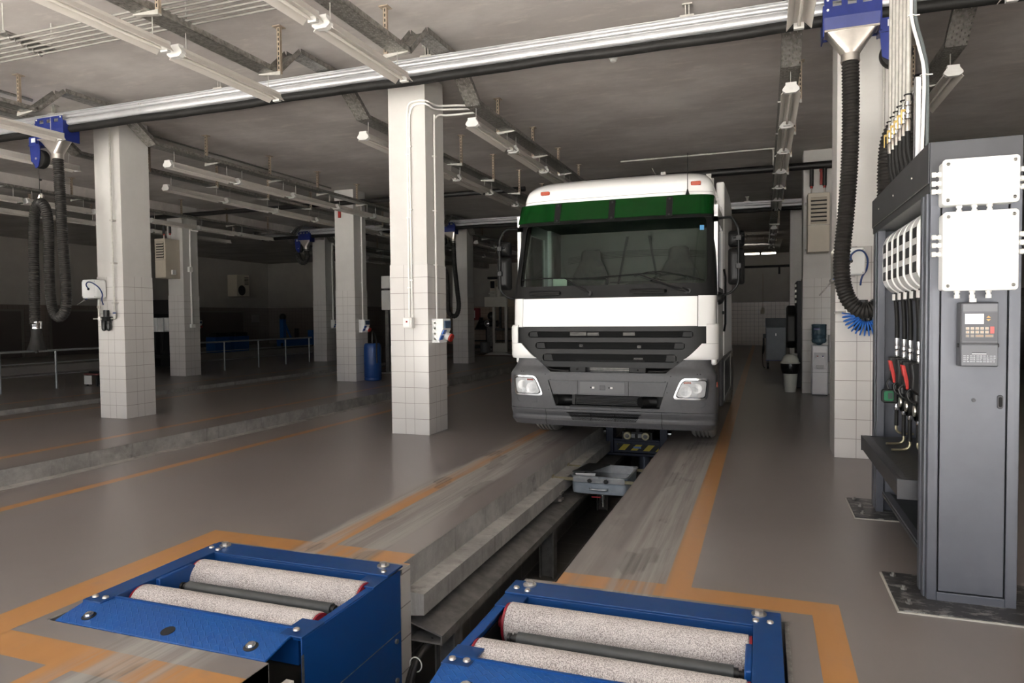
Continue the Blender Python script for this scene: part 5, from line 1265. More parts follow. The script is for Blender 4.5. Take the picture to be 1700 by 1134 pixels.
# drip shelf with grating
m = MB(); m.prism([(0.70, 0.585), (0.70, 0.49), (0.72, 0.475), (1.14, 0.475), (1.14, 0.485), (0.725, 0.49), (0.725, 0.585)], 'y', 4.30, 5.80); m.box(0.70, 1.14, 4.30, 4.312, 0.475, 0.585); m.box(0.70, 1.14, 5.788, 5.80, 0.475, 0.585); m.box(0.725, 0.76, 4.30, 5.8, 0.575, 0.585)
sh = m.build('drip_shelf', M['console_dark'], con, smooth=False, bevel=0.002)
def grating():
    t = NT('black_ribbed_grating'); X, Y, Z = t.xyz(); h = t.ramp(t.op('SINE', t.op('MULTIPLY', Y, 2*PI/0.022)), -0.4, 0.4)
    t.l.new(t.mix(h, lin((18, 18, 18)), lin((62, 61, 61))), t.b.inputs['Base Color']); t.b.inputs['Roughness'].default_value = 0.35; t.bump(h, 1.0, 0.006); return t.m
MB().box(0.76, 1.14, 4.312, 5.788, 0.57, 0.58).build('shelf_grating', grating(), sh, smooth=False)
m = MB(); m.prism([(0.815, 0.205), (1.14, 0.205), (1.14, 0.015), (1.10, 0.015), (0.815, 0.185)], 'y', 4.30, 5.60); m.build('lower_cowl', M['console_dark'], con, smooth=False)
m = MB(); m.box(0.83, 1.14, 5.56, 5.60, 0.18, 0.47); m.box(0.82, 0.86, 4.3, 5.6, 0.18, 0.22); m.build('lower_frame', M['console'], con, smooth=False)
# base plates
for (x0, x1, y0, y1) in ((0.648, 1.42, 3.89, 4.45), (0.642, 1.42, 5.60, 6.18)):
    m = MB(); m.box(x0, x1, y0, y1, 0.0, 0.012); b = m.build('base_plate', M['base_plate'], con, bevel=0.002)
    for (bx, by) in ((x0+0.05, y1-0.06), (x0+0.07, (y0+y1)/2+0.02), (x0+0.06, y0+0.10)):
        q = MB(); q.cyl((bx, by, 0.012), (bx, by, 0.022), 0.016, 6); q.cyl((bx, by, 0.022), (bx, by, 0.035), 0.008, 10); q.build('anchor_bolt', M['galv'], b)
    q = MB(); q.box(x0-0.01, x0+0.0, y0-0.01, y1, 0.0, 0.006); q.box(x0-0.01, x1, y0-0.012, y0, 0.0, 0.006); q.build('sealant', mat('sealant', (184, 180, 172), 0.7) if 'sealant' not in bpy.data.materials else bpy.data.materials['sealant'], b, smooth=False)
# junction boxes
def jbox(x0, x1, z0, z1, sideg, botg, nm):
    yb, yf = CYF-0.0, CYF-0.11
    m = MB(); m.prism(rrect(x0+0.004, x1-0.004, z0+0.004, z1-0.004, 0.012), 'y', yf+0.03, yb); b = m.build('junction_box', M['abs_white'], con, bevel=0.003)
    m = MB(); m.prism(rrect(x0, x1, z0, z1, 0.016), 'y', yf, yf+0.028); l = m.build('lid', M['abs_white'], b, bevel=0.008, seg=3)
    for (sx, sz) in ((x0+0.022, z1-0.025), (x1-0.022, z1-0.025), (x0+0.022, z0+0.025), (x1-0.022, z0+0.025)):
        q = MB(); q.lathe([(0.010, 0), (0.010, -0.001), (0.0075, -0.0012), (0.0075, 0.0)], (sx, yf-0.0005, sz), 'y', 16); q.box(sx-0.006, sx+0.006, yf-0.0015, yf, sz-0.0012, sz+0.0012); q.build('lid_screw', M['pipe_zinc'], l)
    def gland(p, d):
        q = MB(); p = Vector(p); d = Vector(d); q.cyl(p, p+d*0.012, 0.014, 8); q.cyl(p+d*0.012, p+d*0.022, 0.010, 12); q.cyl(p+d*0.022, p+d*0.04, 0.0135, 12); q.build('cable_gland', M['white_plastic'], b)
    for z in sideg: gland((x0+0.004, yf+0.065, z), (-1, 0, 0)); gland((x1-0.004, yf+0.065, z), (1, 0, 0))
    for x in botg: gland((x, yf+0.065, z0+0.004), (0, 0, -1))
    return b
jbox(0.835, 1.158, 2.035, 2.262, (2.20, 2.155, 2.115), (0.92, 0.985, 1.05), 'upper')
jbox(0.838, 1.157, 1.612, 2.003, (1.885, 1.845, 1.80), (0.915, 0.98, 1.05), 'lower')
# keypad terminal
m = MB(); m.box(0.925, 1.088, CYF-0.07, CYF+0.003, 1.235, 1.555); kp = m.build('keypad_terminal', mat('terminal_dark', (66, 66, 69), 0.4), con, bevel=0.006)
yk = CYF-0.07
m = MB(); m.box(0.930, 1.084, yk-0.012, yk, 1.352, 1.550); fc = m.build('terminal_face', mat('terminal_face', (96, 97, 102), 0.4), kp, bevel=0.004)
MB().box(0.936, 1.078, yk-0.0135, yk-0.0115, 1.512, 1.545).build('top_plate', mat('terminal_plate', (108, 109, 114), 0.35), fc, smooth=False)
MB().box(0.934, 1.078, yk-0.0135, yk-0.0115, 1.362, 1.505).build('keypad_foil', mat('keypad_foil', (80, 81, 86), 0.45), fc, smooth=False)
MB().box(0.942, 1.022, yk-0.015, yk-0.013, 1.448, 1.498).build('display', mat('lcd_screen', (226, 226, 220), 0.15), fc, smooth=False)
M['key'] = mat('key_grey', (176, 168, 156), 0.5); M['key_text'] = mat('key_print', (196, 122, 52), 0.5)
yt = yk-0.0155
kw, kh = 0.0150, 0.0125
def print_text(body, size, loc, name):
    f = bpy.data.curves.new('print', 'FONT'); f.body = body; f.size = size; f.align_x = 'CENTER'; f.align_y = 'CENTER'
    tmp = bpy.data.objects.new('print', f); COL.objects.link(tmp)
    me = bpy.data.meshes.new_from_object(tmp.evaluated_get(bpy.context.evaluated_depsgraph_get())); bpy.data.objects.remove(tmp)
    me.materials.clear(); me.materials.append(M['key_text'])
    o = bpy.data.objects.new(name, me); COL.objects.link(o); o.parent = fc; o.location = Vector(loc)-LOC[con]; o.rotation_euler = (PI/2, 0, 0); return o
for r_, row in enumerate((['1', '2', '3', '4', '5'], ['6', '7', '8', '9', '0'])):
    for c_, ch in enumerate(row):
        xk = 0.946+c_*0.0205; zk = 1.432-r_*0.0185
        q = MB(); q.box(xk, xk+kw, yk-0.0152, yk-0.0132, zk-kh, zk); ko = q.build('key', M['key'], fc, smooth=False)
        print_text(ch, 0.011, (xk+kw/2, yt, zk-kh/2), 'key_digit')
for (xa, xb, tx) in ((0.946, 0.961, '='), (0.9665, 0.9815, '.'), (0.987, 1.022, 'CANCEL'), (1.0275, 1.063, 'ENTER')):
    q = MB(); q.box(xa, xb, yk-0.0152, yk-0.0132, 1.382, 1.395); q.build('key', mat('key_dark', (140, 134, 126), 0.5) if 'key_dark' not in bpy.data.materials else bpy.data.materials['key_dark'], fc, smooth=False)
    print_text(tx, 0.0085, ((xa+xb)/2, yt, 1.3885), 'key_word')
MB().box(1.049, 1.0655, yk-0.0155, yk-0.013, 1.401, 1.434).build('stop_key', mat('stop_key_red', (206, 92, 88), 0.45), fc, smooth=False)
m = MB(); m.prism([(1.032, 1.478), (1.051, 1.478), (1.0415, 1.488)], 'y', yk-0.015, yk-0.013); m.prism([(1.032, 1.471), (1.051, 1.471), (1.0415, 1.461)], 'y', yk-0.015, yk-0.013); m.build('arrow_keys', mat('arrow_amber', (206, 158, 96), 0.5), fc, smooth=False)
m = MB(); m.box(0.928, 1.086, yk-0.009, yk, 1.238, 1.346); tp = m.build('ticket_flap', mat('terminal_flap', (98, 99, 104), 0.4), kp, bevel=0.004)
MB().box(0.975, 1.035, yk-0.0105, yk-0.0085, 1.302, 1.306).build('ticket_slot', M['gap'], tp, smooth=False)
MB().box(0.975, 1.035, yk-0.0105, yk-0.0085, 1.298, 1.3015).build('ticket_edge', M['white_plastic'], tp, smooth=False)
# rows of tiny printed lines under the slot
m = MB(); rnd = random.Random(3)
for c_ in range(5):
    for r_ in range(4):
        x = 0.938+c_*0.028; z = 1.290-r_*0.0095; m.box(x, x+rnd.uniform(0.010, 0.014), yk-0.0100, yk-0.0088, z-0.002, z); m.box(x+0.016, x+0.016+rnd.uniform(0.004, 0.009), yk-0.0100, yk-0.0088, z-0.0025, z+0.0005)
m.build('printed_legend', mat('legend_white', (200, 202, 206), 0.5), tp, smooth=False)
for xx in (0.919, 1.088): MB().cyl((xx, CYF-0.045, 1.34), (xx+0.008, CYF-0.045, 1.34), 0.010, 12).build('terminal_knob', M['pipe_black'], kp)
m = MB(); m.cyl((0.985, CYF-0.04, 1.555), (0.985, CYF-0.04, 1.575), 0.016, 10); m.build('cable_gland', M['white_plastic'], kp)
# hose reels
for k in range(6):
    y0 = 5.795-0.212*k; w = 0.19; x0, x1, z0, z1 = 0.832, 1.13, 1.64, 2.115
    t_ = MB(); rows = []
    prof = [(x, z) for x, z in rrect(x0, x1+0.1, z0, z1, 0.13, 8)]
    for (ins, dy) in ((0.02, 0.0), (0.0, 0.018), (0.0, w-0.018), (0.02, w)):
        rows.append([(min(x, x1) if x > x1 else x+ins*(1 if x < (x0+x1)/2 else 0), y0-dy, z+(ins if z < 1.85 else -ins)) for x, z in prof])
    t_.loft(rows, closed=True); t_.add(rows[0], [tuple(range(len(prof)))]); t_.add(rows[-1], [tuple(range(len(prof)))])
    r = t_.build('hose_reel', M['reel_white'], con, angle=40)
    for z in (1.975, 1.875, 1.775):
        q = MB(); q.box(x0-0.002, x0+0.12, y0-0.165, y0-0.055, z-0.031, z+0.031); q.build('reel_vent', M['dark_vent'], r, bevel=0.003)
    q = MB(); q.box(x0+0.0, x0+0.02, y0-0.168, y0-0.163, z0+0.10, z1-0.10); q.build('shell_joint', mat('joint_white', (176, 176, 174), 0.5) if 'joint_white' not in bpy.data.materials else bpy.data.materials['joint_white'], r, smooth=False)
    # hose guide below
    q = MB(); q.box(0.90, 0.96, y0-0.13, y0-0.06, 1.595, 1.66); q.lathe([(0.014, y0-0.14), (0.014, y0-0.05)], (0.915, 0, 1.60), 'y', 12); q.build('hose_guide', M['black_plastic'], r, bevel=0.004)
    q = MB(); q.box(0.885, 0.90, y0-0.125, y0-0.085, 1.60, 1.645); q.build('guide_tab', M['white_plastic'], r, smooth=False)
# hoses and dispensing guns
def gun(y, x, short, kind, red=True):
    zb = 1.205
    m = MB(); m.tube(smooth_path([(x-0.01, y, 1.60), (x+0.0, y+0.005, 1.45), (x, y, 1.30)], 0.03), 0.0155, 10); h = m.build('supply_hose', M['black_rubber'], con)
    m = MB(); m.lathe2([(0.013, 0.0), (0.016, 0.01), (0.016, 0.045), (0.011, 0.055), (0.019, 0.065), (0.019, 0.085), (0.014, 0.09), (0.017, 0.12), (0.017, 0.14)], (x, y, 1.185), (1, 1, 1), 14); m.build('hose_fitting', M['chrome'], h)
    # grip body
    m = MB(); m.prism([(x-0.055, 1.19), (x+0.05, 1.19), (x+0.045, 1.12), (x+0.035, 1.02), (x-0.01, 0.985), (x-0.05, 1.02), (x-0.045, 1.11)], 'y', y-0.04, y+0.04); g = m.build('dispensing_gun', M['black_plastic'], con, bevel=0.012)
    if red: m = MB(); m.prism([(x-0.06, 1.165), (x-0.035, 1.16), (x-0.015, 1.06), (x-0.012, 1.0), (x-0.03, 1.0)], 'y', y-0.043, y+0.018); m.build('red_grip', mat('gun_red', (206, 62, 58), 0.4) if 'gun_red' not in bpy.data.materials else bpy.data.materials['gun_red'], g, bevel=0.006)
    m = MB(); m.tube(smooth_path([(x-0.045, y-0.02, 1.03), (x-0.07, y-0.025, 1.0), (x-0.05, y-0.03, 0.95), (x+0.0, y-0.03, 0.94)], 0.02), 0.007, 8); m.cyl((x-0.01, y, 0.99), (x-0.005, y, 0.86), 0.022, 12); m.build('trigger_guard', M['black_plastic'], g)
    if kind == 'meter':
        m = MB(); m.prism(rrect(x-0.105, x-0.005, 0.855, 0.955, 0.02), 'y', y-0.062, y-0.02); mt = m.build('flow_meter', M['black_plastic'], g, bevel=0.006)
        m = MB(); m.prism(rrect(x-0.092, x-0.03, 0.872, 0.942, 0.012), 'y', y-0.066, y-0.06); m.build('meter_face', mat('meter_green', (30, 120, 78), 0.35), mt)
        m = MB(); m.box(x-0.066, x-0.036, y-0.068, y-0.064, 0.885, 0.93); m.build('meter_screen', mat('meter_lcd', (70, 84, 78), 0.3), mt, smooth=False)
        m = MB(); [m.cyl((x+0.0, y-0.04, z), (x+0.04, y-0.04, z), 0.008, 8) for z in (0.875, 0.90, 0.925)]; m.build('meter_bolts', M['chrome'], mt)
    else:
        m = MB(); m.cyl((x-0.02, y, 0.885), (x+0.075, y, 0.885), 0.062, 20); ho = m.build('gear_meter', M['black_plastic'], g)
        m = MB(); [m.cyl((x-0.02+0.012*i, y, 0.885), (x-0.014+0.012*i, y, 0.885), 0.066, 20) for i in range(7)]; m.build('cooling_ribs', M['black_plastic'], ho)
        m = MB(); m.lathe([(0.036, x-0.02), (0.034, x-0.03), (0.004, x-0.032)], (0, y-0.0, 0.885), 'x', 20); m.build('meter_cap', M['steel'], ho)
    m = MB(); m.lathe2([(0.012, 0), (0.015, 0.008), (0.015, 0.05), (0.011, 0.06)], (x, y, 0.795), (1, 1, 1), 12); sp = m.build('spout_fitting', M['chrome'], g)
    zb2 = 0.655 if short else 0.62
    m = MB(); m.tube([(x, y, 0.80), (x, y, zb2+0.03)], 0.0135, 10); m.build('spout_hose', M['black_rubber'], g)
    m = MB(); m.tube(smooth_path([(x, y, zb2+0.05), (x, y, zb2), (x-0.03*(1 if not short else -1), y, zb2-0.025), (x-0.11*(1 if not short else -1), y-0.01, zb2-0.028)], 0.01), 0.009, 8, radii=None); m.build('spout_tip', M['brass'], g)
gun(5.70, 0.92, True, 'meter'); gun(5.45, 0.925, False, 'gear', False); gun(5.21, 0.92, False, 'gear'); gun(4.97, 0.925, True, 'gear', False)

# ================================================================ supply pipes dropping to the console
for k in range(6):
    y = 5.98-0.138*k; x = 0.905; zb = 2.90
    t = thing('supply_pipe', 'shiny vertical oil supply pipe above the console, %s of six counted from the pillar side' % ordinal(k), 'pipe', (x, y, 2.37), 'oil supply pipes above the console')
    MB().cyl((x, y, zb), (x, y, CEIL), 0.0135 if k < 5 else 0.017, 12).build('pipe_tube', M['pipe_zinc'], t)
    m = MB(); m.lathe2([(0.016, 0), (0.021, 0.004), (0.021, 0.03), (0.014, 0.036), (0.019, 0.05), (0.019, 0.085), (0.023, 0.09), (0.023, 0.115), (0.016, 0.12)], (x, y, zb-0.10), (1, 1, 1), 12); v = m.build('ball_valve', M['chrome'], t)
    m = MB(); m.cyl((x-0.035, y, zb-0.04), (x, y, zb-0.04), 0.009, 8); m.box(x-0.042, x-0.036, y-0.009, y+0.009, zb-0.13, zb-0.035); m.build('valve_lever', mat('lever_yellow', (206, 176, 104), 0.4) if 'lever_yellow' not in bpy.data.materials else bpy.data.materials['lever_yellow'], v, smooth=False)
    m = MB(); m.tube([(x+0.022*math.cos(a), y+0.022*math.sin(a), zb+0.06) for a in [i*PI/6 for i in range(12)]], 0.005, 6, closed=True); m.box(x+0.02, x+0.06, y-0.006, y+0.006, zb+0.055, zb+0.065); m.build('pipe_clip', M['pipe_black'], t)
    m = MB(); m.lathe2([(0.017, 0), (0.017, 0.07), (0.012, 0.08)], (x, y, zb-0.18), (1, 1, 1), 12); m.build('crimp_fitting', M['steel'], t)
    m = MB(); m.tube(smooth_path([(x, y, zb-0.17), (x+0.005, y, zb-0.30), (x+0.03, y-0.01, zb-0.45), (x+0.04, y-0.01, 2.376)], 0.03), 0.017, 10); m.build('flexible_hose', M['black_rubber'], t)
t = thing('mounting_strut', 'bright slotted steel strut standing on the console beside the supply pipes', 'strut', (0.96, 5.14, 2.376))
m = MB(); m.box(0.915, 0.918, 5.11, 5.16, 2.376, 3.04); m.box(0.915, 0.948, 5.11, 5.113, 2.376, 3.04); m.box(0.915, 0.948, 5.157, 5.16, 2.376, 3.04); m.box(0.915, 0.948, 5.11, 5.16, 3.02, 3.04); m.box(0.925, 0.937, 5.16, 6.02, 2.955, 2.968)
m.build('channel', M['alu'], t, smooth=False)
MB().box(0.935, 0.995, 5.1, 5.17, 2.376, 2.386).build('foot_plate', M['galv'], t, smooth=False)
t = thing('power_cable', 'white cable swinging from the ceiling down beside the console strut', 'cable', (0.95, 5.1, 3.4))
MB().tube(smooth_path([(0.905, 5.215, CEIL), (0.905, 5.215, 3.6), (0.908, 5.20, 3.42), (0.935, 5.13, 3.22), (0.958, 5.09, 3.05), (0.958, 5.09, 2.8), (0.95, 5.09, 2.45), (0.95, 5.09, 2.376)], 0.03), 0.010, 8).build('cable_sheath', M['white_plastic'], t)
m = MB()
for p in ((0.905, 5.215, 3.75), (0.905, 5.215, 3.45), (0.958, 5.09, 3.02)): m.tube([(p[0]+0.02*math.cos(a), p[1]+0.02*math.sin(a), p[2]) for a in [i*PI/6 for i in range(12)]], 0.003, 6, closed=True); m.box(p[0]+0.02, p[0]+0.05, p[1]-0.003, p[1]+0.003, p[2]-0.003, p[2]+0.003)
m.build('cable_ties', M['white_plastic'], t)
t = thing('control_cable', 'dark grey cable beside the white one above the console', 'cable', (0.97, 5.16, 3.4))
MB().tube(smooth_path([(0.93, 5.24, CEIL), (0.93, 5.24, 3.6), (0.935, 5.225, 3.42), (0.965, 5.15, 3.2), (0.982, 5.12, 3.0), (0.982, 5.11, 2.376)], 0.03), 0.012, 8).build('cable_sheath', mat('grey_cable', (92, 98, 98), 0.5), t)
# ================================================================ things on the pillars
def heater(x, y, z, wx, wy, hz, face, label, plug=False):
    """beige cased unit heater, louvres in the upper half of `face` ('y-' looks at us, 'x-' ...)"""
    t = thing('unit_heater', label, 'heater', (x, y, z-hz/2), 'beige unit heaters')
    M.setdefault('beige_case', mat('beige_case', (196, 186, 170), 0.45, var=0.03, vscale=4))
    m = MB(); m.box(x-wx/2, x+wx/2, y-wy/2, y+wy/2, z-hz/2, z+hz/2); c = m.build('casing', M['beige_case'], t, bevel=0.008)
    yf = y-wy/2
    a, b = x-wx/2+0.05, x+wx/2-0.05
    m = MB(); m.box(a, b, yf-0.003, yf+0.002, z-0.02, z+hz/2-0.08); m.build('louvre_opening', M['dark_hole'], c, smooth=False)
    m = MB(); n = 7
    for k in range(n):
        zz = z+0.0+(hz/2-0.10)*k/(n-1); m.prism([(yf-0.03, zz-0.03), (yf-0.025, zz-0.034), (yf+0.0, zz+0.012), (yf-0.004, zz+0.016)], 'x', a, b)
    m.build('louvre_blade', M['beige_case'], c, smooth=False)
    m = MB(); m.box(x-wx/2-0.004, x+wx/2+0.004, yf-0.002, yf, z-0.05, z-0.042); m.build('case_seam', M['galv'], c, smooth=False)
    for dx in (-0.12, 0.12):
        q = MB(); q.cyl((x+dx*wx/0.4, y, z+hz/2+0.16), (x+dx*wx/0.4, y, z+hz/2+0.48), 0.035, 12); ins = q.build('insulated_pipe', M['pipe_black'], t)
        q = MB(); q.cyl((x+dx*wx/0.4, y, z+hz/2), (x+dx*wx/0.4, y, z+hz/2+0.17), 0.014, 10); q.build('copper_tail', M['steel'], ins)
        q = MB(); q.cyl((x+dx*wx/0.4, y, z+hz/2+0.12), (x+dx*wx/0.4, y, z+hz/2+0.17), 0.026, 10); q.build('red_collar', M['red_paint'], ins)
    q = MB(); q.box(x-wx/2-0.03, x-wx/2, y+wy/2-0.05, y+wy/2, z-hz/2+0.05, z-hz/2+0.09); q.box(x-wx/2-0.03, x-wx/2, y+wy/2-0.05, y+wy/2, z+hz/2-0.15, z+hz/2-0.11); q.build('mounting_lug', M['galv'], c, smooth=False)
    if plug:
        q = MB(); q.box(x+wx/2, x+wx/2+0.05, y-0.06, y+0.06, z-hz/2+0.10, z-hz/2+0.22); q.build('connection_box', M['white_plastic'], c, bevel=0.006)
    return t
heater(0.955, 14.13, 3.20, 0.37, 0.42, 1.08, 'y-', 'beige louvred heater on the pillar above the water cooler')
heater(-15.035, 14.36, 3.17, 0.36, 0.49, 1.04, 'y-', 'beige louvred heater on the pillar beside the left railing', plug=True)
t = thing('wall_heater', 'beige heater with round outlet on the dim far left wall', 'heater', (-25.6, 28.9, 2.74), 'far dim heaters')
MB().box(-25.8, -25.2, 28.4, 29.3, 2.74, 3.85).build('casing', M['beige_case'], t, bevel=0.02)
MB().lathe([(0.26, -25.205), (0.26, -25.19), (0.02, -25.19)], (0, 28.75, 3.05), 'x', 24).build('round_outlet', M['dark_hole'], t)
m = MB(); [m.box(-25.205, -25.19, 28.95, 29.25, 3.35+0.07*k, 3.38+0.07*k) for k in range(6)]; m.build('louvres', M['dark_hole'], t, smooth=False)
t = thing('wall_heater', 'slim beige heater with black grille on the far back wall beside the truck mirror', 'heater', (-14.45, 36.8, 2.72), 'far dim heaters')
MB().box(-14.62, -14.27, 36.6, 36.98, 2.72, 3.66).build('casing', M['beige_case'], t, bevel=0.02)
MB().box(-14.57, -14.32, 36.58, 36.6, 3.2, 3.6).build('grille', M['dark_hole'], t, smooth=False)
MB().box(-14.75, -14.05, 36.6, 36.9, 3.72, 3.85).build('pipe_rail', M['pipe_black'], t, smooth=False)

def hose_box(x0, x1, y, z0, z1, label, lead):
    t = thing('air_hose_reel', label, 'hose reel', ((x0+x1)/2, y, z0), 'white square air hose reels')
    m = MB(); m.prism(rrect(x0, x1, z0, z1, 0.04, 6), 'y', y-0.09, y+0.09); b = m.build('reel_case', M['abs_white'], t, bevel=0.018, seg=3)
    xc, zc = (x0+x1)/2, (z0+z1)/2
    m = MB(); m.cyl((xc, y-0.10, zc), (xc, y-0.088, zc), 0.02, 14); m.build('hub', M['black_plastic'], b)
    m = MB(); m.tube(smooth_path([(xc, y-0.10, zc+0.01), (xc+0.0, y-0.13, zc+0.06), (xc+0.05, y-0.14, zc+0.10), (xc+0.11, y-0.12, zc+0.09), (x1+0.02, y-0.06, zc+0.02), (x1+0.02, y+0.0, zc-0.08), (x1-0.02, y+0.02, z0-0.02), (x1-0.03, y+0.05, z0-0.10)], 0.015), 0.009, 8); m.build('blue_feed_hose', mat('blue_hose', (42, 66, 118), 0.4) if 'blue_hose' not in bpy.data.materials else bpy.data.materials['blue_hose'], b)
    m = MB()
    for (dx, dz) in ((0.025, 0.025), (0.025, -0.025), (-0.025, 0.025), (-0.025, -0.025)): m.cyl((x0+dx if dx > 0 else x1+dx, y-0.093, z0+dz if dz > 0 else z1+dz), (x0+dx if dx > 0 else x1+dx, y-0.088, z0+dz if dz > 0 else z1+dz), 0.006, 8)
    m.build('case_screws', M['galv'], b)
    m = MB(); m.box(xc-0.06, xc+0.06, y-0.05, y+0.05, z1, z1+0.012); m.box(xc-0.05, xc+0.05, y-0.05, y+0.05, z0-0.012, z0); m.build('swivel', M['galv'], b, smooth=False)
    p = Vector(lead); a = Vector((x0+0.02, y, z0+0.01)); m = MB(); m.tube([a, a.lerp(p, 0.25)], 0.008, 8); m.build('outlet_hose', bpy.data.materials['blue_hose'], b)
    m = MB(); q0, q1 = a.lerp(p, 0.25), p; m.tube([q0, q0.lerp(q1, 0.12), q0.lerp(q1, 0.2), q1], 0.006, 8, radii=[0.026, 0.026, 0.009, 0.007]); m.build('hose_end', M['galv'], b)
    return t
hose_box(-9.855, -9.55, 7.845, 1.865, 2.15, 'white square air hose reel on the left pillar', (-9.98, 7.78, 1.77))
hose_box(0.695, 0.966, 7.845, 1.90, 2.18, 'white square air hose reel half hidden by the hanging black hose', (0.545, 7.80, 1.70))
# air regulators below them with their pipes
def regulator(x, z, y, label, coil):
    t = thing('air_regulator', label, 'air regulator', (x, y, z-0.15), 'air regulators on the pillars')
    m = MB()
    m.cyl((x, y, z+0.03), (x, y, z+0.13), 0.042, 16); m.box(x-0.10, x+0.10, y-0.035, y+0.035, z-0.03, z+0.03); b = m.build('regulator_body', M['black_plastic'], t)
    for dx in (-0.055, 0.045):
        m = MB(); m.lathe2([(0.012, 0), (0.03, 0.015), (0.036, 0.04), (0.036, 0.15), (0.03, 0.16)], (x+dx, y, z-0.19), (1, 1, 1), 14); m.build('filter_bowl', M['black_plastic'], b)
    m = MB(); m.lathe([(0.03, 0), (0.032, -0.02), (0.028, -0.024), (0.002, -0.024)], (x-0.085, y-0.035, z+0.0), 'y', 18); m.build('pressure_gauge', M['white_plastic'], b)
    m = MB(); m.cyl((x+0.10, y, z), (x+0.17, y, z), 0.014, 10); m.cyl((x+0.17, y, z), (x+0.17, y, CEIL), 0.013, 10); m.cyl((x+0.17, y, z+0.02), (x+0.17, y, z+0.10), 0.022, 10); p = m.build('air_pipe', M['pipe_zinc'], t)
    for zz in (z+0.24, z+0.85, z+1.5): MB().box(x+0.14, x+0.20, y-0.02, y+0.05, zz-0.012, zz+0.012).build('pipe_clip', M['pipe_zinc'], p, smooth=False)
    MB().box(x+0.17, x+0.23, y-0.03, y-0.02, z+0.075, z+0.095).build('valve_lever', bpy.data.materials['blue_hose'], p, smooth=False)
    m = MB(); m.cyl((x-0.14, y, z), (x-0.10, y, z), 0.02, 12); m.cyl((x-0.15, y, z), (x-0.15, y, z+0.30), 0.014, 10); m.cyl((x-0.16, y, z+0.18), (x-0.14, y, z+0.18), 0.03, 10); m.cyl((x-0.27, y, z), (x-0.15, y, z), 0.012, 8); m.build('outlet_pipe', M['pipe_zinc'], t)
    if coil:
        m = MB(); pts = []
        for i in range(260):
            u = i/259; a = PI*1.02*u+PI*0.99; R = 0.155; c = Vector((x+0.02+R*math.cos(a), y-0.10, z-0.01+R*math.sin(a))); rad = Vector((math.cos(a), 0, math.sin(a))); w = 2*PI*17*u
            pts.append(c+rad*0.07*math.cos(w)+Vector((0, 1, 0))*0.055*math.sin(w))
        m.tube(pts, 0.008, 6); m.build('blue_coiled_hose', mat('coil_blue', (44, 108, 196), 0.35), t)
    return t
regulator(-9.52, 1.55, 7.895, 'black air regulator with gauge on the left pillar below the hose reel', False)
regulator(0.965, 1.52, 7.89, 'black air regulator with blue coiled hose on the right pillar', True)
# centre pillar: switch box, socket box, conduits
def conduit(name, pts, r, label, clips=(), joint=None):
    t = thing(name, label, 'conduit', pts[0])
    MB().tube(smooth_path(pts, 0.03), r, 10).build('tube', M['white_plastic'], t)
    for c in clips: MB().box(c[0]-0.022, c[0]+0.022, c[1]-0.022, c[1]+0.022, c[2]-0.008, c[2]+0.008).build('clip', M['white_plastic'], t, smooth=False)
    return t
yp = 7.93
conduit('wall_conduit', [(-4.282, yp, 1.52), (-4.282, yp, 2.5), (-4.276, yp, 3.9), (-4.27, yp, 4.15), (-4.245, yp, 4.235), (-4.17, yp, 4.262), (-4.06, yp-0.002, 4.262), (-4.0, yp+0.02, 4.25), (-3.985, yp+0.08, 4.25), (-3.97, 8.2, 4.26), (-3.8, 8.4, 4.30), (-3.55, 8.6, 4.33)], 0.013, 'outer pale conduit on the centre pillar front, bending round its corner', [(-4.28, yp+0.01, 1.9), (-4.28, yp+0.01, 2.8), (-4.276, yp+0.01, 3.6)])
conduit('wall_conduit', [(-4.24, yp, 1.52), (-4.247, yp, 2.3), (-4.247, yp, 3.9), (-4.235, yp, 4.12), (-4.205, yp, 4.195), (-4.14, yp, 4.22), (-4.04, yp-0.002, 4.22), (-3.985, yp+0.03, 4.2), (-3.975, yp+0.10, 4.19), (-3.96, 8.2, 4.21), (-3.75, 8.45, 4.26), (-3.5, 8.65, 4.29)], 0.013, 'inner pale conduit on the centre pillar front, beside the corner', [(-4.247, yp+0.01, 2.0), (-4.247, yp+0.01, 2.9), (-4.247, yp+0.01, 3.7)])
conduit('wall_conduit', [(-4.003, 8.15, 1.49), (-4.003, 8.15, 3.9), (-3.995, 8.17, 4.08), (-3.97, 8.24, 4.15), (-3.9, 8.35, 4.17), (-3.6, 8.6, 4.24)], 0.013, 'pale conduit down the shaded side of the centre pillar to the socket box', [(-4.01, 8.15, 2.2), (-4.01, 8.15, 2.9), (-4.01, 8.15, 3.6)])
t = thing('switch_box', 'small cream switch box on the front of the centre pillar', 'switch', (-4.28, 7.93, 1.38))
MB().box(-4.346, -4.215, 7.86, 7.947, 1.383, 1.518).build('box', M['white_plastic'], t, bevel=0.008)
MB().box(-4.335, -4.238, 7.852, 7.86, 1.395, 1.508).build('cover', M['white_plastic'], t, bevel=0.004)
MB().box(-4.295, -4.272, 7.848, 7.853, 1.455, 1.475).build('rocker', M['red_paint'], t, smooth=False)
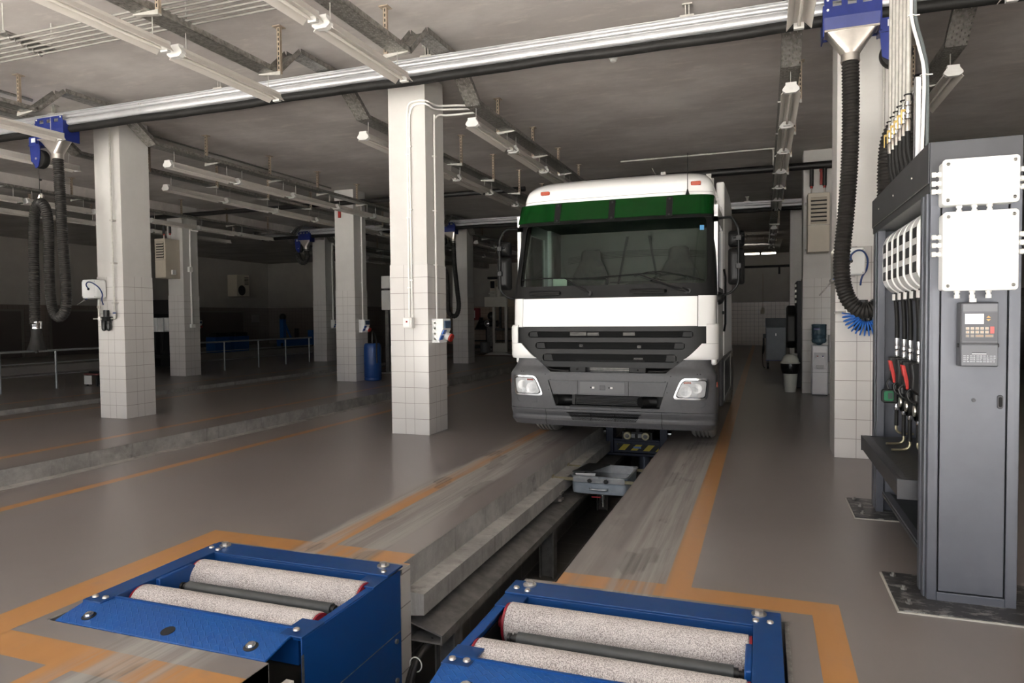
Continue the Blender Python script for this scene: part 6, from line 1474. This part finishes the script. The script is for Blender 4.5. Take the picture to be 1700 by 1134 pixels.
def socket_box(x, y, z, label, s=1.0):
    """distribution box on an x+ face: hinged blue window, two blue sockets, one red CEE socket"""
    t = thing('socket_box', label, 'socket box', (x, y, z-0.15*s), 'white and blue socket boxes')
    m = MB(); m.prism([(x, z-0.155*s), (x+0.11*s, z-0.155*s), (x+0.095*s, z-0.12*s), (x+0.16*s, z+0.02*s), (x+0.16*s, z+0.155*s), (x, z+0.155*s)], 'y', y-0.12*s, y+0.12*s); b = m.build('enclosure', M['abs_white'], t, bevel=0.006)
    m = MB(); m.prism([(x+0.155*s, z+0.03*s), (x+0.178*s, z+0.03*s), (x+0.178*s, z+0.125*s), (x+0.155*s, z+0.125*s)], 'y', y-0.085*s, y+0.085*s); m.build('breaker_window', mat('socket_window', (62, 84, 112), 0.2) if 'socket_window' not in bpy.data.materials else bpy.data.materials['socket_window'], b, bevel=0.004)
    for k, zz in enumerate((-0.02, -0.09)):
        m = MB(); c = x+0.14*s+zz*s*0.55; m.prism([(c, z+(zz-0.03)*s), (c+0.02*s, z+(zz-0.03)*s), (c+0.048*s, z+(zz+0.03)*s), (c+0.025*s, z+(zz+0.03)*s)], 'y', y-0.11*s, y-0.03*s); m.build('blue_socket', mat('socket_blue', (38, 92, 176), 0.35) if 'socket_blue' not in bpy.data.materials else bpy.data.materials['socket_blue'], b, bevel=0.004)
    p = Vector((x+0.11*s, y+0.05*s, z-0.06*s)); d = Vector((0.8, -0.05, -0.35)).normalized(); m = MB(); m.cyl(p, p+d*0.08*s, 0.05*s, 18); cs = m.build('three_phase_socket', M['abs_white'], b)
    m = MB(); m.cyl(p+d*0.08*s, p+d*0.105*s, 0.054*s, 18); m.build('red_lid', M['red_paint'], cs)
    for zz in (-0.11, -0.04, 0.03, 0.1): MB().lathe([(0.017*s, y-0.12*s), (0.017*s, y-0.1215*s), (0.014*s, y-0.1215*s), (0.014*s, y-0.12*s)], (x+0.045*s, 0, z+zz*s), 'y', 16).build('knockout', M['white_plastic'], b)
    return t
socket_box(-4.027, 8.17, 1.345, 'white and blue socket box with red plug socket on the centre pillar', 1.0)
socket_box(-9.217, 14.62, 1.34, 'white and blue socket box on the pillar above the blue barrel', 1.0)
socket_box(-14.757, 21.5, 1.34, 'small socket box on the dim pillar at the end of the left railing', 1.0)
socket_box(-25.7, 26.2, 1.34, 'tiny socket box low on the far left wall below the beige heater', 1.2)
conduit('wall_conduit', [(-9.2, 14.66, 1.49), (-9.2, 14.66, 4.3)], 0.016, 'pale conduit down the shaded side of the pillar with the blue barrel', [(-9.21, 14.66, 2.4), (-9.21, 14.66, 3.3)])
conduit('wall_conduit', [(-14.74, 21.5, 1.49), (-14.74, 21.5, 4.1), (-14.7, 21.6, 4.2), (-14.5, 21.8, 4.2)], 0.02, 'thin conduit on the dim pillar at the end of the left railing', [(-14.75, 21.5, 2.4)])
conduit('wall_conduit', [(-14.74, 14.86, 1.42), (-14.74, 14.86, 3.9), (-14.74, 14.94, 3.98), (-14.7, 15.1, 3.98)], 0.02, 'pale conduit down the heater pillar beside the left railing', [(-14.75, 14.86, 2.2), (-14.75, 14.86, 3.0)])
t = thing('switch_box', 'small white switch at the foot of the conduit on the heater pillar', 'switch', (-14.73, 14.6, 1.34)); MB().box(-14.76, -14.69, 14.79, 14.93, 1.32, 1.42).build('box', M['white_plastic'], t, bevel=0.006)
t = thing('junction_box', 'small beige box halfway up the conduit of the heater pillar', 'junction box', (-14.73, 14.6, 2.85)); MB().box(-14.76, -14.69, 14.76, 14.88, 2.84, 2.98).build('box', M['white_plastic'], t, bevel=0.006)
for x, y, l in ((-4.54, 8.0, 0), ):
    pass
m = MB(); m.box(-9.62, -9.56, 14.30, 14.335, 3.95, 4.35); m.box(-9.95, -9.58, 14.31, 14.335, 4.3, 4.33)
solo('pipe_bracket', m, M['red_paint'], 'small red pipe bracket high on the pillar with the blue barrel', 'bracket', smooth=False)
m = MB(); m.box(1.0, 1.05, 14.30, 14.33, 3.95, 4.22); m.box(0.99, 1.04, 14.26, 14.33, 4.2, 4.26)
solo('pipe_bracket', m, M['red_paint'], 'small red pipe bracket above the heater on the right pillar', 'bracket', smooth=False)

# ================================================================ things standing in the hall
# water cooler
M['cooler'] = mat('cooler_white', (232, 232, 236), 0.3)
M['bottle'] = None
def bottle_mat():
    t = NT('water_bottle'); t.n.remove(t.b)
    tr = t.n.new('ShaderNodeBsdfTransparent'); tr.inputs[0].default_value = (0.42, 0.56, 0.64, 1)
    d = t.n.new('ShaderNodeBsdfPrincipled'); d.inputs['Base Color'].default_value = lin((96, 122, 138)); d.inputs['Roughness'].default_value = 0.08
    mx = t.n.new('ShaderNodeMixShader'); mx.inputs[0].default_value = 0.55
    t.l.new(tr.outputs[0], mx.inputs[1]); t.l.new(d.outputs[0], mx.inputs[2]); t.l.new(mx.outputs[0], t.out.inputs[0]); return t.m
M['bottle'] = bottle_mat()
x, y = 0.995, 14.13
t = thing('water_cooler', 'white water cooler in front of the right pillar', 'water cooler', (x, y, 0))
MB().box(x-0.14, x+0.14, y-0.14, y+0.14, 0.015, 0.935).build('cabinet', M['cooler'], t, bevel=0.02)
MB().box(x-0.13, x+0.13, y-0.13, y+0.13, 0.0, 0.02).build('feet', M['black_plastic'], t, smooth=False)
m = MB(); m.box(x-0.10, x+0.10, y-0.146, y-0.138, 0.50, 0.80); p = m.build('dispenser_panel', mat('cooler_panel', (214, 214, 218), 0.35), t, bevel=0.01)
for dx, c in ((-0.045, 'red_paint'), (0.045, 'blue')):
    q = MB(); q.box(x+dx-0.016, x+dx+0.016, y-0.175, y-0.146, 0.70, 0.73); tp = q.build('tap', M['cooler'], p, bevel=0.004)
    q = MB(); q.box(x+dx-0.012, x+dx+0.012, y-0.178, y-0.165, 0.725, 0.745); q.build('tap_button', M[c], tp, bevel=0.003)
m = MB(); m.prism([(x-0.055, 0.50), (x+0.055, 0.50), (x+0.065, 0.57), (x-0.065, 0.57)], 'y', y-0.165, y-0.146); m.build('drip_cup', mat('cup_grey', (190, 190, 194), 0.4), p, bevel=0.004)
MB().box(x-0.142, x+0.142, y-0.142, y-0.139, 0.43, 0.436).build('panel_joint', mat('cooler_joint', (180, 180, 184), 0.5), t, smooth=False)
t = thing('water_bottle', 'blue water bottle upside down on the water cooler', 'water bottle', (x, y, 0.935))
m = MB(); m.lathe2([(0.03, 0.0), (0.05, 0.02), (0.12, 0.05), (0.128, 0.07), (0.128, 0.12), (0.122, 0.13), (0.128, 0.14), (0.128, 0.185), (0.132, 0.195), (0.128, 0.205), (0.128, 0.36), (0.132, 0.37), (0.128, 0.39), (0.10, 0.395), (0.02, 0.392)], (x-0.01, y, 0.935), (1, 1, 1), 26); b = m.build('bottle', M['bottle'], t)
MB().box(x-0.11, x-0.01, y-0.132, y-0.126, 1.225, 1.255).build('bottle_label', M['blue'], b, smooth=False)
m = MB(); m.cyl((1.19, 14.27, 0.62), (1.19, 14.27, 1.12), 0.035, 14)
solo('cup_dispenser', m, mat('cup_tube', (196, 196, 196), 0.3), 'clear upright cup tube beside the water cooler', 'cup dispenser')
# waste bin
x, y = 0.50, 14.55
t = thing('waste_bin', 'pale grey waste bin with domed lid and black bag beside the right pillar', 'waste bin', (x, y, 0))
m = MB(); m.lathe2([(0.09, 0), (0.105, 0.004), (0.108, 0.07), (0.113, 0.075), (0.14, 0.40)], (x, y, 0), (1, 1, 1), 26); m.build('bin_body', mat('bin_grey', (206, 208, 200), 0.45), t)
m = MB(); m.lathe2([(0.142, 0.36), (0.155, 0.40), (0.170, 0.46), (0.176, 0.55), (0.172, 0.565)], (x, y, 0), (1, 1, 1), 26); m.build('bin_bag', mat('bag_black', (24, 24, 25), 0.25, var=0.3, vscale=30, bump=0.8, bscale=30), t)
m = MB(); m.lathe2([(0.18, 0.56), (0.18, 0.58), (0.165, 0.59), (0.155, 0.64), (0.125, 0.70), (0.07, 0.735), (0.01, 0.745)], (x, y, 0), (1, 1, 1), 28); m.build('bin_lid', bpy.data.materials['bin_grey'], t)
# tool carts in the aisle
M['cart'] = mat('cart_grey', (104, 108, 112), 0.4, 0.3, var=0.05)
t = thing('tool_cabinet', 'grey wheeled tool cabinet with a hanging cable in the right aisle', 'tool cabinet', (0.33, 21.0, 0))
MB().box(0.07, 0.60, 20.6, 21.3, 0.24, 1.18).build('cabinet_body', M['cart'], t, bevel=0.015)
MB().prism([(20.6, 1.18), (20.7, 1.42), (21.3, 1.42), (21.3, 1.18)], 'x', 0.06, 0.61).build('sloped_top', M['cart'], t, bevel=0.01)
m = MB(); m.box(0.10, 0.57, 20.592, 20.6, 0.30, 1.16); d = m.build('door', M['cart'], t, bevel=0.004)
MB().box(0.32, 0.35, 20.575, 20.592, 0.93, 1.0).build('door_handle', M['white_plastic'], d, smooth=False)
MB().box(0.07, 0.60, 20.59, 20.6, 0.235, 0.255).build('blue_trim', M['blue'], t, smooth=False)
for (wx, wy) in ((0.13, 20.66), (0.54, 20.66), (0.13, 21.24), (0.54, 21.24)):
    m = MB(); m.lathe([(0.02, -0.03), (0.09, -0.03), (0.095, 0), (0.09, 0.03), (0.02, 0.03)], (wx, wy, 0.095), 'x', 18); m.box(wx-0.035, wx+0.035, wy-0.03, wy+0.03, 0.10, 0.24); m.build('castor', M['black_plastic'], t)
m = MB()
for k in range(4): m.tube([(0.03-0.01*k, 20.75+0.11*math.cos(a), 0.72+0.22*math.sin(a)-0.03*k) for a in [i*PI/10 for i in range(20)]], 0.012, 6, closed=True)
m.tube(smooth_path([(0.02, 20.8, 0.9), (-0.02, 20.75, 0.5), (0.0, 20.7, 0.1), (0.06, 20.68, 0.02)], 0.04), 0.012, 6); m.box(0.0, 0.07, 20.65, 20.85, 0.86, 0.98); m.build('coiled_cable', M['pipe_black'], t)
# dark machine and coats against the right pillar
t = thing('tyre_machine', 'dark machine with a white dial box behind the waste bin', 'workshop machine', (0.75, 15.7, 0))
MB().box(0.64, 1.1, 15.3, 16.2, 0.0, 2.2).build('cabinet', mat('machine_dark', (38, 38, 40), 0.5), t, bevel=0.02)
m = MB(); m.prism([(15.2, 0.95), (15.3, 1.5), (15.6, 1.72), (15.6, 0.8)], 'x', 0.45, 0.64); m.build('black_cover', M['black_plastic'], t, bevel=0.04)
MB().box(0.54, 0.66, 15.2, 15.3, 0.58, 0.72).build('dial_box', M['white_plastic'], t, bevel=0.01)
MB().lathe([(0.035, 15.2), (0.035, 15.19), (0.004, 15.19)], (0.595, 0, 0.65), 'y', 18).build('dial', M['pipe_black'], t)
m = MB(); [m.box(0.61, 0.64, 15.32, 15.6, 1.75+0.11*k, 1.80+0.11*k) for k in range(4)]; m.build('vents', M['pipe_zinc'], t, smooth=False)
# blue barrel
t = thing('blue_barrel', 'blue plastic barrel with a black hand pump beside its pillar', 'barrel', (-8.98, 14.72, 0))
m = MB(); m.lathe2([(0.17, 0), (0.205, 0.02), (0.21, 0.06), (0.20, 0.08), (0.21, 0.1), (0.21, 0.40), (0.215, 0.42), (0.21, 0.44), (0.21, 0.80), (0.20, 0.88), (0.17, 0.915), (0.02, 0.915)], (-9.0, 14.75, 0), (1, 1, 1), 26); m.build('drum', mat('barrel_blue', (26, 66, 128), 0.4), t)
m = MB(); m.tube(smooth_path([(-9.0, 14.75, 0.9), (-9.0, 14.75, 1.12), (-8.93, 14.70, 1.2), (-8.80, 14.6, 1.0), (-8.74, 14.5, 0.7), (-8.70, 14.45, 0.45)], 0.04), 0.018, 8); m.build('hand_pump', M['pipe_black'], t)
# railings on the left
M['rail_grey'] = mat('railing_grey', (150, 152, 154), 0.4, 0.3)
def railing(x, y0, y1, posts, label):
    t = thing('railing', label, 'railing', (x, (y0+y1)/2, 0), 'grey tube railings on the left')
    MB().cyl((x, y0, 0.87), (x, y1, 0.87), 0.026, 12).build('top_rail', M['rail_grey'], t)
    for z in (0.60, 0.33): MB().cyl((x, y0, z), (x, y1, z), 0.010, 8).build('cross_bar', M['rail_grey'], t)
    for yy in posts: MB().cyl((x, yy, 0), (x, yy, 0.86), 0.024, 12).build('post', M['rail_grey'], t)
railing(-15.1, 7.5, 13.3, [8.6, 9.97, 11.2, 13.2], 'grey tube railing at the far left edge, nearer than the heater pillar')
railing(-15.3, 15.2, 20.95, [15.3, 16.65, 18.15, 19.5, 20.8], 'grey tube railing beyond the heater pillar on the left')
# red cleaner with a paper tag at the front railing
t = thing('stool_cart', 'low red and black stool cart beside the left pillar at the railing', 'stool', (-14.25, 11.6, 0))
MB().box(-14.6, -14.0, 11.4, 11.9, 0.34, 0.40).build('seat', mat('stool_red', (96, 52, 52), 0.6), t, bevel=0.02)
MB().box(-14.45, -14.0, 11.45, 11.85, 0.40, 0.47).build('tray', M['black_plastic'], t, bevel=0.02)
MB().box(-14.55, -14.25, 11.38, 11.4, 0.06, 0.33).build('side_sheet', M['white_plastic'], t, smooth=False)
m = MB(); [m.cyl((xx, yy, 0), (xx, yy, 0.34), 0.03, 8) for xx in (-14.5, -14.1) for yy in (11.45, 11.85)]; m.build('legs', M['pipe_black'], t)
t.location = (-14.75, 11.95, 0); t.scale = (0.75, 0.75, 0.75)
# dark console like the near one, far left
t = thing('oil_console', 'dim dark oil console with white reels between the left pillars', 'dispensing console', (-17.3, 15.9, 0))
m = MB(); m.box(-19.2, -18.9, 17.3, 17.7, 0, 2.2); m.box(-17.6, -17.3, 17.3, 17.7, 0, 2.2); m.box(-19.2, -17.3, 17.3, 17.7, 1.75, 2.2); m.box(-19.2, -17.3, 17.65, 17.7, 0, 2.2); m.box(-19.2, -17.3, 17.1, 17.7, 0.3, 0.4); m.build('frame', mat('console_far', (26, 26, 27), 0.5), t, smooth=False)
for k in range(5): MB().box(-18.85+k*0.26, -18.63+k*0.26, 17.28, 17.6, 1.16, 1.62).build('hose_reel', M['reel_white'], t, bevel=0.03)
for k in range(3): MB().tube([(-18.7+0.3*k, 17.3, 1.15), (-18.7+0.3*k, 17.3, 0.55)], 0.02, 8).build('supply_hose', M['black_rubber'], t)
# column stand behind the centre pillar
t = thing('diagnostic_stand', 'tall grey stand with pale boxes just left of the centre pillar', 'stand', (-9.86, 17.0, 0))
MB().box(-9.92, -9.82, 16.95, 17.05, 0.03, 2.7).build('post', M['old_steel'], t, smooth=False)
MB().box(-10.2, -9.4, 16.7, 17.3, 0, 0.03).build('foot_plate', M['galv'], t, smooth=False)
for z0, z1 in ((2.35, 2.7), (1.75, 2.3)): MB().box(-9.98, -9.70, 16.85, 16.95, z0, z1).build('white_box', M['white_plastic'], t, bevel=0.02)
# press beside the truck
M['press'] = mat('press_grey', (186, 182, 172), 0.5, var=0.05)
t = thing('workshop_press', 'pale grey workshop press frame in the dim bay beside the truck', 'press', (-10.0, 25.9, 0))
MB().prism([(-10.5, 0.03), (-9.3, 0.03), (-9.6, 0.14), (-10.2, 0.14)], 'y', 25.6, 26.3).build('foot', M['press'], t, smooth=False)
MB().box(-10.9, -9.0, 25.5, 26.4, 0, 0.03).build('base_board', mat('board_brown', (96, 76, 62), 0.7), t, smooth=False)
m = MB(); m.box(-10.22, -10.12, 25.85, 25.98, 0.14, 2.05); m.box(-9.70, -9.60, 25.85, 25.98, 0.14, 2.05); m.box(-10.12, -9.70, 25.85, 25.9, 0.14, 0.5); m.build('uprights', M['press'], t, smooth=False)
m = MB(); m.box(-10.5, -9.55, 25.7, 26.1, 1.95, 2.35); m.build('head_beam', M['press'], t, bevel=0.01)
MB().box(-9.55, -8.8, 25.8, 26.0, 1.95, 2.3).build('side_arm', mat('arm_ochre', (134, 118, 98), 0.6), t, bevel=0.01)
m = MB(); m.cyl((-9.95, 25.9, 2.35), (-9.95, 25.9, 2.75), 0.12, 14); m.box(-10.3, -10.05, 25.8, 26.0, 2.35, 2.6); m.cyl((-10.35, 25.8, 2.5), (-10.1, 25.8, 2.5), 0.03, 8); m.build('pump_unit', M['press'], t)
m = MB(); m.box(-10.1, -9.72, 25.82, 26.0, 1.0, 1.1); m.cyl((-9.9, 25.9, 1.1), (-9.9, 25.9, 1.95), 0.05, 12); m.build('press_table', M['pipe_black'], t)
m = MB(); m.cyl((-10.4, 25.5, 0.14), (-10.4, 25.5, 0.55), 0.2, 16); solo('oil_can', m, mat('can_grey', (112, 112, 112), 0.5), 'round grey can at the foot of the workshop press', 'can')
# far items on the back wall left of the truck
t = thing('fire_hose_cabinet', 'dark red fire hose cabinet on the far back wall behind the truck', 'fire hose cabinet', (-15.75, 36.9, 1.4))
MB().box(-16.15, -15.35, 36.7, 36.98, 1.4, 2.08).build('cabinet', mat('dim_red', (128, 40, 44), 0.5), t, bevel=0.02)
m = MB(); m.cyl((-15.85, 36.69, 1.72), (-15.85, 36.7, 1.72), 0.05, 12); m.cyl((-15.72, 36.69, 1.72), (-15.72, 36.7, 1.72), 0.05, 12); m.box(-15.66, -15.58, 36.69, 36.7, 1.52, 1.95); m.build('white_marks', M['white_plastic'], t, smooth=False)
for k, xx in enumerate((-15.8, -15.0)):
    m = MB(); m.lathe2([(0.36, 0), (0.34, 0.05), (0.12, 0.5), (0.10, 0.6), (0.13, 0.62)], (xx, 36.2, 0.92), (1, 1, 1), 18)
    solo('exhaust_funnel', m, M['black_plastic'], ('black funnel under the fire hose cabinet, ' + ('left' if k == 0 else 'right') + ' of two on the bench'), 'funnel', 'black funnels on the far bench')
t = thing('workbench', 'dark workbench along the far back wall under the black funnels', 'workbench', (-14.5, 36.2, 0))
MB().box(-16.6, -12.6, 35.8, 36.7, 0.86, 0.92).build('bench_top', mat('bench_dark', (36, 34, 32), 0.6), t, smooth=False)
for xx in (-16.5, -14.6, -12.7): MB().box(xx, xx+0.08, 35.9, 36.6, 0, 0.86).build('leg', bpy.data.materials['bench_dark'], t, smooth=False)
MB().box(-16.5, -12.7, 35.9, 36.6, 0.2, 0.25).build('shelf', bpy.data.materials['bench_dark'], t, smooth=False)
t = thing('bench_grinder', 'dark machine with a bright round dial standing left of the workshop press', 'grinder', (-12.0, 30.0, 0))
MB().box(-12.1, -11.85, 29.9, 30.1, 0.0, 1.1).build('stand', M['old_steel'], t, smooth=False)
m = MB(); m.cyl((-12.4, 30, 1.25), (-11.6, 30, 1.25), 0.15, 16); m.ball((-11.9, 30, 1.6), 0.2); m.box(-12.7, -11.2, 29.8, 30.3, 0.1, 0.2); m.build('machine_head', M['black_plastic'], t)
MB().lathe([(0.14, 29.8), (0.14, 29.78), (0.10, 29.78), (0.10, 29.79), (0.05, 29.77), (0.01, 29.77)], (-12.05, 0, 1.25), 'y', 18).build('dial', M['chrome'], t)
# left wall items
M['bin_blue'] = mat('bin_blue', (28, 84, 148), 0.5)
for k, (yy, l) in enumerate(((22.4, 'blue box with black contents beyond the left railing, nearer one'), (23.5, 'blue box beyond the left railing, farther one'))):
    t = thing('blue_crate', l, 'crate', (-20.7, yy, 0.22), 'blue boxes beyond the left railing')
    MB().box(-21.1, -20.62, yy-0.45, yy+0.4, 0.22, 0.85).build('box', M['bin_blue'], t, bevel=0.02)
    MB().box(-21.05, -20.65, yy-0.4, yy+0.38, 0.82, 1.02).build('contents', M['black_plastic'], t, bevel=0.06)
    LOC[t] = LOC[t]
t = thing('blue_lifter', 'dim blue wheeled lifting machine beyond the left railing', 'lifting machine', (-20.7, 27.0, 0.22))
m = MB(); m.box(-21.2, -20.65, 26.4, 28.8, 0.3, 0.6); m.box(-21.1, -20.9, 26.5, 26.7, 0.6, 1.6); m.tube([(-21.0, 26.6, 1.6), (-21.0, 27.2, 0.6)], 0.05, 8); m.box(-21.1, -20.8, 28.6, 28.9, 0.3, 1.0); m.build('frame', M['bin_blue'], t, smooth=False)
m = MB(); m.ball((-21.0, 26.6, 1.65), 0.16); m.build('head', M['pipe_black'], t)
m = MB(); m.cyl((-21.0, 27.6, 0.6), (-21.0, 27.6, 1.1), 0.1, 10); m.build('hydraulic_ram', M['pipe_black'], t)
m = MB(); [m.lathe([(0.02, -0.06), (0.14, -0.06), (0.14, 0.06), (0.02, 0.06)], (-20.9, yy, 0.36), 'x', 16) for yy in (26.5, 28.6)]; m.build('wheels', M['pipe_black'], t)
m = MB(); rnd = random.Random(5)
for k in range(6): m.ball((-20.8+rnd.uniform(-.2, .2), 30.2+rnd.uniform(-.4, .4), 0.55+rnd.uniform(-.05, .25)), 0.38, 0.8, 1.1, 0.9, 10, 7)
solo('plastic_bags', m, mat('clear_bags', (112, 110, 108), 0.3, var=0.2, vscale=6), 'heap of pale plastic sheeting beyond the end of the left railing', 'plastic sheeting')
for (yy, l) in ((24.3, 'small framed notice on the far left wall near the tiny socket box'), (30.4, 'small framed notice on the far left wall nearer the corner')):
    solo('wall_notice', MB().box(-25.8, -25.77, yy-0.3, yy+0.3, 1.4, 1.8), mat('notice_grey', (150, 146, 142), 0.6) if 'notice_grey' not in bpy.data.materials else bpy.data.materials['notice_grey'], l, 'notice')
m = MB(); m.cyl((-25.7, 18.2, 0.85), (-25.7, 18.2, 2.1), 0.05, 10); m.cyl((-25.7, 18.2, 0.75), (-25.7, 18.2, 0.85), 0.07, 10)
solo('wall_pipe', m, M['rail_grey'], 'upright pale pipe on the dark left wall behind the railing', 'pipe')
m = MB(); m.cyl((-25.7, 25.0, 0.9), (-25.7, 25.0, 2.1), 0.05, 10); m.cyl((-25.7, 25.0, 0.8), (-25.7, 25.0, 0.9), 0.07, 10)
solo('wall_pipe', m, M['rail_grey'], 'upright pale pipe on the dark left wall right of the heater pillar', 'pipe')
for (y0, y1, l) in ((14.9, 17.9, 'dark sliding panel on the left wall nearest the front'), (18.9, 23.9, 'dark sliding panel on the left wall behind the left pillar'), (25.6, 29.5, 'dark sliding panel on the left wall below the beige wall heater')):
    t = thing('wall_panel', l, 'panel', (-25.78, (y0+y1)/2, 0), 'dark panels along the left wall')
    MB().box(-25.80, -25.74, y0, y1, 0.0, 2.0).build('panel', mat('panel_dark', (78, 72, 68), 0.5) if 'panel_dark' not in bpy.data.materials else bpy.data.materials['panel_dark'], t, bevel=0.01)
    m = MB(); m.box(-25.74, -25.72, y0, y0+0.08, 0, 2.0); m.box(-25.74, -25.72, y1-0.08, y1, 0, 2.0); m.box(-25.74, -25.72, y0, y1, 1.93, 2.0); m.build('frame', mat('panel_frame', (104, 98, 92), 0.5) if 'panel_frame' not in bpy.data.materials else bpy.data.materials['panel_frame'], t, smooth=False)
m = MB(); m.cyl((-0.02, 36.95, 1.9), (-0.02, 36.95, 3.6), 0.012, 8); m.box(-0.12, 0.08, 36.9, 36.98, 1.55, 1.9)
solo('wall_socket', m, mat('beige_socket', (150, 134, 116), 0.5), 'small beige box with cable on the back wall at the end of the aisle', 'wall box')
